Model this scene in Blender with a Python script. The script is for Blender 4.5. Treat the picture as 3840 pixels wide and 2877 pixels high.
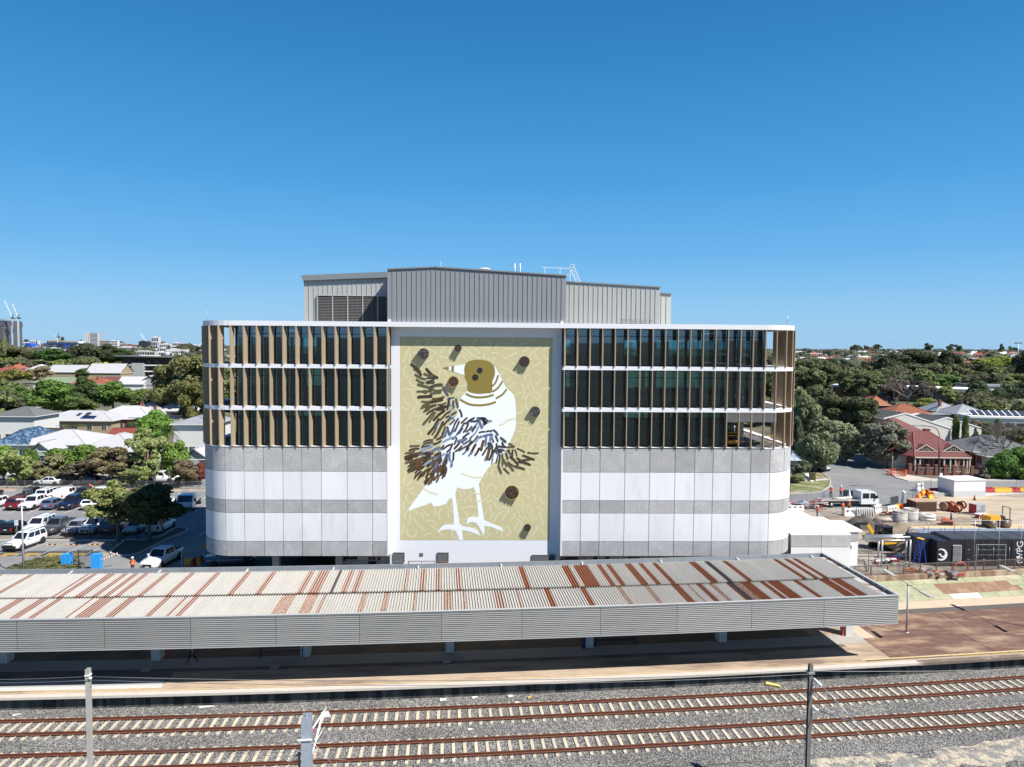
import bpy,bmesh,math,random
import numpy as np
from mathutils import Vector,Matrix,noise
from mathutils.geometry import tessellate_polygon
for o in list(bpy.data.objects): bpy.data.objects.remove(o,do_unlink=True)
scene = bpy.context.scene
R = math.radians
# ---------------------------------------------------------------- camera
PF,PCX,PCY = 2660.0,1920.0,1438.5
CAM = np.array([0.0,-63.0,22.0])
_y,_p,_r = R(1.5),R(3.0),R(0.44)
_f = np.array([math.sin(_y)*math.cos(_p),math.cos(_y)*math.cos(_p),-math.sin(_p)])
_r0 = np.array([math.cos(_y),-math.sin(_y),0.0]); _u0 = np.cross(_r0,_f)
_rt = _r0*math.cos(_r) + _u0*math.sin(_r); _up = np.cross(_rt,_f)
def ground_at(px,py,z=0.0):
    """survey helper: the point at height z seen at photo pixel px, py"""
    d = _f + _rt*(px-PCX)/PF - _up*(py-PCY)/PF
    q = CAM + d*((z-CAM[2])/d[2]); return Vector(q)
def depth_at(px,py,y):
    d = _f + _rt*(px-PCX)/PF - _up*(py-PCY)/PF
    return Vector(CAM + d*((y-CAM[1])/d[1]))
cam_d = bpy.data.cameras.new('camera'); cam = bpy.data.objects.new('camera',cam_d)
scene.collection.objects.link(cam); scene.camera = cam
cam_d.sensor_width = 36; cam_d.lens = 36*PF/3840; cam_d.clip_end = 20000; cam_d.clip_start = .5
cam.matrix_world = Matrix(((_rt[0],_up[0],-_f[0],CAM[0]),(_rt[1],_up[1],-_f[1],CAM[1]),(_rt[2],_up[2],-_f[2],CAM[2]),(0,0,0,1)))
# ---------------------------------------------------------------- sky, sun, exposure
SUNV = Vector((2.71,-2.0,4.03)).normalized()
w = bpy.data.worlds.new('World'); scene.world = w; w.use_nodes = True
nt = w.node_tree; bg = nt.nodes['Background']
sky = nt.nodes.new('ShaderNodeTexSky'); sky.sky_type = 'NISHITA'; sky.sun_disc = False
sky.sun_elevation = math.asin(SUNV.z); sky.sun_rotation = math.atan2(SUNV.x,SUNV.y)
sky.altitude = 0; sky.air_density = 1.0; sky.dust_density = 0.6; sky.ozone_density = 2.6
# clear blue tint by height above the horizon laid over the physical sky
tcw = nt.nodes.new('ShaderNodeTexCoord'); spw = nt.nodes.new('ShaderNodeSeparateXYZ'); nt.links.new(tcw.outputs['Generated'],spw.inputs[0])
rmp = nt.nodes.new('ShaderNodeValToRGB'); nt.links.new(spw.outputs[2],rmp.inputs[0]); el = rmp.color_ramp.elements
def srgb(r,g,b): return tuple(((c/255+.055)/1.055)**2.4 for c in (r,g,b))+(1,)
el[0].position = 0.0; el[0].color = srgb(160,208,246); el[1].position = .75; el[1].color = srgb(14,62,128)
for p_,c_ in ((.05,(142,203,248)),(.12,(104,184,244)),(.22,(68,162,230)),(.36,(42,136,206)),(.52,(28,106,178))): e_ = el.new(p_); e_.color = srgb(*c_)
scw = nt.nodes.new('ShaderNodeVectorMath'); scw.operation = 'SCALE'; scw.inputs['Scale'].default_value = 6.15; nt.links.new(rmp.outputs[0],scw.inputs[0])
mxw = nt.nodes.new('ShaderNodeMix'); mxw.data_type = 'RGBA'; mxw.inputs[0].default_value = .9
nt.links.new(sky.outputs[0],mxw.inputs[6]); nt.links.new(scw.outputs[0],mxw.inputs[7]); nt.links.new(mxw.outputs[2],bg.inputs[0]); bg.inputs[1].default_value = 0.1
sl = bpy.data.lights.new('sun','SUN'); sl.energy = 5.0; sl.angle = R(0.53); sl.color = (1.0,.955,.89)
so = bpy.data.objects.new('sun',sl); scene.collection.objects.link(so); so.location = SUNV*60
so.rotation_euler = SUNV.to_track_quat('Z','Y').to_euler()
scene.view_settings.view_transform = 'Standard'; scene.view_settings.look = 'None'
scene.view_settings.exposure = 0.62; scene.view_settings.gamma = 1
scene.view_settings.use_curve_mapping = False
try:
    scene.cycles.max_bounces = 6; scene.cycles.transparent_max_bounces = 12; scene.cycles.glossy_bounces = 3
    scene.cycles.transmission_bounces = 4; scene.cycles.caustics_reflective = False; scene.cycles.caustics_refractive = False
except Exception: pass
# ---------------------------------------------------------------- helpers
COL = scene.collection
def H(h):
    h = h.lstrip('#'); v = [int(h[i:i+2],16)/255 for i in (0,2,4)]
    return tuple((c/12.92 if c <= .04045 else ((c+.055)/1.055)**2.4) for c in v)
MATS = {}
def mat(name,col,rough=.7,metal=0.0,ns=0,na=0.0,bump=0.0,bs=0,stretch=None,spec=None,objvar=0.0,col2=None,c2s=1.0,c2lo=.45,c2hi=.6,coat=0,use_objcol=False):
    """procedural principled material: base colour with noise variation, blotches of col2 and bump"""
    if name in MATS: return MATS[name]
    m = bpy.data.materials.new(name); m.use_nodes = True; t = m.node_tree; N = t.nodes; L = t.links
    b = N['Principled BSDF']; b.inputs['Roughness'].default_value = rough; b.inputs['Metallic'].default_value = metal
    if spec is not None: b.inputs['Specular IOR Level'].default_value = spec
    if coat: b.inputs['Coat Weight'].default_value = coat; b.inputs['Coat Roughness'].default_value = .08
    tc = N.new('ShaderNodeTexCoord'); src = tc.outputs['Object']
    if stretch:
        mp = N.new('ShaderNodeMapping'); mp.inputs['Scale'].default_value = stretch; L.new(src,mp.inputs[0]); src = mp.outputs[0]
    rgb = N.new('ShaderNodeRGB'); rgb.outputs[0].default_value = (*col,1); cur = rgb.outputs[0]
    if use_objcol:
        oi = N.new('ShaderNodeObjectInfo'); cur = oi.outputs['Color']
    if col2 is not None:
        n = N.new('ShaderNodeTexNoise'); n.inputs['Scale'].default_value = c2s; n.inputs['Detail'].default_value = 6; n.inputs['Roughness'].default_value = .62
        L.new(src,n.inputs['Vector']); mr = N.new('ShaderNodeMapRange'); mr.inputs[1].default_value = c2lo; mr.inputs[2].default_value = c2hi
        L.new(n.outputs[0],mr.inputs[0]); mx = N.new('ShaderNodeMix'); mx.data_type = 'RGBA'
        L.new(mr.outputs[0],mx.inputs[0]); L.new(cur,mx.inputs[6]); mx.inputs[7].default_value = (*col2,1); cur = mx.outputs[2]
    if ns and na:
        n = N.new('ShaderNodeTexNoise'); n.inputs['Scale'].default_value = ns; n.inputs['Detail'].default_value = 5; n.inputs['Roughness'].default_value = .7
        L.new(src,n.inputs['Vector']); mr = N.new('ShaderNodeMapRange'); mr.inputs[1].default_value = .25; mr.inputs[2].default_value = .75
        mr.inputs[3].default_value = 1-na; mr.inputs[4].default_value = 1+na; L.new(n.outputs[0],mr.inputs[0])
        sc = N.new('ShaderNodeVectorMath'); sc.operation = 'SCALE'; L.new(cur,sc.inputs[0]); L.new(mr.outputs[0],sc.inputs['Scale']); cur = sc.outputs[0]
    if objvar:
        oi = N.new('ShaderNodeObjectInfo'); mr = N.new('ShaderNodeMapRange'); mr.inputs[3].default_value = 1-objvar; mr.inputs[4].default_value = 1+objvar
        L.new(oi.outputs['Random'],mr.inputs[0]); sc = N.new('ShaderNodeVectorMath'); sc.operation = 'SCALE'; L.new(cur,sc.inputs[0]); L.new(mr.outputs[0],sc.inputs['Scale']); cur = sc.outputs[0]
    L.new(cur,b.inputs['Base Color'])
    if bump:
        n = N.new('ShaderNodeTexNoise'); n.inputs['Scale'].default_value = bs or ns or 5; n.inputs['Detail'].default_value = 4; L.new(src,n.inputs['Vector'])
        bp = N.new('ShaderNodeBump'); bp.inputs['Strength'].default_value = bump; bp.inputs['Distance'].default_value = .05
        L.new(n.outputs[0],bp.inputs['Height']); L.new(bp.outputs[0],b.inputs['Normal'])
    MATS[name] = m; return m
def glass(name,tint,refl=.04,rough=.01):
    if name in MATS: return MATS[name]
    m = bpy.data.materials.new(name); m.use_nodes = True; t = m.node_tree; N = t.nodes; L = t.links; N.clear()
    out = N.new('ShaderNodeOutputMaterial'); mx = N.new('ShaderNodeMixShader'); tr = N.new('ShaderNodeBsdfTransparent'); gl = N.new('ShaderNodeBsdfGlossy')
    tr.inputs[0].default_value = (*tint,1); gl.inputs['Roughness'].default_value = rough; gl.inputs[0].default_value = (.95,.97,1,1)
    fr = N.new('ShaderNodeFresnel'); fr.inputs[0].default_value = 1.5; ad = N.new('ShaderNodeMath'); ad.operation = 'ADD'; ad.use_clamp = True; ad.inputs[1].default_value = refl
    L.new(fr.outputs[0],ad.inputs[0]); L.new(ad.outputs[0],mx.inputs[0]); L.new(tr.outputs[0],mx.inputs[1]); L.new(gl.outputs[0],mx.inputs[2]); L.new(mx.outputs[0],out.inputs[0])
    MATS[name] = m; return m
def tag(o,label=None,cat=None,group=None,kind=None):
    if label: o['label'] = label
    if cat: o['category'] = cat
    if group: o['group'] = group
    if kind: o['kind'] = kind
    return o
def empty(name,loc=(0,0,0),rz=0.0,label=None,cat=None,group=None,parent=None):
    o = bpy.data.objects.new(name,None); COL.objects.link(o); o.location = loc; o.rotation_euler = (0,0,rz); o.empty_display_size = .3
    if parent: o.parent = parent
    return tag(o,label,cat,group)
def link(name,data,parent=None,loc=(0,0,0),rz=0.0):
    o = bpy.data.objects.new(name,data); COL.objects.link(o); o.location = loc; o.rotation_euler = (0,0,rz)
    if parent: o.parent = parent
    return o
class MB:
    def __init__(s): s.v = []; s.f = []; s.m = []; s.sm = []; s.M = None
    def add(s,vs,fs,m=0,smooth=False):
        b = len(s.v)
        if s.M is not None: vs = [tuple(s.M @ Vector(p)) for p in vs]
        s.v += [tuple(p) for p in vs]; s.f += [tuple(b+i for i in f) for f in fs]; s.m += [m]*len(fs); s.sm += [smooth]*len(fs); return s
    def box(s,x0,x1,y0,y1,z0,z1,m=0):
        return s.add([(x0,y0,z0),(x1,y0,z0),(x1,y1,z0),(x0,y1,z0),(x0,y0,z1),(x1,y0,z1),(x1,y1,z1),(x0,y1,z1)],
                     [(0,3,2,1),(4,5,6,7),(0,1,5,4),(1,2,6,5),(2,3,7,6),(3,0,4,7)],m)
    def hexa(s,p,m=0):
        return s.add(p,[(0,3,2,1),(4,5,6,7),(0,1,5,4),(1,2,6,5),(2,3,7,6),(3,0,4,7)],m)
    def bar(s,a,b,w,h=None,m=0):
        a,b = Vector(a),Vector(b); d = (b-a); h = h or w
        if d.length < 1e-6: return s
        d.normalize(); u = d.cross(Vector((0,0,1)))
        if u.length < 1e-3: u = Vector((1,0,0))
        u.normalize(); v = u.cross(d).normalized(); u = u*w/2; v = v*h/2
        return s.hexa([a-u-v,a+u-v,b+u-v,b-u-v,a-u+v,a+u+v,b+u+v,b-u+v],m)
    def tube(s,pts,r,n=8,m=0,r2=None,cap=True,smooth=True):
        pts = [Vector(p) for p in pts]; k = len(pts); vs = []; up = None
        for i,p in enumerate(pts):
            d = (pts[min(i+1,k-1)]-pts[max(i-1,0)]).normalized()
            if up is None: up = Vector((0,0,1)) if abs(d.z) < .9 else Vector((1,0,0))
            u = (up-d*up.dot(d))
            if u.length < 1e-4: u = d.orthogonal()
            u.normalize(); v = d.cross(u); up = u
            rr = r if r2 is None else r+(r2-r)*i/(k-1)
            if isinstance(r,(list,tuple)): rr = r[i]
            vs += [p+u*math.cos(2*math.pi*j/n)*rr+v*math.sin(2*math.pi*j/n)*rr for j in range(n)]
        fs = [(i*n+j,i*n+(j+1) % n,(i+1)*n+(j+1) % n,(i+1)*n+j) for i in range(k-1) for j in range(n)]
        s.add(vs,fs,m,smooth)
        if cap:
            b = len(s.v)-k*n; s.f += [tuple(b+j for j in range(n))[::-1],tuple(b+(k-1)*n+j for j in range(n))]; s.m += [m,m]; s.sm += [False,False]
        return s
    def poly(s,pts,m=0):                  # flat polygon, any shape
        tri = tessellate_polygon([[Vector(p) for p in pts]])
        return s.add(pts,[tuple(t) for t in tri],m)
    def prism(s,pts,vec,m=0):            # polygon extruded along vec
        n = len(pts); a = [Vector(p) for p in pts]; b = [p+Vector(vec) for p in a]
        tri = tessellate_polygon([a]); s.add(a+b,[tuple(t) for t in tri]+[tuple(n+i for i in reversed(t)) for t in tri]+[(i,(i+1) % n,n+(i+1) % n,n+i) for i in range(n)],m); return s
    def lathe(s,prof,n=16,m=0,c=(0,0,0),smooth=True):
        vs = [(c[0]+r*math.cos(2*math.pi*j/n),c[1]+r*math.sin(2*math.pi*j/n),c[2]+z) for r,z in prof for j in range(n)]
        return s.add(vs,[(i*n+j,i*n+(j+1) % n,(i+1)*n+(j+1) % n,(i+1)*n+j) for i in range(len(prof)-1) for j in range(n)],m,smooth)
    def mesh(s,name,mats):
        me = bpy.data.meshes.new(name); me.from_pydata(s.v,[],s.f)
        for mm in (mats if isinstance(mats,(list,tuple)) else [mats]): me.materials.append(mm)
        me.polygons.foreach_set('material_index',s.m); me.polygons.foreach_set('use_smooth',s.sm)
        me.update(); bm = bmesh.new(); bm.from_mesh(me); bmesh.ops.recalc_face_normals(bm,faces=bm.faces); bm.to_mesh(me); bm.free(); return me
    def build(s,name,mats,parent=None,loc=(0,0,0),rz=0.0):
        return link(name,s.mesh(name,mats),parent,loc,rz)
def struct(name,mb,mats,kind='structure',**k):
    o = mb.build(name,mats,**k); o['kind'] = kind; return o
def copy_tree(o,parent=None):
    c = o.copy(); COL.objects.link(c)
    if parent is not None: c.parent = parent
    for ch in o.children: copy_tree(ch,c)
    return c
def text_obj(name,body,size,matl,parent,matrix,depth=.01):
    """flat lettering turned into a mesh"""
    cu = bpy.data.curves.new(name,'FONT'); cu.body = body; cu.size = size; cu.extrude = depth; cu.align_x = 'CENTER'; cu.align_y = 'CENTER'
    t = bpy.data.objects.new(name,cu); COL.objects.link(t); dg = bpy.context.evaluated_depsgraph_get(); me = bpy.data.meshes.new_from_object(t.evaluated_get(dg))
    bpy.data.objects.remove(t); me.materials.clear(); me.materials.append(matl); o = link(name,me,parent); o.matrix_local = matrix; return o
rnd = random.Random(7)
# railway frame: s along the tracks, t away from the camera; the line bends gently
TA = R(4.1); TE = (math.cos(TA),math.sin(TA)); TN = (-math.sin(TA),math.cos(TA)); TY0 = -14.07
def bow(s): return -.72*(1-(s/34.0)**2)
def T(s,t,z): tt = t+bow(s); return (s*TE[0]+tt*TN[0],TY0+s*TE[1]+tt*TN[1],z)
def TR(s): return TA+math.atan(2*.72*s/34.0**2)        # heading of the line at s
def sweep(mb,prof,s0,s1,ds=2.0,m=0,close=True):
    """sweep a (t,z) profile along the railway"""
    n = max(1,int(math.ceil((s1-s0)/ds))); k = len(prof)
    vs = [T(s0+(s1-s0)*i/n,t,z) for i in range(n+1) for t,z in prof]
    e = k if close else k-1
    mb.add(vs,[(i*k+j,i*k+(j+1) % k,(i+1)*k+(j+1) % k,(i+1)*k+j) for i in range(n) for j in range(e)],m)
    if close: mb.poly([T(s0,t,z) for t,z in prof],m); mb.poly([T(s1,t,z) for t,z in prof],m)
    return mb
# ---------------------------------------------------------------- shared materials
M_white = mat('white_wall_paint',H('#e0e0df'),.75,ns=.6,na=.02)
M_cream = mat('cream_render',(.62,.58,.49),.8,ns=1,na=.05)
M_mural_bg = mat('mural_khaki',H('#c2ba90'),.75,ns=.12,na=.04)
M_conc = mat('concrete',(.42,.40,.37),.9,ns=3,na=.12,bump=.15,bs=20)
M_darkvoid = mat('dark_interior',(.015,.016,.018),.9)
M_asphalt = mat('asphalt',(.225,.225,.222),.9,ns=.35,na=.12,bump=.1,bs=30,col2=(.175,.177,.178),c2s=.08,c2lo=.4,c2hi=.65)
M_galv = mat('galvanised_steel',(.38,.40,.42),.45,.5,ns=4,na=.1)
M_black = mat('black_steel',(.02,.02,.022),.5)
M_rubber = mat('tyre_rubber',(.018,.018,.018),.85)
M_yellow = mat('yellow_paint',(.62,.40,.06),.7,ns=8,na=.15)
M_linewhite = mat('white_line_paint',(.6,.6,.58),.8,ns=6,na=.12)
M_carglass = mat('dark_car_glass',(.012,.016,.02),.06,spec=.8)
M_chrome = mat('bright_metal',(.5,.5,.52),.25,.9)
M_orange = mat('orange_plastic',(.56,.12,.045),.6,ns=5,na=.08)
M_redpl = mat('red_plastic',(.42,.03,.03),.5,ns=5,na=.08)
M_yelpl = mat('yellow_plastic',(.78,.43,.03),.5,ns=5,na=.08)
M_whitepl = mat('white_plastic',(.74,.74,.72),.5,ns=5,na=.05)
M_skin = mat('skin',(.45,.27,.19),.6)
# ================================================================ ground, railway, platform
M_ballast = None
def ballast_mat():
    m = bpy.data.materials.new('railway_ballast'); m.use_nodes = True; t = m.node_tree; N = t.nodes; L = t.links; b = N['Principled BSDF']; b.inputs['Roughness'].default_value = .95
    tc = N.new('ShaderNodeTexCoord'); v = N.new('ShaderNodeTexVoronoi'); v.inputs['Scale'].default_value = 17; L.new(tc.outputs['Object'],v.inputs['Vector'])
    cr = N.new('ShaderNodeValToRGB'); e = cr.color_ramp.elements; e[0].position = 0; e[0].color = (.03,.03,.03,1); e[1].position = 1; e[1].color = (.42,.41,.385,1)
    e2 = cr.color_ramp.elements.new(.5); e2.color = (.135,.132,.125,1)
    sp = N.new('ShaderNodeSeparateColor'); L.new(v.outputs['Color'],sp.inputs[0]); L.new(sp.outputs[0],cr.inputs[0])
    n = N.new('ShaderNodeTexNoise'); n.inputs['Scale'].default_value = .22; n.inputs['Detail'].default_value = 6; L.new(tc.outputs['Object'],n.inputs['Vector'])
    mr = N.new('ShaderNodeMapRange'); mr.inputs[1].default_value = .3; mr.inputs[2].default_value = .7; mr.inputs[3].default_value = .82; mr.inputs[4].default_value = 1.2; L.new(n.outputs[0],mr.inputs[0])
    sc = N.new('ShaderNodeVectorMath'); sc.operation = 'SCALE'; L.new(cr.outputs[0],sc.inputs[0]); L.new(mr.outputs[0],sc.inputs['Scale']); L.new(sc.outputs[0],b.inputs['Base Color'])
    bp = N.new('ShaderNodeBump'); bp.inputs['Strength'].default_value = .9; bp.inputs['Distance'].default_value = .05; L.new(v.outputs['Distance'],bp.inputs['Height']); L.new(bp.outputs[0],b.inputs['Normal'])
    return m
M_ballast = ballast_mat()
M_suburb = mat('suburban_ground',(.075,.085,.045),.95,ns=.05,na=.25,col2=(.15,.135,.09),c2s=.06,c2lo=.42,c2hi=.6)
M_sand = mat('sand',(.55,.41,.25),.95,ns=.4,na=.12,bump=.5,bs=3,col2=(.36,.29,.21),c2s=.22,c2lo=.5,c2hi=.6)
M_dirt = mat('disturbed_soil',(.30,.24,.17),.95,ns=.8,na=.25,bump=.6,bs=2.5,col2=(.17,.14,.11),c2s=.35,c2lo=.42,c2hi=.6)
M_grassg = mat('dry_lawn',(.17,.17,.07),.95,ns=1.2,na=.25,col2=(.33,.27,.16),c2s=.3,c2lo=.42,c2hi=.62)
M_paving = mat('pale_concrete_paving',(.48,.44,.39),.9,ns=.7,na=.1)
M_brownplat = mat('brown_platform_asphalt',(.145,.078,.058),.95,ns=1.8,na=.28,col2=(.34,.235,.15),c2s=.5,c2lo=.47,c2hi=.68,stretch=(.6,1.6,1),bump=.2,bs=25)
M_tanplat = mat('tan_platform_paving',(.42,.325,.235),.95,ns=1.4,na=.16,col2=(.22,.16,.12),c2s=.4,c2lo=.48,c2hi=.66,stretch=(.45,1.8,1))
M_darkplat = mat('grey_platform_asphalt',(.19,.15,.115),.95,ns=1,na=.2,col2=(.12,.10,.085),c2s=.5)
M_coping = mat('pale_stone_coping',(.52,.475,.42),.85,ns=2,na=.08)
M_platwall = mat('stained_platform_wall',(.095,.095,.088),.95,ns=2.0,na=.3,stretch=(1.6,1.6,.10),col2=(.022,.024,.024),c2s=1.1,c2lo=.42,c2hi=.58)
M_greenslope = mat('mossy_pitched_slope',(.30,.31,.19),.95,ns=.8,na=.15,col2=(.45,.40,.29),c2s=.25,c2lo=.45,c2hi=.65)
M_rustslope = mat('rust_brown_slope_panel',(.25,.14,.09),.95,ns=.6,na=.2,col2=(.33,.24,.15),c2s=.5)
M_rail = mat('rusty_rail_steel',(.13,.042,.02),.75,ns=3,na=.25)
M_sleeper = mat('pale_concrete_sleeper',(.52,.455,.35),.9,ns=6,na=.16,objvar=.10,bump=.2,bs=30)
M_clip = mat('rust_clip',(.05,.02,.012),.8)
# wide ground sheet to the horizon, with low far hills
def ground_sheet():
    mb = MB(); xs = [-9000,-5000,-2600,-1400,-800,-450,-250,-120,-60,0,27,36,45,55,66,80,95,110,125,250,450,800,1400,2600,5000,9000]
    ys = [6,45,90,160,260,400,550,750,1000,1400,2000,3000,5000,9000]
    def y0(x):
        if x <= 27: return 5.8
        s = min(x,112); return T(s,14.9,0)[1]+.15
    n = len(xs); vs = []
    for y in ys:
        for x in xs:
            z = -.02; yy = y0(x) if y == 6 else y
            if y > 500: z += min(1,(y-500)/600)*(5 if x < 0 else 9)*(.7+.5*math.sin(x*.0031+1)*math.cos(y*.002))
            vs.append((x,yy,z))
    mb.add(vs,[(j*n+i,j*n+i+1,(j+1)*n+i+1,(j+1)*n+i) for j in range(len(ys)-1) for i in range(n-1)],0,True)
    return struct('ground',mb,M_suburb)
ground_sheet()
g = MB()      # ground this side of the station: ballast field and beyond it rough land behind the camera
g.add([(-9000,-72,-2.46),(9000,-72,-2.46),(9000,30,-2.46),(-9000,30,-2.46)],[(0,1,2,3)])
struct('rough_ground',g,mat('dry_rough_ground',(.27,.23,.16),.95,ns=.2,na=.2,col2=(.12,.13,.07),c2s=.05))
g = MB(); g.add([(-9000,-9000,-2.46),(9000,-9000,-2.46),(9000,-72,-2.46),(-9000,-72,-2.46)],[(0,1,2,3)]); struct('wooded_ground',g,mat('wooded_ground_green',(.018,.028,.018),.95,ns=.01,na=.5,col2=(.05,.055,.04),c2s=.03,c2lo=.55,c2hi=.65))  # unseen far ground, coloured dark for what the windows reflect
g = MB()
sweep(g,[(-22,-2.42),(.5,-2.42)],-110,120,4,close=False)
struct('ballast',g,M_ballast)
g = MB()
for sk,(px,py,rx,ry) in enumerate(((3170,2862,2.2,.7),(3330,2840,1.8,.6),(3480,2868,2.2,.5),(3660,2835,2.4,1.0),(3860,2815,3.0,1.3))):
    cx,cy = ground_at(px,py,-2.41)[:2]
    n = 40; base = rnd.random()*9
    pts = [(cx+rx*math.cos(a*6.283/n)*(1+.35*noise.noise((math.cos(a*6.283/n)*1.7+base,math.sin(a*6.283/n)*1.7,base))),cy+ry*math.sin(a*6.283/n)*(1+.5*noise.noise((math.cos(a*6.283/n)*2,math.sin(a*6.283/n)*2+base,3))),-2.413+.003*sk) for a in range(n)]
    g.poly(pts)
struct('sand_patches',g,mat('pale_sandy_gravel',(.47,.41,.31),.95,ns=6,na=.3,bump=.4,bs=8,col2=(.22,.215,.20),c2s=1.3,c2lo=.44,c2hi=.54),kind='stuff')
def stones():
    rs = np.random.RandomState(3); n = 42000; s = rs.uniform(-34,37,n); t = -(.35+rs.uniform(0,1,n)**.9*13); r = rs.uniform(.022,.045,n)
    tt = t-.72*(1-(s/34.0)**2); x = s*TE[0]+tt*TN[0]; y = TY0+s*TE[1]+tt*TN[1]
    keep = ~(((t < -.94) & (t > -3.54)) | ((t < -4.93) & (t > -7.53))) | (rs.rand(n) < .45); x,y,r = x[keep],y[keep],r[keep]; n = len(x)
    base = np.array([(1,0,0),(-.5,.87,0),(-.5,-.87,0),(0,0,.9),(.2,.1,-.6)])
    ang = rs.uniform(0,6.28,n); v = np.zeros((n,5,3)); c,sn = np.cos(ang),np.sin(ang)
    jit = rs.uniform(.7,1.3,(n,5,1))*base
    v[:,:,0] = x[:,None]+r[:,None]*(jit[:,:,0]*c[:,None]-jit[:,:,1]*sn[:,None]); v[:,:,1] = y[:,None]+r[:,None]*(jit[:,:,0]*sn[:,None]+jit[:,:,1]*c[:,None]); v[:,:,2] = -2.42+r[:,None]*(jit[:,:,2]+.35)
    f = np.array([(0,1,3),(1,2,3),(2,0,3)]); F = (np.arange(n)[:,None,None]*5+f[None]).reshape(-1,3)
    me = bpy.data.meshes.new('ballast_stones'); me.vertices.add(n*5); me.vertices.foreach_set('co',v.reshape(-1)); me.loops.add(F.size); me.loops.foreach_set('vertex_index',F.reshape(-1).astype(np.int32))
    me.polygons.add(len(F)); me.polygons.foreach_set('loop_start',np.arange(0,F.size,3,dtype=np.int32)); me.update(calc_edges=True); me.materials.append(M_ballast)
    link('ballast_stones',me)['kind'] = 'stuff'
stones()
# ---- tracks
def sleeper_mesh():
    mb = MB(); mb.hexa([(-.11,-1.3,-.12),(.11,-1.3,-.12),(.11,1.3,-.12),(-.11,1.3,-.12),(-.095,-1.3,.07),(.095,-1.3,.07),(.095,1.3,.07),(-.095,1.3,.07)])
    for r in (-.83,.81):
        for d in (-.13,.13): mb.box(-.07,.07,r+d-.04,r+d+.04,.07,.12,1)
    return mb.mesh('sleeper',[M_sleeper,M_clip])
ME_sl = sleeper_mesh()
def track(tc,label,s0,s1,off):
    o = empty('railway_track',T(0,tc,-2.42),0,label,'railway track','railway tracks below the platform')
    inv = Vector(o.location)
    for sgn in (-.83,.81):
        mb = MB(); t = tc+sgn
        sweep(mb,[(t-.07,-2.34),(t+.07,-2.34),(t+.07,-2.32),(t+.012,-2.30),(t+.012,-2.22),(t+.036,-2.21),(t+.036,-2.17),(t-.036,-2.17),(t-.036,-2.21),(t-.012,-2.22),(t-.012,-2.30),(t-.07,-2.32)],-70,80,3)
        mb.v = [tuple(Vector(v)-inv) for v in mb.v]; mb.build('rail',M_rail,o)
    n = int((s1-s0)/.687)
    for i in range(n):
        s = s0+off+i*.687; p = Vector(T(s,tc,-2.43))-inv
        so_ = link('sleeper',ME_sl,o,p,TR(s)+rnd.uniform(-.008,.008))
track(-2.24,'railway track nearer the platform wall, rusty rails on pale concrete sleepers',-36,48,0)
track(-6.23,'railway track nearer the camera, rusty rails on pale concrete sleepers',-34,44,.3)
# ---- platform
pl = MB(); sweep(pl,[(-.12,-1.56),(.36,-1.56),(.36,-1.395),(-.12,-1.395)],-110,32,3)
struct('platform_coping',pl,M_coping)
pl = MB(); sweep(pl,[(.26,-2.5),(.5,-2.5),(.5,-1.56),(.26,-1.56)],-110,120,3)
struct('platform_wall',pl,M_platwall)
pl = MB(); sweep(pl,[(.36,-1.6),(3.2,-1.6),(3.2,-1.4),(.36,-1.4)],-22.5,28.2,3); struct('platform',pl,M_tanplat)
pl = MB(); sweep(pl,[(1.35,-1.6),(3.2,-1.6),(3.2,-1.4),(1.35,-1.4)],-110,-22.5,3); sweep(pl,[(3.2,-1.6),(3.75,-1.6),(3.75,-1.4),(3.2,-1.4)],-110,28.2,3)
struct('platform_paving',pl,M_darkplat)
pl = MB(); sweep(pl,[(3.75,-1.6),(5.4,-1.6),(5.4,-1.398),(3.75,-1.398)],-110,30.4,3); struct('platform_concrete_strip',pl,mat('grey_concrete_strip',(.36,.34,.31),.9,ns=.8,na=.12))
pl = MB(); sweep(pl,[(5.4,-1.6),(10.6,-1.6),(10.6,-1.4),(5.4,-1.4)],-110,26.5,3); struct('platform_rear_paving',pl,mat('worn_brown_paving',(.20,.15,.105),.95,ns=1,na=.2,col2=(.13,.10,.075),c2s=.5))
pl = MB(); sweep(pl,[(.36,-1.6),(.8,-1.6),(.8,-1.4),(.36,-1.4)],-110,-22.5,3); struct('platform_edge_paving',pl,M_tanplat)
# tactile grey strip at the left: raised ribs
pl = MB()
sweep(pl,[(.8,-1.6),(1.35,-1.6),(1.35,-1.4),(.8,-1.4)],-110,-22.5,3); struct('tactile_bed',pl,mat('tactile_grey',(.45,.46,.46),.8,ns=3,na=.08))
pl = MB()
for i in range(200):
    s = -22.7-i*.11
    a = [T(s,.82,-1.396),T(s+.05,.82,-1.396),T(s+.05,2.35,-1.396),T(s,2.35,-1.396)]; pl.hexa(a+[(q[0],q[1],q[2]+.012) for q in a])
tag(pl.build('tactile_paving',mat('tactile_pale',(.55,.56,.55),.8)),None,None,None,'stuff')
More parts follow.
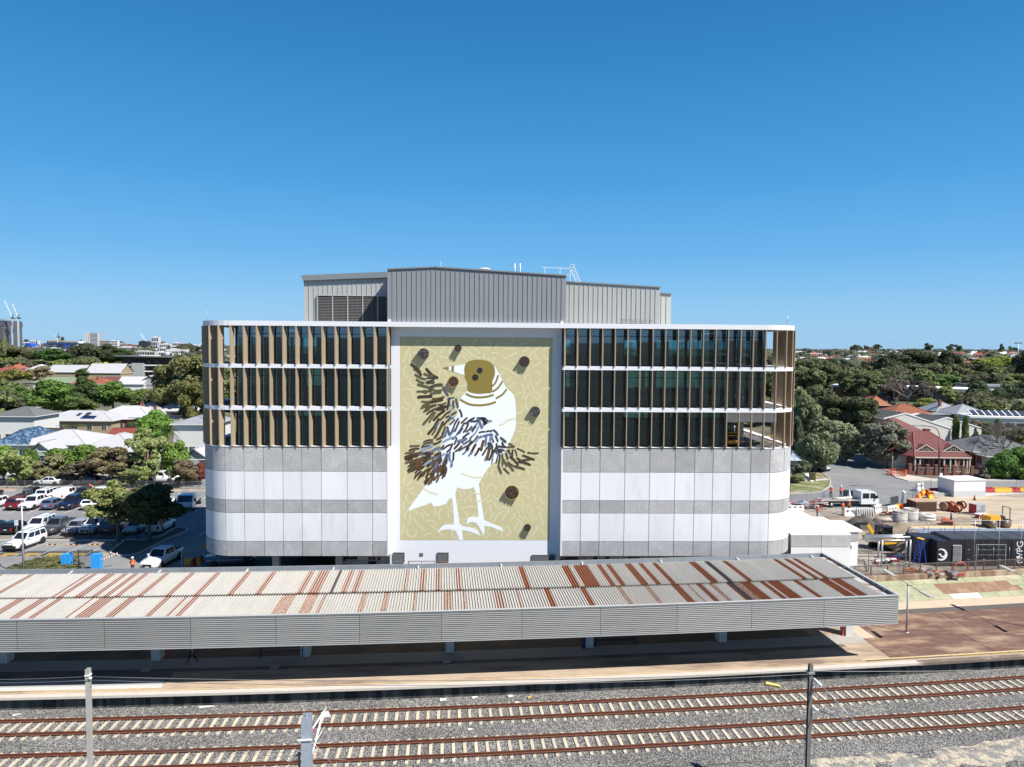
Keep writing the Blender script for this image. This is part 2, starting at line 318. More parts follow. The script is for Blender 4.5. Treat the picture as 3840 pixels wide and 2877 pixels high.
# slabs of the open platform at the right, each its own piece with a joint round it
def slab(s0,s1,t0,t1,m,z=-1.40,name='platform_slab'):
    mb = MB(); n = max(1,int((s1-s0)/3)); 
    sweep(mb,[(t0,z-.2),(t1,z-.2),(t1,z),(t0,z)],s0,s1,3); return struct(name,mb,m)
jt = .045
for a,b in ((28.2,30.4),): slab(a,b,.9,3.75,M_tanplat)
slab(26.5,30.4,5.4,9.6,M_tanplat)
for a,b in ((30.45,39.2),(39.27,52),(52.07,66),(66.07,80)):
    slab(a,b,.98,4.6,M_brownplat); slab(a+1.2,b+1.15,4.66,9.1,M_brownplat)
slab(28.2,110,.36,.62,M_tanplat,name='platform_edge_slab'); slab(32,110,-.12,.36,mat('dark_worn_coping',(.17,.13,.10),.95,ns=1.5,na=.3,col2=(.5,.44,.36),c2s=.3,c2lo=.55,c2hi=.7),z=-1.396,name='worn_coping')
mb = MB(); sweep(mb,[(.36,-1.62),(9.7,-1.62),(9.7,-1.43),(.36,-1.43)],28.2,110,3); struct('joint_filler',mb,mat('pale_joint_mortar',(.5,.4,.3),.9))
slab(28.2,110,.60,.98,mat('dark_platform_edge_asphalt',(.10,.075,.06),.95,ns=2,na=.2),z=-1.402,name='edge_strip')
# yellow line
yl = MB(); sweep(yl,[(.50,-1.399),(.57,-1.399),(.57,-1.394),(.50,-1.394)],-110,28,2); sweep(yl,[(.80,-1.397),(.98,-1.397),(.98,-1.392),(.80,-1.392)],28,110,2)
sweep(yl,[(.80,-1.397),(.86,-1.397),(.86,-1.392),(.80,-1.392)],-110,-22.5,2)
struct('yellow_safety_line',yl,mat('faded_yellow_line',(.60,.46,.22),.8,ns=4,na=.25,col2=(.5,.38,.24),c2s=1.2,c2lo=.5,c2hi=.7))
# lettering that reads from the platform side (upside down from here)
def platform_text(body,s,t,size,m,z=-1.388):
    p = T(s,t,z); mt = Matrix.Translation(p) @ Matrix.Rotation(TR(s)+math.pi,4,'Z')
    o = text_obj('platform_lettering',body,size,m,None,mt,.001); o['kind'] = 'structure'
platform_text('PLEASE STAY BEHIND THE YELLOW LINE',38.9,.66,.38,mat('lettering_yellow',(.55,.38,.1),.8))
platform_text('PLEASE STAY BEHIND THE YELLOW LINE',-1.6,.44,.24,mat('worn_lettering_yellow',(.58,.42,.2),.8),z=-1.39)
# drain covers in the platform
for (px,py) in ((548,2511),(1030,2500),(1675,2480)):
    p = ground_at(px,py,-1.39); mb = MB(); mb.box(-.3,.3,-.28,.28,-.03,.004); mb.box(-.24,.24,-.22,.22,.004,.012)
    o = mb.build('drain_cover',M_conc,None,p,TA); o['kind'] = 'structure'
# ---- slope, low wall, site ground at right
sl_ = MB(); sweep(sl_,[(9.1,-1.6),(10.0,-1.6),(10.0,-1.38),(9.1,-1.38)],24,110,3); struct('platform_drain',sl_,mat('dark_drain',(.10,.09,.08),.9,ns=1,na=.2))
sl_ = MB(); sweep(sl_,[(10.0,-1.6),(11.7,-1.6),(11.7,-1.36),(10.0,-1.39)],24,110,3); struct('sandy_verge',sl_,mat('sandy_verge_soil',(.50,.40,.29),.95,ns=1,na=.12))
# pitched slope in stones: panels with joints
slope = empty('embankment',(0,0,0)); slope['kind'] = 'structure'
def slope_pt(s,u,dz=0): t = 11.7+(14.6-11.7)*u; z = -1.36+.96*u+dz; return T(s,t,z)
mb = MB()
n = 44; vs = []
for i in range(n+1):
    for u in (0,1): vs.append(slope_pt(24+i*2,u))
mb.add(vs,[(2*i,2*i+1,2*i+3,2*i+2) for i in range(n)]); mb.build('slope_bed',mat('slope_joint',(.25,.26,.16),.95,ns=2,na=.2),slope)
for row,(u0,u1) in enumerate(((.01,.24),(.26,.5),(.52,.74),(.76,.99))):
    s = 24.0+row*.6
    while s < 72:
        wd = rnd.uniform(1.1,1.8); mm = M_greenslope
        if row in (1,2) and 43.4 < s < 51.5: mm = M_rustslope
        if row == 0 and (44.2 < s < 46.0 or 49.3 < s < 50.2): mm = mat('white_painted_panel',(.62,.60,.55),.8,ns=2,na=.05)
        q = [slope_pt(s+.02,u0),slope_pt(s+wd-.02,u0),slope_pt(s+wd-.02,u1),slope_pt(s+.02,u1)]; h = .012+rnd.random()*.012
        b = MB(); b.hexa(q+[(p[0],p[1],p[2]+h) for p in q]); b.build('stone_panel',mm,slope); s += wd
wl = empty('retaining_wall',(0,0,0),0,'low rust stained concrete wall topped by a railing above the green slope','wall')
mb = MB(); sweep(mb,[(14.6,-.5),(15.1,-.5),(15.1,.12),(14.6,.12)],36.2,110,3); mb.build('wall_body',mat('rust_stained_concrete',(.24,.15,.10),.95,ns=1.2,na=.3,stretch=(1,1,.2),col2=(.40,.32,.22),c2s=.6),wl)
rl = empty('railing',T(36,14.85,.12),0,'brown steel railing with close balusters along the top of the low wall','railing'); iv = Vector(rl.location)
M_railing = mat('brown_railing_steel',(.12,.095,.08),.6,ns=3,na=.2)
mb = MB(); sweep(mb,[(14.82,1.05),(14.9,1.05),(14.9,1.12),(14.82,1.12)],36,80,2); mb.v = [tuple(Vector(v)-iv) for v in mb.v]; mb.build('top_rail',M_railing,rl)
mb = MB(); sweep(mb,[(14.83,.22),(14.89,.22),(14.89,.27),(14.83,.27)],36,80,2); mb.v = [tuple(Vector(v)-iv) for v in mb.v]; mb.build('bottom_rail',M_railing,rl)
pm = MB().box(-.04,.04,-.04,.04,0,1.0).mesh('post',M_railing); bmz = MB().box(-.014,.014,-.014,.014,.1,.95).mesh('baluster',M_railing)
s = 36.05
while s < 78: link('post',pm,rl,Vector(T(s,14.86,.1))-iv,TR(s)); s += 1.75
s = 36.2; k = 0
while s < 56: link('baluster',bmz,rl,Vector(T(s,14.86,.12))-iv,TR(s)); s += .125; k += 1
# retaining edge behind the canopy and the raised ground it holds
g = MB()
g.box(-60,24.5,-2.0,-1.7,-1.6,-.03); 
struct('retaining_edge',g,M_conc)
g = MB(); e = T(-60,10.6,0)
g.add([(-120,-5.0,-1.402),(26,-5.0,-1.402),(26,-1.9,-1.402),(-120,-1.9,-1.402)],[(0,1,2,3)]); sweep(g,[(10.6,-1.404),(13,-1.404)],0,30,3,close=False)
g.add([(-120,-22.0,-1.404),(-14,-12,-1.404),(-14,-4.9,-1.404),(-120,-4.9,-1.404)],[(0,1,2,3)])
struct('service_strip',g,M_conc)
g = MB(); g.add([(-130,-1.9,0),(29,-1.9,0),(29,6,0),(-130,6,0)],[(0,1,2,3)])
vs = []; n = 30
for i in range(n+1):
    s = 27+i*2.8; q = T(s,14.85,0); vs += [(q[0],q[1],.0),(q[0],max(q[1]+.5,12+.55*(q[0]-27)),.0)]
struct('yard_ground',g,M_asphalt)
g = MB(); n = 30; vs = []
for i in range(n+1):
    s = 28.5+i*3; q = T(s,14.9,0); vs += [(q[0],q[1],.004),(q[0],q[1]+9,.004),(q[0],q[1]+40 if False else q[1]+9,.004)][:2]
g.add(vs,[(2*i,2*i+1,2*i+3,2*i+2) for i in range(n)])
g.add([(27,5.9,.002),(70,8.6,.002),(84,44,.002),(27,44,.002)],[(0,1,2,3)]); struct('site_ground',g,mat('grey_dusty_ground',(.33,.29,.24),.95,ns=.8,na=.2,bump=.3,bs=4,col2=(.20,.175,.15),c2s=.35,c2lo=.45,c2hi=.6))
# ================================================================ canopy
cp = empty('platform_canopy',T(0,5,-1.4),0,'long station platform canopy with rust striped ribbed roof and grey corrugated fascia','canopy'); civ = Vector(cp.location)
def cadd(mb,name,mats): mb.v = [tuple(Vector(v)-civ) for v in mb.v]; return mb.build(name,mats,cp)
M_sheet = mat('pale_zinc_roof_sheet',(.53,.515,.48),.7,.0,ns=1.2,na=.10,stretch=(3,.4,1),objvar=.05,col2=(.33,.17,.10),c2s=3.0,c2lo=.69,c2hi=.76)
M_pan = mat('shade_painted_roof_pan',(.34,.325,.295),.8,ns=1.4,na=.14,stretch=(3,.4,1),col2=(.30,.17,.11),c2s=3.0,c2lo=.66,c2hi=.76)  # pans coloured darker than the ribs to paint in rib shadow; blotches are rust
M_rust = mat('rust',(.235,.078,.034),.95,ns=4,na=.25,stretch=(1,.6,1))
M_rustspot = mat('spotted_rust',(.22,.075,.032),.95,ns=5,na=.2,col2=(.50,.44,.37),c2s=13,c2lo=.46,c2hi=.55)
M_purple = mat('dark_purple_sheet',(.075,.05,.055),.8,ns=3,na=.2)
FAR = [(-31.5,-31.4),(-31.2,-31.1),(-30.9,-30.8),(-30.0,-29.4),(-28.8,-28.5),(-28.0,-27.6),(-27.1,-26.8),(-25.5,-25.2),(-23.5,-23.2),(-21.5,-21.3),(-19.1,-18.8),(-17.1,-16.9),(-14.2,-13.9),(-13.4,-12.7),(-10.9,-10.6),(-10.1,-9.8),(-6.4,-6.2),(-5.2,-4.9),(-3.9,-3.6),(-2.3,-2.1),(2.9,3.2),(6.5,6.9),(7.4,8.5),(9.5,9.8),(10.3,10.6),(11.9,12.3),(13.1,13.4),(14.3,14.6),(17.5,17.9),(20.5,20.7),(25.0,25.3),(26.1,26.4),(26.9,27.2),(-36,-35.7),(-38.4,-38)]
NEAR = [(-34.0,-33.9),(-33.7,-33.5),(-32.3,-31.9),(-31.1,-30.8),(-28.8,-28.6),(-28.1,-27.3),(-26.2,-25.6),(-23.5,-23.2),(-22.2,-22.0),(-21.5,-21.2),(-12.2,-12.0),(0.4,0.9),(4.2,4.6),(7.0,7.4),(14.3,14.7),(16.2,16.5),(18.6,18.8),(19.9,20.5),(21.5,21.8),(22.0,23.0),(24.2,24.6),(26.4,27.1),(27.5,28.1),(-36.5,-36.1)]
SPOT = [(-15.1,-14.3),(-13.3,-12.6),(-9.4,-9.1),(-7.7,-7.4),(-5.6,-5.4),(-3.4,-2.9),(9.9,10.2),(15.5,15.6),(17.2,17.5),(19.2,19.7),(-2,-1.8),(2,2.2),(12.1,12.3)]
PURP = {0: [(-11.9,-11.6),(18.9,19.1)],1: [(18.9,19.2)]}
def rustkind(row,s):
    for a,b in PURP[row]:
        if a <= s <= b: return 3
    for a,b in (FAR if row == 0 else NEAR):
        if a-.05 <= s <= b+.05: return 1
    if row == 1:
        for a,b in SPOT:
            if a-.05 <= s <= b+.05: return 2
    return 0
pitch = .2; RB = 4
def sheet(row,s0,t0,t1,z0,z1):
    mb = MB()
    for k in range(RB):
        a = s0+k*pitch; kind = rustkind(row,a+.1)
        pan_m = kind; rib_m = 0 if kind in (0,1) else kind
        prof = [(0,0),(.105,0),(.112,.085),(.165,.085),(.172,0),(.2,0)]
        vs = []
        for (ds,dz) in prof: vs += [T(a+ds,t0,z0+dz),T(a+ds,t1,z1+dz)]
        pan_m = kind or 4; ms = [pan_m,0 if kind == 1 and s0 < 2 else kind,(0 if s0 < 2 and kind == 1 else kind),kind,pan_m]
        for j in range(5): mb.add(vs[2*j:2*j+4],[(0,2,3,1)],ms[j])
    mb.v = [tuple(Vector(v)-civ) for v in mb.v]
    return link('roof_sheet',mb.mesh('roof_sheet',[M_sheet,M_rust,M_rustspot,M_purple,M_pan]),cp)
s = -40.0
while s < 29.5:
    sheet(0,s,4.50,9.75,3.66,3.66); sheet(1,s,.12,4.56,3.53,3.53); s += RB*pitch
mb = MB(); sweep(mb,[(.1,3.45),(9.9,3.5),(9.9,3.6),(4.6,3.6),(4.6,3.47),(.1,3.47)],-70,30.0,3); cadd(mb,'roof_deck',mat('roof_deck_dark',(.06,.055,.05),.9))
# far left sheets run on as plain strips outside the frame
mb = MB(); sweep(mb,[(.12,3.5),(9.75,3.6),(9.75,3.64),(.12,3.54)],-70,-40.05,3); cadd(mb,'roof_continuation',M_sheet)
M_fascia = mat('weathered_grey_fascia',(.262,.262,.255),.6,.1,ns=1.0,na=.12,stretch=(.25,.25,5),objvar=.05)
# front fascia: corrugated panels
def fascia_panel(a,b):
    mb = MB(); nr = 15; h = 2.06/nr; prof = []
    for i in range(nr):
        z = 1.72+i*h; prof += [(0.0,z),(-.055,z+h*.3),(-.055,z+h*.62),(0.0,z+h*.92)]
    prof.append((0,3.78)); n = max(1,int((b-a)/2.75)); k = len(prof)
    vs = [T(a+.012+(b-a-.024)*i/n,t,z) for i in range(n+1) for t,z in prof]
    mb.add(vs,[(i*k+j,i*k+j+1,(i+1)*k+j+1,(i+1)*k+j) for i in range(n) for j in range(k-1)]); cadd(mb,'fascia_panel',M_fascia)
ed = [-48.0+5.56*i for i in range(14)]+[30.2]
ed = [e for e in ed if e < 29]+[30.2]
for a,b in zip(ed,ed[1:]): fascia_panel(a,b)
mb = MB(); sweep(mb,[(.02,1.7),(.12,1.7),(.12,3.8),(.02,3.8)],-70,30.2,3); cadd(mb,'fascia_back',M_darkvoid)
mb = MB(); sweep(mb,[(-.08,3.78),(.14,3.78),(.14,3.82),(-.08,3.82)],-70,30.2,3); sweep(mb,[(-.07,1.66),(.14,1.66),(.14,1.71),(-.07,1.71)],-70,30.2,3); cadd(mb,'fascia_trim',mat('fascia_trim_grey',(.5,.51,.51),.5,.3))
M_gutter = mat('grey_gutter_steel',(.30,.32,.34),.5,.4,ns=1,na=.15)
mb = MB(); sweep(mb,[(9.75,3.4),(10.6,3.4),(10.6,3.86),(10.5,3.86),(10.5,3.5),(9.75,3.62)],-70,30.2,3); cadd(mb,'rear_gutter',M_gutter)
mb = MB()
for i in range(11):
    s = -40+i*6.9; sweep(mb,[(9.9,3.62),(10.5,3.62),(10.5,3.72),(9.9,3.66)],s,s+.08,1)
cadd(mb,'gutter_bracket',M_whitepl)
mb = MB()   # right end parapet
q = lambda s,t,z: T(s,t,z)
mb.hexa([q(30.08,.0,3.1),q(30.2,.0,3.1),q(30.2,10.6,3.1),q(30.08,10.6,3.1),q(30.08,0,3.82),q(30.2,0,3.82),q(30.2,10.6,3.86),q(30.08,10.6,3.86)]); cadd(mb,'end_fascia',mat('end_fascia_steel',(.19,.21,.235),.6,.2,ns=1.5,na=.25))
mb = MB(); mb.hexa([q(30.05,.0,3.82),q(30.24,.0,3.82),q(30.24,10.6,3.86),q(30.05,10.6,3.86),q(30.05,0,3.85),q(30.24,0,3.85),q(30.24,10.6,3.89),q(30.05,10.6,3.89)]); cadd(mb,'end_cap',mat('fascia_trim_grey',(.5,.51,.51)))
mb = MB()
for i in range(7):
    t = 1.3+i*1.35; a = q(29.97,t,3.6); mb.box(a[0],a[0]+.1,a[1],a[1]+.1,3.55,3.8)
cadd(mb,'end_bracket',M_galv)
mb = MB(); mb.hexa([q(29.35,.14,3.535),q(30.08,.14,3.535),q(30.08,9.9,3.67),q(29.35,9.9,3.67),q(29.35,.14,3.56),q(30.08,.14,3.56),q(30.08,9.9,3.7),q(29.35,9.9,3.7)]); cadd(mb,'end_flashing',mat('rust_stained_flashing',(.42,.40,.37),.8,ns=1,na=.1,col2=(.22,.08,.04),c2s=1.3,c2lo=.52,c2hi=.62))
# soffit, beams and columns
mb = MB(); sweep(mb,[(.12,2.2),(10.4,2.2),(10.4,2.28),(.12,2.28)],-70,30.0,3); cadd(mb,'soffit',mat('soffit_grey',(.25,.25,.25),.9))
M_col = mat('pale_concrete_column',(.55,.545,.52),.85,ns=2,na=.08)
for k in range(8):
    s = 29.6-10.83*k
    mb = MB(); p = T(s,5.55,-1.4)
    mb.M = Matrix.Translation(p) @ Matrix.Rotation(TR(s),4,'Z'); mb.box(-.32,.32,-.42,.42,0,3.65); mb.M = None; cadd(mb,'column',M_col)
# ================================================================ benches, bin, hydrants
M_navy = mat('navy_bench_steel',(.02,.025,.07),.4,ns=3,na=.1)
def bench(px,py,px2,label):
    a = ground_at(px,py,-1.4); b = ground_at(px2,py-6,-1.4); L = (b-a).length
    o = empty('platform_bench',(a+b)/2,TR(0),label,'bench','navy benches under the canopy')
    for x in (-L/2,L/2):
        mb = MB(); mb.box(x-.03,x+.03,-.25,-.19,0,.85); mb.box(x-.03,x+.03,.19,.25,0,.85); mb.box(x-.03,x+.03,-.19,.19,.4,.46); mb.build('leg',M_navy,o)
    for y in (-.14,0,.14):
        mb = MB(); mb.box(-L/2+.03,L/2-.03,y-.055,y+.055,.46,.5); mb.build('seat_slat',M_navy,o)
    for z in (.62,.8):
        mb = MB(); mb.box(-L/2+.03,L/2-.03,.19,.23,z,z+.07); mb.build('back_slat',M_navy,o)
bench(978,2466,1137,'navy slatted bench left of centre under the canopy beside a column')
bench(2232,2424,2380,'navy slatted bench right of centre under the canopy beside a column with a bin')
b = ground_at(2187,2432,-1.4); o = empty('litter_bin',b,TA,'narrow navy litter bin fixed to the left side of a canopy column','bin')
mb = MB(); mb.box(-.16,.16,-.16,.16,.1,.95); mb.build('bin_body',M_navy,o); mb = MB(); mb.box(-.18,.18,-.18,.18,.95,1.0); mb.box(-.05,.05,-.05,.05,0,.1); mb.build('bin_lid',M_black,o)
def hydrant(px,py,label):
    p = ground_at(px,py,-1.4); o = empty('fire_hydrant',p,0,label,'hydrant','red hydrant standpipes')
    mb = MB(); mb.lathe([(.0,0),(.13,0),(.13,.05),(.075,.07),(.075,.72),(.1,.75),(.1,.8),(.06,.86),(0,.88)],12); mb.build('standpipe',M_redpl,o)
    mb = MB(); mb.tube([(-.17,0,.86),(-.12,0,.78),(0,0,.74),(.12,0,.78),(.17,0,.86)],.045,8); mb.build('outlet',M_redpl,o)
hydrant(3160,2383,'red fire hydrant standpipe beside the rightmost canopy column'); hydrant(638,2467,'red fire hydrant standpipe in shade beside a left canopy column')
# ================================================================ platform lamps, masts, wires
def platform_lamp(top,base,label):
    o = empty('platform_lamp',base,0,label,'street lamp','twin arm platform lamps'); b = Vector(base)
    t = Vector(top)-b
    mb = MB(); mb.tube([(0,0,0),(t.x,t.y,t.z)],.07,12); mb.build('pole',mat('lamp_pole_grey',(.42,.45,.49),.5,.3),o)
    mb = MB(); mb.lathe([(.0,0),(.2,0),(.2,.04),(.12,.06),(.12,.1)],12,c=(0,0,0)); mb.build('base_plate',M_conc,o)
    mb = MB(); mb.lathe([(.09,-.1),(.09,.08),(0,.1)],10,c=t); mb.build('pole_cap',M_galv,o)
    for d,dx,zz in ((-1,.05,.05),(1,-.35,.28)):
        e1 = t+Vector((dx*.55,d*1.7,zz*.6)); e2 = t+Vector((dx,d*3.1,zz))
        mb = MB(); mb.tube([t,e1],.03,8); mb.build('arm',M_galv,o)
        mb = MB(); mb.bar(e1,e2,.34,.09); 
        hd = mb.build('lamp_head',mat('lamp_head_grey',(.40,.39,.36),.6),o)
        mb = MB(); mb.bar(e1+Vector((0,d*.3,-.06)),e2-Vector((0,d*.12,.06)),.26,.02); mb.build('diffuser',mat('lamp_diffuser',(.6,.6,.58),.3),hd)
platform_lamp((34.3,-6.31,2.63),(34.3,-6.31,-1.4),'grey platform lamp with two long arms standing right of the canopy end')
platform_lamp((45.44,-5.24,2.63),(45.44,-5.24,-1.4),'grey platform lamp further along, only its arm entering at the right edge')
M_mastg = mat('weathered_mast_steel',(.42,.41,.38),.7,.2,ns=2,na=.15)
M_mastd = mat('dark_mast_steel',(.19,.185,.175),.6,.3,ns=2,na=.15)
M_maste = mat('blue_grey_mast_steel',(.36,.42,.50),.5,.3,ns=2,na=.1)
M_wire = mat('overhead_wire',(.20,.20,.20),.5,.4)
M_ins = mat('insulator_white',(.7,.7,.7),.4)
def hmast(px,py,y,w,base,m,label,tilt=0):
    t = depth_at(px,py,y); o = empty('overhead_line_mast',(t.x,t.y,base),TA,label,'railway mast'); h = t.z-base
    mb = MB(); f = w*.1
    mb.box(-w/2,w/2,-w/2,-w/2+f,0,h); mb.box(-w/2,w/2,w/2-f,w/2,0,h); mb.box(-f/2,f/2,-w/2+f,w/2-f,0,h)
    return o,h,mb
o,h,mb = hmast(330,2507,-29,.20,-2.42,M_mastg,'pale weathered railway mast at lower left with wires on its top'); mb.build('mast_post',M_mastg,o)
mb = MB(); mb.box(-.12,.12,-.13,.13,h-.35,h-.28); mb.lathe([(0,0),(.08,.03),(.08,.1),(0,.12)],10,c=(.14,-.1,h-.5)); mb.build('wire_clamp',M_ins,o)
for k,z in enumerate((1.75,1.45)):
    mb = MB(); mb.box(-.09,.09,-.142,-.136,z,z+.22); mb.build('number_plate',mat('pale_yellow_plate',(.62,.55,.33),.6) if k == 0 else M_whitepl,o)
LM = o.matrix_basis @ Vector((0,0,h-.4))
o,h,mb = hmast(3040,2490,-26.6,.20,-2.42,M_mastd,'dark steel railway mast at lower right carrying sloping cantilever arms'); mb.build('mast_post',M_mastd,o)
mb = MB(); mb.box(-.17,.17,-.17,.17,h-.5,h-.4); mb.build('wire_clamp',M_galv,o)
# cantilever arms reach out over the track nearest the camera
mb = MB(); mb.tube([(.12,-.1,h-.75),(.4,-.45,h-1.0)],.075,8); mb.tube([(.12,-.1,h-2.35),(.35,-.3,h-2.4)],.07,8); mb.build('insulator',M_ins,o)
mb = MB(); mb.tube([(.4,-.45,h-1.0),(1.5,-2.1,h-2.3)],.03,6); mb.build('top_tube',M_galv,o)
mb = MB(); mb.tube([(.35,-.3,h-2.4),(1.4,-2.0,h-2.15)],.028,6); mb.tube([(.9,-1.1,h-2.2),(2.0,-2.8,h-3.1)],.018,6); mb.build('steady_arm',M_galv,o)
for z in (1.75,1.45):
    mb = MB(); mb.box(-.09,.09,-.142,-.136,z,z+.22); mb.build('number_plate',M_whitepl,o)
RM = o.matrix_basis @ Vector((0,0,h-.4))
o,h,mb = hmast(1150,2682,-34,.40,-2.42,M_maste,'blue grey steel I beam mast in the foreground with white cantilever tubes'); mb.build('mast_post',M_maste,o)
HM = o.matrix_basis.copy()
def loc3(px,py,y): return o.matrix_basis.inverted() @ depth_at(px,py,y)
mb = MB(); mb.tube([loc3(1172,2733,-33.6),loc3(1224,2652,-31.6)],.04,8); mb.build('top_tube',M_whitepl,o)
mb = MB(); mb.tube([loc3(1169,2832,-33.6),loc3(1210,2676,-32)],.045,8); mb.build('cantilever_tube',M_whitepl,o)
mb = MB(); mb.tube([loc3(1183,2782,-33.4),loc3(1200,2755,-32.6),loc3(1216,2727,-32)],.02,6); mb.build('steady_arm',M_whitepl,o)
mb = MB(); mb.tube([loc3(1168,2748,-33.7),loc3(1173,2735,-33.6)],.07,8); mb.tube([loc3(1168,2846,-33.7),loc3(1170,2832,-33.6)],.07,8); mb.build('insulator',M_redpl,o)
mb = MB(); c = loc3(1222,2681,-32); mb.hexa([c+Vector(q) for q in ((-.2,0,-.12),(.2,0,-.1),(.2,.05,-.1),(-.2,.05,-.12),(-.22,0,.1),(.1,0,.16),(.1,.05,.16),(-.22,.05,.1))]); mb.build('registration_plate',M_whitepl,o)
mb = MB(); c = loc3(1142,2776,-34.25); mb.box(c.x-.28,c.x+.3,c.y-.02,c.y+.02,c.z-.03,c.z+.04); mb.build('clamp_band',M_whitepl,o)
mb = MB(); c = loc3(1087,2836,-34); 
for r_,n_ in ((.22,20),(.13,16)):
    pts = [c+Vector((r_*math.cos(a*6.283/n_),0,r_*math.sin(a*6.283/n_))) for a in range(n_+1)]; mb.tube(pts,.018,6,cap=False)
for a in range(4): mb.bar(c,c+Vector((.22*math.cos(a*1.571+.3),0,.22*math.sin(a*1.571+.3))),.02)
mb.build('tension_wheel',M_galv,o)
mb = MB(); d = loc3(1122,2832,-34); mb.bar(c+Vector((.2,0,0)),d,.06); mb.box(d.x-.05,d.x+.05,d.y-.05,d.y+.05,d.z-1.4,d.z+.1); mb.build('tension_bracket',M_mastd,o)
mb = MB(); mb.tube([loc3(1172,2785,-33.7),loc3(1260,2880,-30)],.012,5); mb.build('stay_wire',M_whitepl,o)
# wires sag between the masts
def wire(a,b,sag,r,label,n=16):
    a,b = Vector(a),Vector(b); pts = [a.lerp(b,i/n)-Vector((0,0,sag*4*(i/n)*(1-i/n))) for i in range(n+1)]
    o = MB().tube([p-a for p in pts],r,5).build('overhead_wire',M_wire,None,a); return tag(o,label,'wire','overhead wires strung over the tracks')
wire(LM,RM,.35,.016,'upper overhead wire between the pale left mast and the dark right mast'); wire(LM+Vector((0,-.15,-.1)),RM+Vector((0,-.15,-.08)),.42,.014,'lower of the two overhead wires between the left and right masts')
wire(LM,depth_at(-300,2545,-26),.1,.016,'upper overhead wire leaving the left mast towards the left edge'); wire(LM+Vector((0,-.15,-.12)),depth_at(-300,2556,-26),.1,.014,'lower overhead wire leaving the left mast towards the left edge')
wire(RM,depth_at(4200,2500,-24.5),.1,.018,'overhead wire leaving the dark right mast towards the right edge')
wire(depth_at(-200,2676,-20),depth_at(1500,2670,-18),.15,.012,'thin overhead wire above the far track left of centre')
wire(depth_at(-200,2722,-24),depth_at(1300,2850,-27),.2,.012,'thin overhead wire sloping down across the ballast at lower left')
wire(depth_at(-200,2778,-25),depth_at(1250,2820,-30),.2,.012,'thin overhead wire low at the left ending near the I beam mast')
# ================================================================ main building
B = empty('office_building',(0,0,0),0,'large white flat roofed building with bronze fins, curved corners and a tall bird mural','building')
M_fin = mat('bronze_fin',(.355,.278,.187),.5,.0,ns=.5,na=.03)
M_slab = mat('white_slab_edge',(.74,.75,.78),.6,ns=.5,na=.02)
M_greypan = mat('speckled_grey_panel',(.375,.375,.375),.85,ns=7,na=.34,objvar=.13,col2=(.47,.47,.465),c2s=.8,c2lo=.45,c2hi=.75)
M_whitepan = mat('pale_white_panel',(.73,.735,.74),.8,ns=.5,na=.035,objvar=.04,stretch=(1,1,.22),col2=(.585,.595,.60),c2s=1.1,c2lo=.52,c2hi=.85)
M_joint = mat('panel_joint_white',(.72,.72,.72),.9)
M_glz = glass('teal_window_glass',(.48,.70,.77),.095)
M_frame = mat('dark_window_frame',(.012,.014,.018),.4)
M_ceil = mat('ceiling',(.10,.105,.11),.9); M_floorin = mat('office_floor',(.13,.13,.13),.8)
ZT,ZB = 24.08,23.65
WX0,WX1,WY = -9.30,6.12,.80
LX,LR,RX,RR = -23.1,3.5,24.5,3.6            # curved corner centres and radii
DEEP = 21.0
def outline(off=0.0,n=8,x0=None,x1=None):
    """plan outline of the street side: back left -> front -> back right, pushed out by off"""
    pts = [(LX-LR-off,DEEP)]
    for i in range(n+1):
        a = math.pi+math.pi/2*i/n; pts.append((LX+(LR+off)*math.cos(a),LR+(LR+off)*math.sin(a)))
    for i in range(n+1):
        a = -math.pi/2+math.pi/2*i/n; pts.append((RX+(RR+off)*math.cos(a),RR+(RR+off)*math.sin(a)))
    pts.append((RX+RR+off,DEEP)); return pts
def slab_ring(z0,z1,off,inner,name,m,n=10,part=None):
    if part is None:
        slab_ring(z0,z1,off,inner,name,m,n,0); return slab_ring(z0,z1,off,inner,name,m,n,1)
    o = outline(off,n); i = outline(-inner,n); mb = MB()
    if part == 0: o = o[:n+2]+[(WX0,-off)]; i = i[:n+2]+[(WX0,inner)]
    if part == 1: o = [(WX1,-off)]+o[n+2:]; i = [(WX1,inner)]+i[n+2:]
    k = len(o)
    vs = [(x,y,z0) for x,y in o]+[(x,y,z1) for x,y in o]+[(x,y,z0) for x,y in i]+[(x,y,z1) for x,y in i]; fs = []
    for a in range(k-1): fs += [(a,a+1,k+a+1,k+a),(2*k+a+1,2*k+a,3*k+a,3*k+a+1),(k+a,k+a+1,3*k+a+1,3*k+a),(a+1,a,2*k+a,2*k+a+1)]
    mb.add(vs,fs); return mb.build(name,m,B)
def slab_plate(z0,z1,off,name,m):
    mb = MB(); ol = outline(off,8); ol = ol[:10]+([] if z0 > 20.5 else [(WX0-.01,-off),(WX0-.01,WY+.25),(WX1+.01,WY+.25),(WX1+.01,-off)])+ol[10:]; mb.prism([(x,y,z0) for x,y in ol],(0,0,z1-z0)); return mb.build(name,m,B)
slab_ring(ZB,ZT,.04,.95,'parapet',M_slab,part=2); slab_plate(23.70,23.95,-.2,'roof_slab',M_conc)
for z0,z1 in ((19.94,20.28),(16.21,16.56)):
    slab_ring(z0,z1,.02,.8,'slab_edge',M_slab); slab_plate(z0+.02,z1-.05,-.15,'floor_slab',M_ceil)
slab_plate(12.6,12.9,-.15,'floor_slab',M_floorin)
slab_plate(3.16,3.41,-.12,'soffit',mat('dark_soffit',(.05,.05,.05),.9))
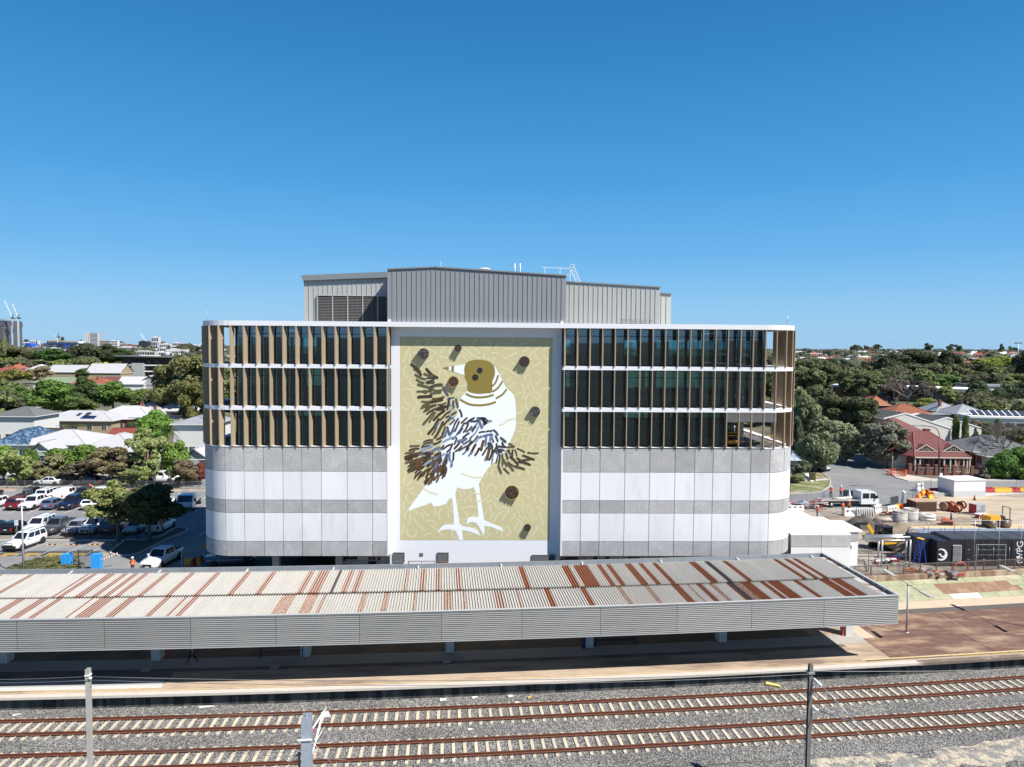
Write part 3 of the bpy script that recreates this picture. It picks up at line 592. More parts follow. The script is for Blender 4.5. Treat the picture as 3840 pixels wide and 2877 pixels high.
# mural wall, flush recess
mb = MB(); mb.box(WX0,WX1,WY,WY+.5,0,23.66); mb.build('mural_wall',mat('bright_white_wall',(.74,.75,.775),.75,ns=.6,na=.02,col2=(.60,.62,.65),c2s=.5,c2lo=.62,c2hi=.8),B)
for x,lab in ((WX0,0),(WX1,1)):
    mb = MB(); mb.box(x-(.14 if lab == 0 else 0),x+(0 if lab == 0 else .14),-.02,1.4,3.14,12.93); mb.build('wing_return',M_slab,B)
mb = MB(); mb.box(6.16,6.24,.1,1.4,12.93,23.6); mb.box(-9.4,-9.32,.1,1.4,12.93,23.6); mb.build('wing_end_post',M_frame,B)
# ---- lower panels
bands = [(10.80,12.93,'g'),(8.22,10.73,'w'),(7.07,8.16,'g'),(4.48,7.01,'w'),(3.14,4.42,'g')]
def arc_pts(cx,R_,a0,a1,n=5): return [(cx+R_*math.cos(a0+(a1-a0)*i/n),R_+R_*math.sin(a0+(a1-a0)*i/n)) for i in range(n+1)]
def wall_panel(p,z0,z1,kind,name='wall_panel'):
    """p: plan polyline (outer face); joints left between neighbours"""
    mb = MB(); k = len(p); d = .10; inn = []
    for i,(x,y) in enumerate(p):
        a = p[max(i-1,0)]; b = p[min(i+1,k-1)]; tx,ty = b[0]-a[0],b[1]-a[1]; l = math.hypot(tx,ty); inn.append((x-ty/l*d,y+tx/l*d))
    vs = [(x,y,z0) for x,y in p]+[(x,y,z1) for x,y in p]+[(x,y,z0) for x,y in inn]+[(x,y,z1) for x,y in inn]; fs = []
    for a in range(k-1): fs += [(a,a+1,k+a+1,k+a),(k+a,k+a+1,3*k+a+1,3*k+a),(a+1,a,2*k+a,2*k+a+1)]
    fs += [(0,k,3*k,2*k),(k-1,3*k-1,4*k-1,2*k-1)]; mb.add(vs,fs,0); return mb.build(name,M_greypan if kind == 'g' else M_whitepan,B)
JG = .034
seamsL = [-23.1,-22.07,-20.34,-18.65,-16.98,-15.26,-12.97,-10.73,-9.30]; seamsL[0] = -23.74
seamsR = [6.12,7.91,9.61,11.86,14.11,16.40,18.18,19.84,21.55,23.27,24.5]
for z0,z1,kd in bands:
    for a,b in zip(seamsL[1:],seamsL[2:]): wall_panel([(a+JG,0),(b-JG,0)],z0,z1,kd)
    aA = -math.pi/2-.19; wall_panel([(-22.07-JG,0),(LX,0)][::-1] if False else [(LX+LR*math.cos(aA+.01),LR+LR*math.sin(aA+.01)),(LX,0),(-22.07-JG,0)],z0,z1,kd)
    cuts = [aA-.008,-math.pi/2-.58,-math.pi]
    for a0,a1 in zip(cuts,cuts[1:]): wall_panel(arc_pts(LX,LR,a1+.008,a0-.008,5),z0,z1,kd)
    for a,b in zip(seamsR,seamsR[1:-1]): wall_panel([(a+JG,0),(b-JG,0)],z0,z1,kd)
    wall_panel([(23.27+JG,0),(RX,0)]+arc_pts(RX,RR,-math.pi/2,-math.pi/2+.14,2)[1:],z0,z1,kd)
    cuts = [-math.pi/2+.15,-math.pi/2+.62,0]
    for a0,a1 in zip(cuts,cuts[1:]): wall_panel(arc_pts(RX,RR,a0+.008,a1-.008,5),z0,z1,kd)
    for sgn,xx in ((-1,LX-LR),(1,RX+RR)):
        y = 3.7
        while y < DEEP-1: wall_panel([(xx,y+2.2),(xx,y)] if sgn < 0 else [(xx,y),(xx,y+2.2)],z0,z1,kd); y += 2.26
slab_ring(3.15,12.9,-.07,.12,'panel_backing',M_joint)
mb = MB(); oo = outline(.0,10)
mb.box(-28 if False else LX,WX0,-.03,.7,12.93,13.0); mb.box(WX1,RX,-.03,.7,12.93,13.0); mb.build('sill',M_slab,B); slab_ring(12.93,12.99,.03,.7,'sill_band',M_slab)
# ---- fins, three storeys
FDX = [.15,.06,.13]
def fin_mesh(dx,h):
    mb = MB(); l = math.hypot(dx,.62); nx,ny = .62/l*.03,-dx/l*.03
    p = [(-nx,-ny),(nx,ny),(dx+nx,.62+ny),(dx-nx,.62-ny)]
    mb.hexa([(x,y,0) for x,y in p]+[(x,y,h) for x,y in p])
    mb.box(-.035,.045,-.012,.03,0,h,0); return mb.mesh('fin',M_fin)
levels = [(20.28,23.65),(16.56,19.94),(12.99,16.21)]
fx_l = [-23.10+1.142*i for i in range(13)]
fx_r = [6.28+1.128*i for i in range(17)]
for li,(z0,z1) in enumerate(levels):
    me = fin_mesh(FDX[li],z1-z0)
    ln = ['top','middle','lowest'][li]
    for x in fx_l+fx_r: link('fin',me,B,(x,-.13,z0))
    for sx,cx,R_,s0 in ((-1,LX,LR,0),(1,RX,RR,0)):
        for i in range(1,9 if sx > 0 else 8):
            L = i*1.1-(0 if sx < 0 else .25)
            arc = R_*math.pi/2
            if L < arc:
                a = -math.pi/2+sx*L/R_; x,y = cx+(R_+.13)*math.cos(a),R_+(R_+.13)*math.sin(a); rz = a+math.pi/2
            else:
                a = -math.pi/2+sx*math.pi/2; x,y = cx+sx*(R_+.13),R_+(L-arc); rz = a+math.pi/2
            if sx > 0: rz -= R(27)*min(1,L/1.5)
            if y < DEEP-1: link('fin',me,B,(x,y,z0),rz)
# ---- glazing set back behind the fins: pane objects between mullions
GY = .82
pane_me = {}
def pane(x0,x1,z0,z1,y=GY,m=M_glz,name='window_pane'):
    key = (round(x1-x0,3),round(z1-z0,3),m.name)
    if key not in pane_me: pane_me[key] = MB().box(0,x1-x0,0,.02,0,z1-z0).mesh('window_pane',m)
    return link(name,pane_me[key],B,(x0,y,z0))
for li,(z0,z1) in enumerate(levels):
    for xs in (fx_l,fx_r):
        fr = MB()
        n = len(xs)-1
        if li == 2 and xs is fx_r: n = 13
        for i in range(n):
            x0,x1 = xs[i]+.19,xs[i+1]+.19
            if i == 0 and xs is fx_r: x0 = 6.26
            pane(x0+.03,x1-.03,z0+.12,z1-.72); pane(x0+.03,x1-.03,z1-.66,z1-.06)
            fr.box(x1-.03,x1+.03,GY-.04,GY+.08,z0,z1)
            fr.box(x0+.03,x1-.03,GY-.02,GY+.05,z1-.72,z1-.66); fr.box(x0+.03,x1-.03,GY-.03,GY+.06,z0,z0+.12)
        fr.box(xs[0]+.13,xs[0]+.22,GY-.04,GY+.1,z0,z1)
        fr.build('window_frame',M_frame,B)
# side and back glazing of the office floors
M_glzb = glass('rear_glass',(.62,.80,.78),.03)
gx0,gx1 = fx_l[0]+.19,24.5
for li,(z0,z1) in enumerate(levels):
    rx = gx1 if li < 2 else fx_r[13]+.19
    for yy in [1+i*2.4 for i in range(8)]:
        for xx in (gx0-.02,rx):
            mb = MB(); mb.box(xx,xx+.02,yy,yy+2.3,z0+.1,z1-.06); mb.build('side_pane',M_glz,B)
    for i in range(19):
        x0 = gx0+.6+i*2.5
        if li == 1 and i in (2,9,14): continue
        mb = MB(); mb.box(x0+.05,x0+2.4,DEEP-.6,DEEP-.58,z0+.7,z1-.8); mb.build('rear_pane',M_glzb,B)
mb = MB()
for li,(z0,z1) in enumerate(levels):
    mb.box(gx0,gx1,DEEP-.75,DEEP-.5,z0-.3,z0+.7); mb.box(gx0,gx1,DEEP-.75,DEEP-.5,z1-.8,z1+.05)
    for i in range(20):
        x0 = gx0+.6+i*2.5
        wdt = [.25,.9,.25,1.6,.3][(i*3+li) % 5]; mb.box(x0-wdt/2,x0+wdt/2,DEEP-.76,DEEP-.49,z0+.7,z1-.8)
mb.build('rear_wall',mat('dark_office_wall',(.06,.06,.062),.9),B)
mb = MB()      # columns, core walls, partitions inside
for li,(z0,z1) in enumerate(levels):
    mb.box(-17,-10.5,9,16,z0,z1); mb.box(-9.2,6,6.5,7,z0,z1); mb.box(9.5,13.5,10,15,z0,z1)
    for x in (-20,-12,7.5,15,22.5): mb.box(x-.3,x+.3,3.2,3.8,z0,z1)
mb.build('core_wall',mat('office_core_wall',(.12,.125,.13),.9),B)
mb = MB()      # vertical blinds at intervals behind the glass
for li,(z0,z1) in enumerate(levels):
    for xs in (fx_l,fx_r):
        for i in range(len(xs)-1):
            if li == 2 and xs is fx_r and i > 12: continue
            r_ = random.Random(li*100+i+(50 if xs is fx_r else 0))
            if r_.random() < .45:
                for k in range(r_.randint(2,6)): x = xs[i]+.3+k*.16; mb.box(x,x+.07,1.35,1.38,z0+.1,z1-.8-r_.random()*.4)
mb.build('blind_slats',mat('pale_blind',(.30,.38,.37),.8),B)['kind'] = 'stuff'
mb = MB()
for z0,z1 in levels[:1]:
    for x in (-19.5,-15,10,17,21): mb.box(x-.6,x+.6,4.4,4.6,z1-.5,z1-.45)
mb.build('ceiling_panel',M_whitepl,B)
# open corner bay at the lower right office floor: concrete bulkhead and column, scissor lift and guard rail
mb = MB(); mb.box(21.1,25.9,.95,1.15,15.25,16.2); mb.build('bulkhead',M_white,B)
mb = MB(); mb.tube([(23.0,2.4,12.9),(23.0,2.4,16.2)],.38,16); mb.build('round_column',M_conc,B)
lf = empty('scissor_lift',(21.75,1.6,12.9),0,'yellow scissor lift platform standing in the open corner bay beside the round column','lift')
mb = MB(); mb.box(-.7,.9,-.35,.45,.3,.62); mb.build('chassis',mat('lift_yellow',(.62,.33,.03),.5),lf)
for x in (-.5,.65):
    for y in (-.38,.48): mb = MB(); mb.M = Matrix.Translation((x,y,.18)) @ Matrix.Rotation(math.pi/2,4,'X'); mb.lathe([(0,-.06),(.18,-.06),(.18,.06),(0,.06)],12); mb.build('wheel',M_rubber,lf)
mb = MB(); [mb.bar((-.5,y,.62+.2*k),(.7,y,.82+.2*k),.05) or mb.bar((.7,y,.62+.2*k),(-.5,y,.82+.2*k),.05) for k in range(3) for y in (-.25,.35)]; mb.build('scissor_arms',M_black,lf)
mb = MB(); mb.box(-.75,.95,-.38,.48,1.3,1.36)
for x in (-.75,.1,.93):
    for y in (-.38,.46): mb.box(x,x+.03,y,y+.03,1.36,2.3)
for z in (1.8,2.28):
    for y in (-.38,.46): mb.box(-.75,.96,y,y+.03,z,z+.03)
mb.build('guard_rail',mat('lift_yellow',(.62,.33,.03),.5),lf)
mb = MB(); [mb.tube([(x,.0,1.4),(x,.0,2.2)],.13,10) for x in (-.3,.0,.35)]; mb.build('gas_bottle',mat('bottle_teal',(.05,.22,.22),.5),lf)
gr = empty('guard_railing',(21.4,.9,12.99),0,'yellow temporary guard railing along the open edge of the corner bay','railing')
for z in (.45,1.0): mb = MB(); mb.box(0,4.3,0,.04,z,z+.04); mb.build('rail',mat('lift_yellow',(.62,.33,.03)),gr)
for i in range(5): mb = MB(); mb.box(i*1.05,i*1.05+.04,-.01,.05,0,1.05); mb.build('post',mat('lift_yellow',(.62,.33,.03)),gr)
# ---- ground storey behind the overhang
GFY = 3.6
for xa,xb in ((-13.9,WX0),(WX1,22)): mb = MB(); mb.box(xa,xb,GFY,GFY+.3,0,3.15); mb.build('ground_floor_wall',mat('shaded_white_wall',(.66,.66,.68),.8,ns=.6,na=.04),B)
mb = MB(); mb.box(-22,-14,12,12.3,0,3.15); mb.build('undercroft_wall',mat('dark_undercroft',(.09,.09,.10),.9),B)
for x in (-20,-14.2,9,16,23): mb = MB(); mb.box(x-.3,x+.3,2,2.6,0,3.16); mb.build('pilotis',M_conc,B)
def fac(x0,x1,z0,z1,name,m,y=GFY,d=.06): mb = MB(); mb.box(x0,x1,y-d,y,z0,z1); return mb.build(name,m,B)
# openings on the shaded wall, read at their place
def gf(px0,px1,py0,py1,name,m,y=GFY,d=.06):
    a = depth_at(px0,py0,y); b = depth_at(px1,py1,y); fac(a.x,b.x,b.z,a.z,name,m,y,d)
gf(1296,1340,2087,2098,'vent_louvre',M_frame); gf(1284,1428,2103,2135,'double_door',mat('pale_door',(.5,.5,.52),.6)); gf(1381,1412,2104,2135,'door_opening',M_darkvoid,d=.09)
for x in (1262,1277,1382,1396,1415): gf(x,x+12,2090,2099,'small_vent',mat('maroon_vent',(.09,.02,.02),.6))
for (x0,x1,y0,y1) in ((2104,2114,2095,2104),(2118,2168,2090,2102),(2124,2162,2104,2112),(2198,2212,2088,2100),(2225,2240,2088,2098),(2270,2285,2088,2098),(2312,2324,2095,2104),(2332,2346,2095,2104),(2355,2398,2090,2102),(2512,2522,2095,2103),(2530,2542,2095,2103),(2600,2625,2090,2100)): gf(x0,x1,y0,y1,'vent_grille',M_frame)
# louvres and doors on the white mural wall
M_louv = mat('grey_louvre',(.17,.17,.175),.6,.2)
def louvre(px0,px1,py0,py1,n=8):
    a = depth_at(px0,py0,WY); b = depth_at(px1,py1,WY); mb = MB(); mb.box(a.x,b.x,WY-.03,WY-.004,b.z,a.z); o = mb.build('louvre',M_frame,B); h = (a.z-b.z)/n
    for i in range(n):
        z = b.z+i*h; mb = MB(); mb.hexa([(a.x+.03,WY-.10,z),(b.x-.03,WY-.10,z),(b.x-.03,WY-.03,z+h*.1),(a.x+.03,WY-.03,z+h*.1),(a.x+.03,WY-.10,z+h*.25),(b.x-.03,WY-.10,z+h*.25),(b.x-.03,WY-.03,z+h*.8),(a.x+.03,WY-.03,z+h*.8)]); mb.build('blade',M_louv,o)
    mb = MB()
    for q in ((a.x-.04,a.x+.02,b.z,a.z),(b.x-.02,b.x+.04,b.z,a.z),(a.x-.04,b.x+.04,b.z-.04,b.z),(a.x-.04,b.x+.04,a.z,a.z+.04)): mb.box(q[0],q[1],WY-.12,WY-.002,q[2],q[3])
    mb.build('louvre_frame',M_louv,o)
louvre(1477,1516,2073,2105); louvre(1642,1681,2073,2105); louvre(1996,2080,2082,2104,7)
def wallbox(px0,px1,py0,py1,name,m,d=.05):
    a = depth_at(px0,py0,WY); b = depth_at(px1,py1,WY); mb = MB(); mb.box(a.x,b.x,WY-d,WY-.002,b.z,a.z); return mb.build(name,m,B)
wallbox(1573,1587,2074,2086,'small_vent',M_louv,.04)
wallbox(1532,1630,2104,2140,'door_frame',M_frame,.04); wallbox(1534,1579,2106,2140,'door',mat('white_door',(.72,.72,.74),.6),.07); wallbox(1581,1628,2106,2140,'door',mat('white_door',(.72,.72,.74)),.07)
wallbox(1477,1518,2115,2140,'door_frame',M_frame,.04); wallbox(1480,1515,2117,2140,'door',mat('white_door',(.72,.72,.74)),.07)
wallbox(1642,1682,2115,2140,'door_frame',M_frame,.04); 
for x in (1647,1661): wallbox(x,x+13,2108,2117,'warning_light',mat('amber_lens',(.25,.06,.01),.3),.25)
# ================================================================ plant rooms on the roof
M_clad = mat('grey_rib_cladding',(.27,.285,.30),.55,.15,ns=.4,na=.04); M_cladl = mat('light_rib_cladding',(.42,.43,.42),.55,.1,ns=.4,na=.04)
M_flash = mat('grey_flashing',(.24,.26,.275),.5,.2)
def plant_room(name,x0,x1,y0,y1,tops,label_m,pitch_=.42):
    """tops: list of (x, z) along the front roof line"""
    r = link(name,None,B) if False else empty(name,(0,0,0),parent=B)
    pts = [(x0,y0,23.9)]+[(x,y0,z) for x,z in tops][::1]+[(x1,y0,23.9)]
    mb = MB(); mb.prism(pts,(0,y1-y0,0)); mb.build('plant_room_body',label_m,r)
    def ztop(x):
        for (xa,za),(xb,zb) in zip(tops,tops[1:]):
            if xa <= x <= xb: return za+(zb-za)*(x-xa)/(xb-xa)
        return tops[-1][1]
    n = int((x1-x0)/pitch_)
    for i in range(n):
        a = x0+i*(x1-x0)/n; b = a+(x1-x0)/n
        mb = MB(); mb.hexa([(a+.0,y0-.03,23.95),(b-.045,y0-.03,23.95),(b-.045,y0,23.95),(a,y0,23.95),(a,y0-.03,ztop(a)-.06),(b-.045,y0-.03,ztop(b)-.06),(b-.045,y0,ztop(b)-.06),(a,y0,ztop(a)-.06)])
        mb.hexa([(a-.0,y0-.075,23.95),(a+.045,y0-.075,23.95),(a+.045,y0-.03,23.95),(a,y0-.03,23.95),(a,y0-.075,ztop(a)-.06),(a+.045,y0-.075,ztop(a)-.06),(a+.045,y0-.03,ztop(a)-.06),(a,y0-.03,ztop(a)-.06)])
        mb.build('cladding_panel',label_m,r)
    mb = MB()
    for (xa,za),(xb,zb) in zip(tops,tops[1:]):
        mb.hexa([(xa-.02,y0-.14,za-.06),(xb+.02,y0-.14,zb-.06),(xb+.02,y1,zb-.06),(xa-.02,y1,za-.06),(xa-.02,y0-.14,za+.06),(xb+.02,y0-.14,zb+.06),(xb+.02,y1,zb+.06),(xa-.02,y1,za+.06)])
    mb.build('roof_flashing',M_flash,r); return r
plant_room('plant_room',-9.42,6.42,.35,13,[(-9.42,28.72),(-5.25,28.95),(6.42,28.32)],M_clad)
plant_room('plant_room',6.5,15.3,2.4,13,[(6.5,27.98),(15.3,27.55)],M_cladl)
plant_room('plant_room',15.32,16.75,4.0,12,[(15.32,27.15),(16.75,27.05)],mat('pale_rib_cladding',(.52,.53,.50),.55,.1))
lp = plant_room('plant_room',-17.45,-9.5,3.0,12,[(-17.45,27.84),(-9.5,28.22)],M_cladl)
mb = MB(); mb.hexa([(-17.5,2.7,27.86),(-9.5,2.7,28.24),(-9.5,3.1,28.24),(-17.5,3.1,27.86),(-17.65,2.7,28.34),(-9.5,2.7,28.76),(-9.5,3.1,28.76),(-17.65,3.1,28.34)]); mb.build('fascia_board',M_flash,lp)
M_lblade = mat('brown_louvre_blade',(.16,.155,.15),.7,.1)
lv = MB(); lv.box(-16.2,-9.6,2.93,2.965,24.0,26.5); lo = lv.build('louvre_bank',M_frame,lp)
bm_ = {}
for i in range(5):
    a = -16.15+i*1.38
    for k in range(17):
        z = 24.05+k*.142; mb = MB(); mb.hexa([(a,2.80,z),(a+1.28,2.80,z),(a+1.28,2.93,z+.03),(a,2.93,z+.03),(a,2.80,z+.03),(a+1.28,2.80,z+.03),(a+1.28,2.93,z+.12),(a,2.93,z+.12)]); mb.build('louvre_blade',M_lblade,lo)
mb = MB()
for i in range(6): a = -16.23+i*1.38; mb.box(a,a+.08,2.76,2.94,24.0,26.52)
mb.box(-16.23,-9.55,2.75,2.94,26.50,26.60); mb.build('louvre_post',M_cladl,lo)
mb = MB(); mb.tube([(11.6,2.2,24.55),(11.7,2.2,24.4),(14.6,2.2,24.4),(14.7,2.2,24.55)],.02,6); mb.tube([(11.7,2.2,24.52),(14.6,2.2,24.52)],.014,6)
for x in (12,12.9,13.8,14.5): mb.bar((x,2.35,24.46),(x,2.18,24.46),.03)
mb.build('wall_conduit',M_mastd,B)
# rooftop things
def roof_item(name,label,cat,mb,m): return tag(mb.build(name,m),label,cat)
ld = empty('roof_ladder',(7.1,3.0,28.3),0,'white rooftop guard rail and inclined access ladder above the plant room','ladder')
mb = MB()
for dx,x in ((0,0),(1,.45)):
    pass
for xo in (0,.42): mb.bar((-.15+xo*.0+xo,.0,1.15),(.62+xo,0,-.6),.06)
for i in range(9): f_ = i/9; mb.bar((-.12+.72*f_,0,1.05-1.65*f_),(.3+.72*f_,0,1.05-1.65*f_),.04)
mb.tube([(-.2,0,1.1),(.0,0,1.3),(.25,0,1.3),(.35,0,1.1)],.03,6); mb.build('ladder_flight',M_whitepl,ld)
mb = MB()
for z in (.95,.35): mb.bar((-2.7,0,z+.08),(-.1,0,z-.02),.05)
for x in (-2.4,-1.0,-.05): mb.box(x-.03,x+.03,-.03,.03,-.3,1.0)
mb.build('guard_rail',M_whitepl,ld)
for px,t_,b_ in ((1931,988,1022),(1951,988,1022)):
    a = depth_at(px,t_,3); roof_item('antenna','short white vent pipe of a pair on the plant room roof','antenna',MB().tube([(a.x,3,28.3),(a.x,3,a.z)],.05,8),M_whitepl)['group'] = 'vent pipes on the plant room roof'
a = depth_at(1653,978,6); roof_item('lightning_rod','thin lightning rod above the peak of the central plant room','rod',MB().tube([(a.x,6,28.6),(a.x,6,a.z)],.025,5),M_galv)
a = depth_at(2954,1185,3); roof_item('lightning_rod','thin lightning rod on the right end of the white roof','rod',MB().tube([(a.x,3,24),(a.x,3,a.z)],.025,5),M_galv)
a = depth_at(776,1160,4); roof_item('lightning_rod','thin lightning rod on the left end of the white roof','rod',MB().tube([(a.x,4,24),(a.x,4,a.z)],.02,5),M_galv)
a = depth_at(1815,1012,6); roof_item('roof_vent','flat white vent cowl on the central plant room roof','vent',MB().lathe([(.4,28.4),(.4,a.z),(.7,a.z+.02),(.5,a.z+.14),(0,a.z+.18)],12,c=(a.x,6,0)),M_whitepl)
for px in (1460,2107): a = depth_at(px,1205,.2); roof_item('roof_anchor','small white block on the parapet at the %s end of the mural bay' % ('left' if px < 1800 else 'right'),'block',MB().box(a.x-.12,a.x+.12,.05,.3,24.08,24.3),M_whitepl)
# ================================================================ annex at the right
AN = empty('annex_building',(28,3,0),0,'low white flat roofed annex with grey panel band beside the main building','building'); aiv = Vector((28,3,0))
def an(mb,name,m): mb.v = [tuple(Vector(v)-aiv) for v in mb.v]; return mb.build(name,m,AN)
M_anwhite = mat('bright_roof_membrane',(.80,.80,.79),.7,ns=.3,na=.03)
mb = MB(); mb.box(28.46,34.2,3.1,8.0,0,4.25); mb.box(34.0,35.6,4.3,8,0,4.25); mb.box(26,33.4,8,13.2,0,4.2); an(mb,'annex_wall',M_white)
mb = MB(); mb.box(28.40,34.25,3.05,8.05,4.25,4.37); mb.box(34.25,35.9,4.1,8.05,4.25,4.42); mb.box(26,33.5,8.05,13.2,4.2,4.39); mb.box(31,34.6,8.05,9.6,4.2,4.42); an(mb,'annex_roof',M_anwhite)
for a,b in ((28.46,31.35),(31.40,34.2)):
    an(MB().box(a,b,3.0,3.1,3.12,4.24),'grey_panel',M_greypan); an(MB().box(a,b,3.0,3.1,0,3.06),'white_panel',M_whitepan)
an(MB().box(34.22,35.55,4.2,4.3,3.3,4.24),'grey_panel',M_greypan); an(MB().box(34.22,35.55,4.2,4.3,.9,3.24),'white_panel',M_whitepan); an(MB().box(34.22,35.55,4.2,4.3,0,.84),'base_panel',M_greypan)
an(MB().box(34.55,34.9,4.15,4.2,2.55,2.9),'small_window',M_frame)
an(MB().box(28.15,28.4,3.2,3.4,0,4.4),'downpipe',M_louv)
# ================================================================ the mural: flat paint on the white wall
MU = empty('mural',(0,0,0),parent=B); MU['label'] = 'khaki mural of a pale big bird with a smaller dark brushstroke bird flying across it'
def mx_(x,y): return (-8.38+(x-106)*.013645,22.80-(y-110)*.013704)        # mural survey grid to wall metres
def A_(x,y): return ((1500+x/3.6825-1440)*1.7629,(1300+y/3.6825-1200)*1.7629)
def B_(x,y): return ((1740+x/5.919-1440)*1.7629,(1540+y/5.919-1200)*1.7629)
def paint_poly(mb,pts,lay,m=0): mb.poly([(mx_(x,y)[0],WY-.004*lay,mx_(x,y)[1]) for x,y in pts],m)
def smooth(pts,n=4,closed=True):
    k = len(pts); out = []
    for i in range(k if closed else k-1):
        p0,p1,p2,p3 = (pts[(i-1) % k] if closed else pts[max(i-1,0)]),pts[i],pts[(i+1) % k],(pts[(i+2) % k] if closed else pts[min(i+2,k-1)])
        for j in range(n):
            t = j/n; out.append(tuple(.5*((2*p1[a])+(-p0[a]+p2[a])*t+(2*p0[a]-5*p1[a]+4*p2[a]-p3[a])*t*t+(-p0[a]+3*p1[a]-3*p2[a]+p3[a])*t**3) for a in (0,1)))
    if not closed: out.append(pts[-1])
    return out
def ribbon(mb,pts,wd,lay,m=0,caps=True):
    """a brush stroke with round ends along pts (mural grid)"""
    P = [Vector((*p,0)) for p in pts]; k = len(P); L_,R_ = [],[]
    for i in range(k):
        d = (P[min(i+1,k-1)]-P[max(i-1,0)]); d = d.normalized() if d.length else Vector((1,0,0)); n = Vector((-d.y,d.x,0))*wd/2; L_.append(P[i]+n); R_.append(P[i]-n)
    y = WY-.004*lay; W = lambda p: (mx_(p.x,p.y)[0],y,mx_(p.x,p.y)[1])
    mb.add([W(p) for p in L_]+[W(p) for p in R_],[(i,i+1,k+i+1,k+i) for i in range(k-1)],m)
    if caps:
        for e,q in ((0,1),(k-1,k-2)):
            d = (P[e]-P[q]).normalized(); n = Vector((-d.y,d.x,0)); arc = [P[e]+(n*math.cos(a)+d*math.sin(a))*wd/2 for a in [math.pi*j/5 for j in range(6)]]
            mb.add([W(p) for p in arc],[tuple(range(6))],m)
mb = MB(); paint_poly(mb,[(106,110),(1109,110),(1099,1457),(106,1457)],1); mb.build('mural_background',M_mural_bg,MU)
# pale worm like squiggles over the whole background
sq = random.Random(11); mb = MB(); placed = []
tries = 0
while len(placed) < 420 and tries < 9000:
    tries += 1; x,y = sq.uniform(125,1080),sq.uniform(130,1440); a = sq.uniform(0,6.28); turn = sq.choice([-.42,-.3,-.1,.05,.1,.3,.42]); L = sq.randint(3,11); pts = [(x,y)]
    for i in range(L):
        a += turn; 
        if sq.random() < .12: turn = -turn
        x += 13*math.cos(a); y += 13*math.sin(a); pts.append((x,y))
    if any(not (118 < px < 1085 and 122 < py < 1445) for px,py in pts): continue
    if any((px-qx)**2+(py-qy)**2 < 19**2 for px,py in pts for qx,qy in [q for pp in placed for q in pp]): continue
    placed.append(pts); ribbon(mb,pts,14,2)
mb.build('squiggle_pattern',mat('squiggle_pale',H('#cdc69f'),.75),MU)['kind'] = 'stuff'
mb = MB()
for x0,y0,x1,y1 in ((905,330,985,520),(940,320,1010,540),(985,660,905,980),(950,640,870,960),(1010,680,940,1010),(880,1190,960,1330),(910,1180,985,1330),(850,1200,930,1330)): ribbon(mb,[(x0,y0),((x0+x1)/2,(y0+y1)/2),(x1,y1)],14,3)
mb.build('long_rays',mat('squiggle_pale2',H('#cbc394'),.75),MU)
# big pale bird
body = smooth([(548,462),(497,525),(482,620),(430,680),(392,760),(372,850),(345,960),(320,1040),(275,1090),(240,1140),(200,1195),(160,1248)],3,False) + [(165,1258)] + smooth([(165,1258),(230,1235),(290,1215),(308,1205),(328,1228),(365,1228),(400,1215),(405,1222),(430,1180)],3,False)[1:] + [(450,1175),(455,1215),(460,1280),(463,1352)] + smooth([(463,1352),(420,1350),(385,1362),(350,1408)],3,False)[1:] + smooth([(350,1408),(380,1390),(430,1383),(475,1395)],3,False)[1:] + [(492,1430),(500,1457),(524,1457),(518,1390)] + smooth([(518,1390),(560,1396),(600,1408),(645,1430)],3,False)[1:] + smooth([(645,1430),(610,1382),(560,1368),(520,1360),(500,1340)],3,False)[1:] + [(490,1270),(474,1180),(472,1140),(484,1103),(520,1115),(560,1113),(594,1101),(606,1140),(614,1180),(622,1260),(625,1300)] + smooth([(625,1300),(580,1298),(555,1310),(545,1350)],3,False)[1:] + smooth([(545,1350),(575,1334),(605,1340),(625,1358)],3,False)[1:] + [(645,1395),(660,1422),(668,1400),(665,1358)] + smooth([(665,1358),(710,1368),(750,1382),(792,1400)],3,False)[1:] + smooth([(792,1400),(775,1366),(720,1345),(665,1320)],3,False)[1:] + [(654,1260),(640,1175),(632,1110),(625,1080)] + smooth([(625,1080),(660,1020),(700,960),(770,900),(825,810),(866,715),(871,640),(867,540),(850,482),(808,447)],3,False)[1:] + [(730,300),(700,300)]
M_birdw = mat('bird_white',H('#e9edf2'),.75)
mb = MB(); paint_poly(mb,body,4); mb.build('pale_bird',M_birdw,MU)
mb = MB(); ribbon(mb,smooth([(762,688),(790,680),(815,655),(868,644)],4,False),12,5); ribbon(mb,smooth([(512,1010),(550,1025),(600,1037),(650,1037)],4,False),12,5); ribbon(mb,[(594,1142),(632,1145)],12,5); ribbon(mb,[(606,1192),(644,1192)],12,5); ribbon(mb,smooth([(262,1110),(300,1135),(350,1148)],4,False),12,5); ribbon(mb,smooth([(270,1050),(290,1070),(314,1078)],4,False),12,5)
mb.build('pale_bands',mat('bird_cream_band',H('#dcd3b0'),.75),MU)
M_gold = mat('mural_gold',H('#867633'),.7)
mb = MB(); paint_poly(mb,[(383,312),(534,287),(532,362)],5); mb.build('beak',M_birdw,MU)
mb = MB(); paint_poly(mb,[(383,312),(426,304.8),(426,325)],6); paint_poly(mb,[(443,301.5),(460,299),(460,338),(443,332)],6)
paint_poly(mb,smooth([(528,312),(535,288),(558,268),(600,259),(645,258),(688,268),(716,288),(729,318),(728,362),(712,405),(710,470),(670,478),(630,482),(590,478),(551,462),(550,408),(535,380),(528,340)],3),6)
def arcband(p,w_): ribbon(mb,smooth(p,5,False),w_,6,caps=False)
arcband([(538,481),(580,500),(625,505),(680,500),(722,487)],14); arcband([(502,520),(560,550),(625,557),(690,550),(737,534)],14)
arcband([(710,432),(735,405),(752,358)],12); arcband([(713,468),(750,442),(780,398)],13); arcband([(737,512),(780,485),(808,450)],13)
mb.build('gold_head',M_gold,MU)
mb = MB()
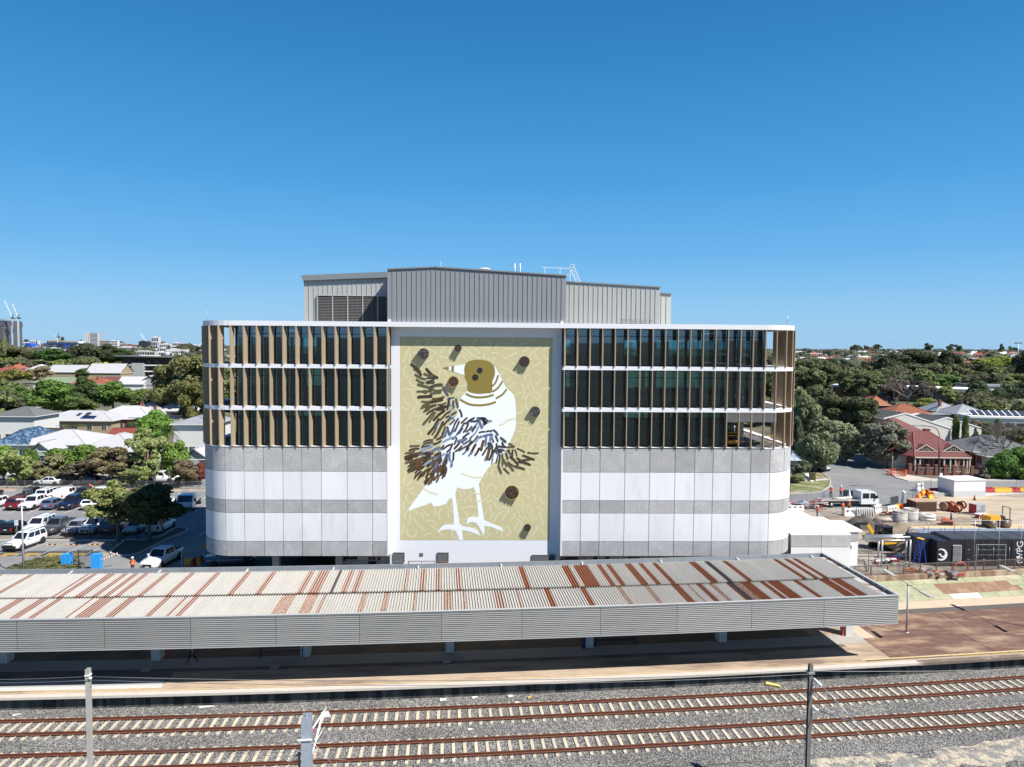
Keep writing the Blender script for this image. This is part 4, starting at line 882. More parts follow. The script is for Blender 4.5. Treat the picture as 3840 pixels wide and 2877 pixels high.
def disc(mb,x,y,r,lay,m=0,n=18,ry=None): paint_poly(mb,[(x+r*math.cos(a*6.283/n),y+(ry or r)*math.sin(a*6.283/n)) for a in range(n)],lay,m)
disc(mb,630,328,21.6,7,1); disc(mb,630,328,21,8,0); disc(mb,600,374,21,8,0); mb.build('eye',[mat('eye_dark',H('#23220f'),.6),M_birdw],MU)
# speckled balls with brushy shadows
def ball(x,y,r,dx,dy,col,glow=None):
    mb = MB(); L = math.hypot(dx,dy); ux,uy = dx/L,dy/L; nx,ny = -uy,ux; e = []
    rr = random.Random(int(x))
    for i in range(13): f_ = -1+2*i/12; l = L*(.82+.25*rr.random()); e.append((x+nx*r*f_+ux*l,y+ny*r*f_+uy*l)); e.append((x+nx*r*(f_+.05)+ux*l*.86,y+ny*r*(f_+.05)+uy*l*.86))
    paint_poly(mb,[(x-nx*r,y-ny*r)]+e+[(x+nx*r,y+ny*r)],5,2)
    if glow: disc(mb,x+1,y,r+3,6,3)
    disc(mb,x,y,r,7,0)
    for i in range(46):
        a,q = rr.uniform(0,6.28),r*.92*math.sqrt(rr.random()); b = rr.uniform(0,3.14); px,py = x+q*math.cos(a),y+q*math.sin(a); ribbon(mb,[(px,py),(px+5*math.cos(b),py+5*math.sin(b))],1.6,8,1,caps=False)
    mb.build('speckled_ball',[mat('ball_dark',(.02,.017,.015),.7),mat('ball_'+col[0],col[1],.7),mat('ball_shadow_paint',H('#5d5f4b'),.75),mat('ball_glow',H('#d8a843'),.7)],MU)
gy = ('grey',(.35,.35,.37)); br = ('brown',(.16,.07,.05)); og = ('orange',(.45,.18,.02))
ball(260,221,36,-60,85,gy); ball(487,183,23,-48,85,br); ball(923,267,35,-48,80,br); ball(456,402,34,-40,75,og,1); ball(996,596,34,-48,78,gy); ball(847,1136,46,-48,80,og,1); ball(953,1370,24,-45,85,br)
# brush strokes of the flying bird
SA = """160,240,270,340,o,40;200,300,290,380,o,34;215,375,350,440,o;230,445,330,490,o;365,300,515,420,b,34;335,365,450,385,o;375,425,480,430,o,24;365,475,465,455,o,24;370,495,470,485,o,24;250,510,400,550,o,32;410,555,570,515,o,42;400,590,450,560,o;320,600,430,605,o;450,585,570,590,o;240,610,360,630,o;255,685,430,675,b,40;420,640,560,620,o;455,710,600,685,b,34;305,745,430,740,o;430,760,580,725,b,32;315,800,410,775,o,26;525,790,630,765,o,24;295,835,400,800,o,26;365,845,490,795,b,38;500,850,630,815,b,40;335,880,400,850,o;375,915,470,850,o;325,1055,460,890,o,38;550,910,615,870,b,30;405,1030,490,900,o;470,995,600,880,b,40;560,995,640,910,o;395,1185,530,990,o,40;445,1200,510,1080,o;500,1110,530,1040,l;485,1240,590,1030,o,40;590,545,660,660,s,26;655,850,680,700,s;690,800,665,700,l;740,830,735,740,s;800,820,770,710,s;850,950,820,860,s;655,900,720,840,s;700,880,720,830,l;600,850,520,860,o;665,700,740,690,s,20;
640,960,770,890,s;690,940,740,970,l;605,1070,690,980,s;690,1060,750,1000,s;750,1060,800,980,s;845,1040,920,970,b;910,1045,1020,970,s;950,1010,1080,1010,s;1070,975,1130,1100,l,42;655,1100,680,1200,l,34;700,1180,745,1080,s;760,1150,815,1020,s;790,1190,885,1040,s;880,1160,940,1050,s;915,1160,985,1090,s;980,1130,1060,1050,l;1000,1220,1080,1090,l;870,1240,950,1180,s;970,1250,1040,1180,s;630,1220,640,1150,s;600,1300,720,1240,l,34;690,1210,760,1130,l,34;810,1290,910,1260,l,44;820,1180,860,1120,l;510,1270,580,1220,b;330,1300,450,1275,b,24;325,1340,450,1310,o,24;465,1335,560,1290,b;140,1360,265,1355,o,24;130,1420,260,1395,b;80,1460,200,1430,o;75,1515,275,1460,b,38;300,1420,440,1355,l,40;305,1370,400,1350,o,24;430,1440,540,1380,l,34;85,1590,180,1560,o,36;150,1590,320,1520,b,40;200,1560,340,1540,b,34;310,1480,400,1430,l,34;240,1610,380,1540,o;350,1560,420,1500,s;120,1640,200,1610,o;240,1640,310,1610,b,34;330,1600,400,1560,b;570,1390,600,1350,s;600,1400,690,1340,s;690,1410,720,1330,s;750,1330,780,1250,s;755,1390,815,1320,b,34;770,1430,850,1360,b;820,1420,940,1350,s;880,1330,970,1270,s;920,1410,985,1300,b,38;870,1470,950,1400,l;960,1340,1070,1220,s;980,1460,1040,1340,b,38;950,1490,1000,1440,l;1050,1300,1110,1220,l;1040,1480,1090,1390,b,32;1120,1410,1150,1290,b,42;1180,1350,1190,1200,l;1140,1480,1200,1380,b;1200,1540,1235,1400,b,42;1180,1550,1200,1500,l,38;1235,1545,1280,1410,b,32;1240,1280,1250,1190,l;1290,1300,1270,1200,l;1350,1290,1320,1215,s;1225,1390,1220,1310,s;1265,1390,1250,1310,s;1095,1170,1165,1160,s,22;1190,1155,1265,1150,s,22;1290,1135,1350,1200,s;1390,1240,1460,1300,s;735,1550,740,1450,s;500,1560,540,1490,l;520,1620,560,1450,s;560,1500,610,1470,l,34;600,1600,650,1480,l,44;640,1600,650,1500,l;690,1560,690,1440,l;710,1640,720,1570,l,34;460,1640,500,1560,s;590,1180,620,1100,o;560,1250,600,1180,b;600,1240,640,1160,l;730,1260,790,1190,l;860,1310,900,1250,s;650,1440,690,1400,s;540,1420,590,1400,l;1000,1150,1040,1090,s;1090,1240,1160,1215,l;1160,1220,1260,1195,l;1360,1360,1430,1370,s,32;1340,1420,1400,1440,s,34;1410,1310,1450,1370,b;1300,1440,1330,1370,s"""
SB = """340,455,445,445,s;495,435,610,415,s;650,400,750,510,s;710,530,750,650,s;815,565,930,655,o;845,690,930,790,b;990,700,1060,720,b;1070,740,1120,770,b;910,790,1100,785,b,34;720,710,760,900,s,42;740,770,850,770,s,34;740,840,890,860,s,38;670,860,730,940,s;960,860,1040,940,s,30;1000,830,1050,950,s;1185,810,1350,890,o;1425,905,1645,915,o,34;1315,965,1560,1055,b,44;1310,1065,1480,1060,o,34;1185,1030,1430,1150,b,50;1210,1110,1470,1180,o,50;1030,1000,1200,1180,b,46;985,1110,1130,1210,o;1130,1210,1340,1270,o,50;850,940,860,1190,o,38;940,1140,1100,1310,o,48;860,1040,950,1200,o,46;800,960,770,1200,o,42;770,1200,830,1360,o,50;890,1250,1000,1370,o,34;1080,850,1075,1050,o,38;1130,840,1180,980,s;930,920,970,1050,s,38;790,900,720,1130,s,32;660,930,620,1160,l,32;590,690,640,800,s;545,690,560,800,s"""
FC = {'o': [H('#47432c'),H('#5a5438'),H('#3a3724')],'b': [H('#4a3219'),H('#3b2a18'),H('#5c4326')],'s': [H('#3a3c44'),H('#4c4f5c'),H('#2b2b2e')],'l': [H('#637090'),H('#8c99b4'),H('#4d566e')]}
FM = {}; fm_list = []
for k_,cs in FC.items():
    for i_,c_ in enumerate(cs): FM[(k_,i_)] = len(fm_list); fm_list.append(mat('stroke_%s_%d' % ({'o': 'olive','b': 'brown','s': 'slate','l': 'blue'}[k_],i_),c_,.6))
mb = MB(); lay = 9
for data,fn,sc_ in ((SA,A_,.4787),(SB,B_,.2978)):
    for ent in data.replace('\n','').split(';'):
        if not ent.strip(): continue
        q = ent.split(','); x0,y0,x1,y1 = map(float,q[:4]); wd = float(q[5]) if len(q) > 5 else 27; r_ = random.Random(ent); bend = r_.uniform(-.16,.16)
        cx,cy = (x0+x1)/2-(y1-y0)*bend,(y0+y1)/2+(x1-x0)*bend; pts = [((1-t)**2*x0+2*t*(1-t)*cx+t*t*x1,(1-t)**2*y0+2*t*(1-t)*cy+t*t*y1) for t in (0,.25,.5,.75,1)]
        lay = 9+r_.randint(0,3); ribbon(mb,[fn(*p) for p in pts],wd*sc_*.92,lay+r_.random()*.5,FM[(q[4],r_.randint(0,2))])
        if r_.random() < .45 and q[4] in 'bl': 
            m2 = FM[(q[4],r_.randint(0,2))]; ribbon(mb,[fn(*p) for p in pts[2:4]],wd*sc_*.9,lay+.6,m2,caps=False)
r_ = random.Random(5)     # fanned tail and lower left wing
for i in range(78):
    a = R(r_.uniform(96,168)); d = r_.uniform(60,262); px,py = 425+d*math.cos(a)*1.12,850+d*math.sin(a)*.86; L = r_.uniform(26,46); a2 = a+r_.uniform(-.25,.25)
    k_ = 'b' if r_.random() < (.25+d/420) else r_.choice('osl'); 
    if d > 200 and r_.random() < .4: k_ = 'o'
    cx,cy = px+L*math.cos(a2),py+L*math.sin(a2); 
    if not (135 < cx < 470 and 820 < cy < 1080): continue
    ribbon(mb,[(px,py),((px+cx)/2+3,(py+cy)/2-2),(cx,cy)],r_.uniform(11,17),9+r_.random()*4,FM[(k_,r_.randint(0,2))])
mb.build('brush_stroke_bird',fm_list,MU)['kind'] = 'stuff'
mb = MB(); paint_poly(mb,[B_(*p) for p in smooth([(300,135),(380,118),(470,130),(530,180),(560,190),(635,198),(590,215),(540,235),(440,305),(425,240),(400,185)],3)],14,0)
ribbon(mb,[B_(*p) for p in ((480,190),(505,175))],3,15,1); ribbon(mb,[B_(*p) for p in ((510,230),(560,208))],3,15,1); mb.build('small_bird_head',[mat('bird_black',(.012,.010,.009),.5),M_birdw],MU)
# ================================================================ vegetation builders
def foliage(name,trans=.38):
    m = bpy.data.materials.new(name); m.use_nodes = True; t = m.node_tree; N = t.nodes; L = t.links; b = N['Principled BSDF']; b.inputs['Roughness'].default_value = .75; b.inputs['Specular IOR Level'].default_value = .25
    oi = N.new('ShaderNodeObjectInfo'); tc = N.new('ShaderNodeTexCoord')
    n = N.new('ShaderNodeTexNoise'); n.inputs['Scale'].default_value = 4.5; n.inputs['Detail'].default_value = 3; L.new(tc.outputs['Object'],n.inputs['Vector'])
    n2 = N.new('ShaderNodeTexWhiteNoise'); sn = N.new('ShaderNodeVectorMath'); sn.operation = 'SNAP'; sn.inputs[1].default_value = (.05,.05,.05); L.new(tc.outputs['Object'],sn.inputs[0]); L.new(sn.outputs[0],n2.inputs['Vector'])
    mr = N.new('ShaderNodeMapRange'); mr.inputs[1].default_value = .3; mr.inputs[2].default_value = .7; mr.inputs[3].default_value = .68; mr.inputs[4].default_value = 1.35; L.new(n.outputs[0],mr.inputs[0])
    mr2 = N.new('ShaderNodeMapRange'); mr2.inputs[3].default_value = .62; mr2.inputs[4].default_value = 1.4; L.new(n2.outputs[0],mr2.inputs[0])
    mu = N.new('ShaderNodeMath'); mu.operation = 'MULTIPLY'; L.new(mr.outputs[0],mu.inputs[0]); L.new(mr2.outputs[0],mu.inputs[1])
    sc = N.new('ShaderNodeVectorMath'); sc.operation = 'SCALE'; L.new(oi.outputs['Color'],sc.inputs[0]); L.new(mu.outputs[0],sc.inputs['Scale'])
    L.new(sc.outputs[0],b.inputs['Base Color']); tr = N.new('ShaderNodeBsdfTranslucent'); L.new(sc.outputs[0],tr.inputs[0]); mx = N.new('ShaderNodeMixShader'); mx.inputs[0].default_value = trans
    out = N['Material Output']; L.new(b.outputs[0],mx.inputs[1]); L.new(tr.outputs[0],mx.inputs[2]); L.new(mx.outputs[0],out.inputs[0]); return m
M_leaf = foliage('leaves')
M_bark = mat('bark',(.16,.12,.09),.95,ns=6,na=.3); M_barkp = mat('pale_bark',(.36,.32,.27),.95,ns=6,na=.25)
def crown_mesh(seed,nl,n,leaf,spread=.62,lr=(.28,.44),flat=1.0,core=.72,shape='round'):
    rs = np.random.RandomState(seed); C = []; Rr = []
    while len(C) < nl:
        p = rs.uniform(-1,1,3)
        if np.linalg.norm(p) > 1: continue
        p = p*spread
        if shape == 'cone': z = rs.uniform(-.85,.8); rr = (1-(z+.9)/1.8)*.62+.04; a = rs.uniform(0,6.28); p = np.array([rr*math.cos(a)*rs.uniform(.4,1),rr*math.sin(a)*rs.uniform(.4,1),z])
        if shape == 'column': z = rs.uniform(-.9,.86); rr = .55*(1-max(0,z)**2*.75); a = rs.uniform(0,6.28); p = np.array([rr*math.cos(a),rr*math.sin(a),z])
        if shape == 'umbrella': p[2] = abs(p[2])*.5-.05
        r = rs.uniform(*lr)
        if shape in ('cone',): r *= .35+.8*(1-(p[2]+.9)/1.8)
        C.append(p); Rr.append(r)
    C = np.array(C); Rr = np.array(Rr); ex = np.abs(C)+Rr[:,None]*.98; C_s = 1/np.array([np.percentile(ex[:,0],92),np.percentile(ex[:,1],92),np.percentile(ex[:,2]*flat,92)]); w_ = Rr**2/np.sum(Rr**2); idx = rs.choice(nl,n,p=w_)
    d = rs.normal(size=(n,3)); d /= np.linalg.norm(d,axis=1)[:,None]; d[:,2] = np.where(rs.rand(n) < .3,np.abs(d[:,2]),d[:,2])
    sq_ = np.array([1,1,.85*flat]); rad = Rr[idx]*(.80+.30*rs.rand(n)); pos = C[idx]*np.array([1,1,flat])+d*rad[:,None]*sq_
    nrm = d+rs.normal(size=(n,3))*.55; nrm /= np.linalg.norm(nrm,axis=1)[:,None]; a = np.cross(nrm,rs.normal(size=(n,3))); a /= np.linalg.norm(a,axis=1)[:,None]; b = np.cross(nrm,a)
    s_ = leaf*(.6+.8*rs.rand(n))[:,None]; v = np.stack([pos-a*s_-b*s_*.5,pos+a*s_*.9-b*s_*.6,pos+a*s_+b*s_*.55,pos-a*s_*.8+b*s_*.6],1).reshape(-1,3)
    vs = [v]; nf = n; F = [np.arange(n*4).reshape(n,4)]; base = n*4; tris = []; V_s = C_s
    bm = bmesh.new(); bmesh.ops.create_icosphere(bm,subdivisions=1,radius=1); iv = np.array([q.co[:] for q in bm.verts]); it = np.array([[q.index for q in f.verts] for f in bm.faces]); bm.free()
    if core:  # inner blobs added to stop light passing through the crown
        for c,r in zip(C,Rr): vs.append((iv*(1+.15*rs.normal(size=(len(iv),1))))*r*core*sq_+c*np.array([1,1,flat])); tris.append(it+base); base += len(iv)
    V = np.concatenate(vs)*V_s; q = F[0].reshape(-1); t = np.concatenate(tris).reshape(-1) if tris else np.array([],int)
    me = bpy.data.meshes.new('crown'); me.vertices.add(len(V)); me.vertices.foreach_set('co',V.reshape(-1)); loops = np.concatenate([q,t]).astype(np.int32); me.loops.add(len(loops)); me.loops.foreach_set('vertex_index',loops)
    st_ = np.concatenate([np.arange(n)*4,n*4+np.arange(len(t)//3)*3]).astype(np.int32); me.polygons.add(len(st_)); me.polygons.foreach_set('loop_start',st_); me.update(calc_edges=True); me.materials.append(M_leaf); return me
def trunk_mesh(seed,bark,limbs=5):
    r_ = random.Random(seed); mb = MB(); mb.tube([(0,0,-.03),(.02,.01,.35),(0,.02,.72)],[.085,.06,.045],8)
    for i in range(limbs):
        a = 6.283*i/limbs+r_.random(); q = .2+.35*r_.random(); z0 = .35+.3*r_.random(); mb.tube([(0,.01,z0),(q*.5*math.cos(a),q*.5*math.sin(a),z0+.22),(q*math.cos(a),q*math.sin(a),min(.97,z0+.45))],[.04,.028,.012],6)
    return mb.mesh('trunk',bark)
TRUNKS = [trunk_mesh(1,M_bark),trunk_mesh(2,M_barkp,6),trunk_mesh(3,M_bark,4)]
CR = {
 'dense': [crown_mesh(10+i,26,6500,.052,.66,(.24,.38)) for i in range(3)],
 'gum': [crown_mesh(20+i,26,6000,.045,.78,(.15,.28),core=.6) for i in range(3)],
 'dense_far': [crown_mesh(30+i,16,1300,.085,.62,(.26,.42)) for i in range(4)],
 'gum_far': [crown_mesh(40+i,18,1300,.08,.76,(.17,.30),core=.65) for i in range(4)],
 'umbrella': [crown_mesh(50,22,3500,.055,.8,(.2,.32),shape='umbrella')],
 'cone': [crown_mesh(60,46,3800,.045,lr=(.2,.3),shape='cone')],
 'column': [crown_mesh(70,34,3600,.06,lr=(.34,.46),shape='column')],
 'shrub': [crown_mesh(80+i,15,3200,.06,.6,(.28,.42)) for i in range(2)],
 'light': [crown_mesh(90+i,30,5200,.05,.80,(.14,.24),core=.45) for i in range(2)],
}
FOL = 2.45
G_dark,G_mid,G_olive,G_lime,G_grey,G_brown,G_yel = (.020,.034,.010),(.038,.062,.013),(.055,.062,.022),(.065,.125,.018),(.10,.115,.062),(.085,.062,.032),(.15,.14,.025)
TALL = 0
def tree(kind,loc,h,w,col,label,group=None,bark=0,trunk=True,cat='tree',crown_frac=.84,name='tree'):
    r_ = random.Random(repr((round(loc[0],1),round(loc[1],1),kind))); o = empty(name,(loc[0],loc[1],loc[2] if len(loc) > 2 else 0),0,label,cat,group)
    me = r_.choice(CR[kind]); ch = h*crown_frac/2; c = link('crown',me,o,(0,0,h-ch),r_.uniform(0,6.28)); f = 1.02; c.scale = (w/2*f,w/2*f,ch); v = r_.uniform(.88,1.12); v *= FOL; c.color = (col[0]*v+.03,col[1]*v*.95+.032,col[2]*v*1.1+.016,1)
    if trunk:
        t = link('trunk',TRUNKS[bark],o,(0,0,0),r_.uniform(0,6.28)); tw = max(.5,min(w,h)*.5); t.scale = (tw,tw,h*.82)
    return o
def tp(kind,px,ptop,pbase,wpx,col,label,group=None,bark=0,trunk=True,cat='tree',cf=.84,name='tree',z=0):
    p = ground_at(px,pbase,z); top = depth_at(px,ptop,p.y); d = (p-Vector(CAM)).dot(Vector(_f)); return tree(kind,p,top.z-z,wpx/PF*d,col,label,group,bark,trunk,cat,cf,name)
def palm(px,ptop,pbase,wpx,label,col=(.05,.075,.02)):
    p = ground_at(px,pbase); h = depth_at(px,ptop,p.y).z; d = (p-Vector(CAM)).dot(Vector(_f)); R0 = wpx/PF*d/2; o = empty('palm_tree',p,0,label,'palm tree')
    mb = MB(); mb.tube([(0,0,0),(.1,0,h*.4),(0,.1,h*.8)],[.26,.2,.17],8); mb.build('trunk',M_bark,o); r_ = random.Random(px)
    for i in range(18):
        a = i*2.4; el = r_.uniform(-.3,.9); pts = []; 
        for k in range(6): q = k/5; pts.append(Vector((math.cos(a)*R0*q*math.cos(el*.6),math.sin(a)*R0*q*math.cos(el*.6),h*.8+(h*.22)*math.sin(el)*q*1.6-(h*.22)*q*q*1.0)))
        mb = MB(); side = Vector((-math.sin(a),math.cos(a),0))
        for k in range(5):
            for sg in (-1,1):
                for e in (0,.5):
                    c = pts[k].lerp(pts[k+1],e); l = R0*.28*(1-.5*k/5); mb.add([c,pts[k].lerp(pts[k+1],min(1,e+.3)),c+side*sg*l+Vector((0,0,-l*.5))+(pts[k+1]-pts[k])*.6],[(0,1,2)])
        f = mb.build('frond',M_leaf,o); f.color = (*col,1)
def bare_tree(px,ptop,pbase,wpx,label):
    p = ground_at(px,pbase); h = depth_at(px,ptop,p.y).z; d = (p-Vector(CAM)).dot(Vector(_f)); R0 = wpx/PF*d/2; o = empty('bare_tree',p,0,label,'tree'); r_ = random.Random(px); tw = MB(); tr = MB(); tr.tube([(0,0,0),(.1,0,h*.35)],[.25,.18],8)
    def br(a,d_,L,r,lv):
        b = a+d_*L; (tr if lv < 2 else tw).tube([a,(a+b)/2+Vector((r_.uniform(-1,1),r_.uniform(-1,1),0))*L*.08,b],[r,r*.8,r*.6],5,cap=False)
        if lv < 5:
            for _ in range(3):
                e = (d_+Vector((r_.uniform(-1,1),r_.uniform(-1,1),r_.uniform(-.25,.7)))*.8).normalized(); br(b,e,L*.72,r*.66,lv+1)
    for i in range(4): a = i*1.57+r_.random(); br(Vector((.1,0,h*.35)),Vector((math.cos(a)*.8*R0/h*2,math.sin(a)*.8*R0/h*2,.9)).normalized(),h*.26,.13,0)
    tr.build('trunk',mat('grey_brown_twigs',(.17,.14,.12),.95),o); tw.build('branches',mat('grey_brown_twigs',(.17,.14,.12)),o)
# ================================================================ car builder
M_lampred = mat('tail_lamp_red',(.35,.01,.01),.25); M_lampclear = mat('head_lamp',(.55,.56,.58),.12); M_trim = mat('black_trim',(.02,.02,.022),.6); M_plate = mat('number_plate_white',(.6,.6,.62),.5)
PAINT = {}
def paint(n,c):
    if n not in PAINT: PAINT[n] = mat('car_paint_'+n,c,.28,.0 if n == 'white' else .25,coat=.6,spec=.5)
    return PAINT[n]
for n_,c_ in (('white',(.74,.75,.76)),('black',(.012,.012,.014)),('navy',(.012,.018,.05)),('grey',(.11,.115,.125)),('silver',(.42,.43,.44)),('red',(.17,.018,.022)),('steelblue',(.11,.14,.22)),('darkgrey',(.05,.05,.055)),('brightred',(.40,.02,.02)),('gunmetal',(.16,.17,.185))): paint(n_,c_)
CARS = {}
SPEC = {  # L, W, stations (x, zlow, zbelt, halfwidth factor), cabin (rear base, rear roof, front roof, front base), roof z
 'hatch': (4.25,1.78,[(0,.42,.86,.80),(.03,.28,.92,.90),(.12,.2,.93,1),(.62,.2,.92,1),(.80,.2,.86,.99),(.93,.24,.76,.93),(1,.38,.62,.76)],(.03,.11,.52,.72),1.48),
 'sedan': (4.70,1.82,[(0,.42,.90,.80),(.03,.28,.98,.92),(.16,.2,.97,1),(.62,.2,.91,1),(.80,.2,.87,.99),(.94,.24,.76,.92),(1,.38,.6,.76)],(.13,.27,.55,.71),1.46),
 'suv': (4.75,1.90,[(0,.5,.98,.84),(.03,.34,1.08,.94),(.12,.26,1.10,1),(.64,.26,1.08,1),(.84,.26,1.02,.99),(.95,.3,.92,.94),(1,.42,.78,.80)],(.02,.07,.56,.70),1.78),
 'ute': (5.35,1.88,[(0,.55,1.02,.92),(.02,.4,1.10,.97),(.30,.34,1.12,1),(.66,.32,1.10,1),(.84,.32,1.06,.99),(.95,.36,.95,.94),(1,.46,.8,.80)],(.30,.34,.60,.71),1.80),
 'wagon': (4.85,1.86,[(0,.45,.95,.84),(.03,.3,1.0,.93),(.14,.22,1.0,1),(.62,.22,.96,1),(.82,.22,.90,.99),(.94,.26,.8,.92),(1,.4,.66,.78)],(.03,.10,.54,.70),1.56),
}
def car_proto(kind):
    L,W,st_,(rb,rr,rf,fb),zr = SPEC[kind]; hw = W/2; X = lambda u: -L/2+u*L; mb = MB(); vs = []
    for u,zl,zb,hf in st_:
        h = hw*hf; vs += [(X(u),-h*.9,zl),(X(u),-h,zl+.16),(X(u),-h*1.0,zb-.16),(X(u),-h*.93,zb-.02),(X(u),-h*.45,zb+.02),(X(u),h*.45,zb+.02),(X(u),h*.93,zb-.02),(X(u),h,zb-.16),(X(u),h,zl+.16),(X(u),h*.9,zl)]
    k = 10; n = len(st_); mb.add(vs,[(i*k+j,i*k+(j+1) % k,(i+1)*k+(j+1) % k,(i+1)*k+j) for i in range(n-1) for j in range(k)]+[tuple(range(k)),tuple(range((n-1)*k,n*k))],0,True)
    zb = st_[3][2]+.0; hb,hr = hw*.93,hw*.76; P = [(X(rb),-hb,zb),(X(fb),-hb,zb),(X(fb),hb,zb),(X(rb),hb,zb),(X(rr),-hr,zr-.04),(X(rf),-hr,zr-.04),(X(rf),hr,zr-.04),(X(rr),hr,zr-.04)]
    T4 = [(X(rr)+.12,-hr*.86,zr),(X(rf)-.12,-hr*.86,zr),(X(rf)-.12,hr*.86,zr),(X(rr)+.12,hr*.86,zr)]
    mb.add(P+T4,[(0,1,5,4),(1,2,6,5),(2,3,7,6),(3,0,4,7),(4,5,9,8),(5,6,10,9),(6,7,11,10),(7,4,8,11),(8,9,10,11)],0)
    if kind == 'ute': mb.box(X(.03),X(.29),-hw*.8,hw*.8,1.08,1.145,1)
    body = mb.mesh('body',[PAINT['white'],M_trim])
    V = [Vector(p) for p in P]
    def quad(a,b,c,d,u0,u1,v0,v1,off=.012):
        f = lambda u,v: (a.lerp(b,u)).lerp(d.lerp(c,u),v); q = [f(u0,v0),f(u1,v0),f(u1,v1),f(u0,v1)]; nn = (b-a).cross(d-a).normalized()*off; m_ = MB(); m_.hexa([p for p in q]+[p+nn for p in q]); return m_
    parts = [('windscreen',quad(V[1],V[2],V[6],V[5],.07,.93,.05,.93),M_carglass),('rear_window',quad(V[3],V[0],V[4],V[7],.1,.9,.28 if kind in ('suv','hatch','wagon') else .1,.9),M_carglass)]
    cuts = [(.04,.30),(.34,.60),(.64,.95)] if kind in ('suv','wagon') else [(.10,.50),(.54,.93)]
    for a,b in cuts:
        parts.append(('side_window',quad(V[0],V[1],V[5],V[4],a,b,.10,.90),M_carglass)); parts.append(('side_window',quad(V[2],V[3],V[7],V[6],1-b,1-a,.10,.90),M_carglass))
    zf,zt = st_[-2][2],st_[1][2]
    for s_ in (-1,1):
        parts.append(('headlight',MB().hexa([(X(.955),s_*hw*.55,zf-.22),(X(.985),s_*hw*.55,zf-.22),(X(.955),s_*hw*.92,zf-.2),(X(.93),s_*hw*.95,zf-.2),(X(.95),s_*hw*.55,zf-.06),(X(.975),s_*hw*.55,zf-.08),(X(.945),s_*hw*.92,zf-.04),(X(.92),s_*hw*.95,zf-.04)]),M_lampclear))
        parts.append(('tail_light',MB().box(X(.0)-.012,X(.035),*(sorted((s_*hw*.66,s_*hw*.93))),zt-.32,zt-.04),M_lampred))
        parts.append(('mirror',MB().box(X(fb)-.42,X(fb)-.26,*(sorted((s_*hw*.95,s_*(hw*.95+.2)))),zb+.06,zb+.2),'paint'))
    parts.append(('grille',MB().box(X(.985),X(1)+.012,-hw*.5,hw*.5,.48 if kind in ('ute','suv') else .4,st_[-1][2]-.02),M_trim)); parts.append(('number_plate',MB().box(X(1)+.012,X(1)+.03,-.19,.19,.46,.57),M_plate)); parts.append(('number_plate',MB().box(X(0)-.03,X(0)-.012,-.19,.19,.66,.77),M_plate))
    parts.append(('bumper',MB().box(X(.96),X(.995),-hw*.82,hw*.82,.26,.40),M_trim)); parts.append(('sill_trim',MB().box(X(.2),X(.8),-hw*.97,hw*.97,.17,.27),M_trim))
    if kind in ('suv','wagon'):
        [parts.append(('roof_rail',MB().bar((X(rr)+.2,q*hr*.85,zr+.05),(X(rf)-.2,q*hr*.85,zr+.05),.05),M_trim)) for q in (-1,1)]
    wr = .36 if kind in ('suv','ute') else .32; wm = []
    arch = MB()
    for xx in (X(.19),X(.815)):
        for s_ in (-1,1): arch.M = Matrix.Translation((xx,s_*(hw+.004),wr+.03)) @ Matrix.Rotation(math.pi/2,4,'X'); arch.lathe([(0,-.02),(wr+.075,-.02),(wr+.075,.02),(0,.02)],16)
    parts.append(('wheel_arches',arch,M_trim))
    ty = MB(); ty.M = Matrix.Rotation(math.pi/2,4,'X'); ty.lathe([(wr*.55,-.11),(wr*.93,-.115),(wr,-.08),(wr,.08),(wr*.93,.115),(wr*.55,.11),(wr*.55,-.11)],18); tym = ty.mesh('wheel',M_rubber)
    ri = MB(); ri.M = Matrix.Rotation(math.pi/2,4,'X'); ri.lathe([(0,-.09),(wr*.18,-.1),(wr*.62,-.095),(wr*.62,.095),(wr*.18,.1),(0,.09)],10); rim = ri.mesh('rim',M_chrome)
    CARS[kind] = (body,[(n_,m_.mesh(n_,mm if mm != 'paint' else PAINT['white']),mm) for n_,m_,mm in parts],tym,rim,[(X(.19),-hw+.09,wr),(X(.19),hw-.09,wr),(X(.815),-hw+.09,wr),(X(.815),hw-.09,wr)])
for k_ in SPEC: car_proto(k_)
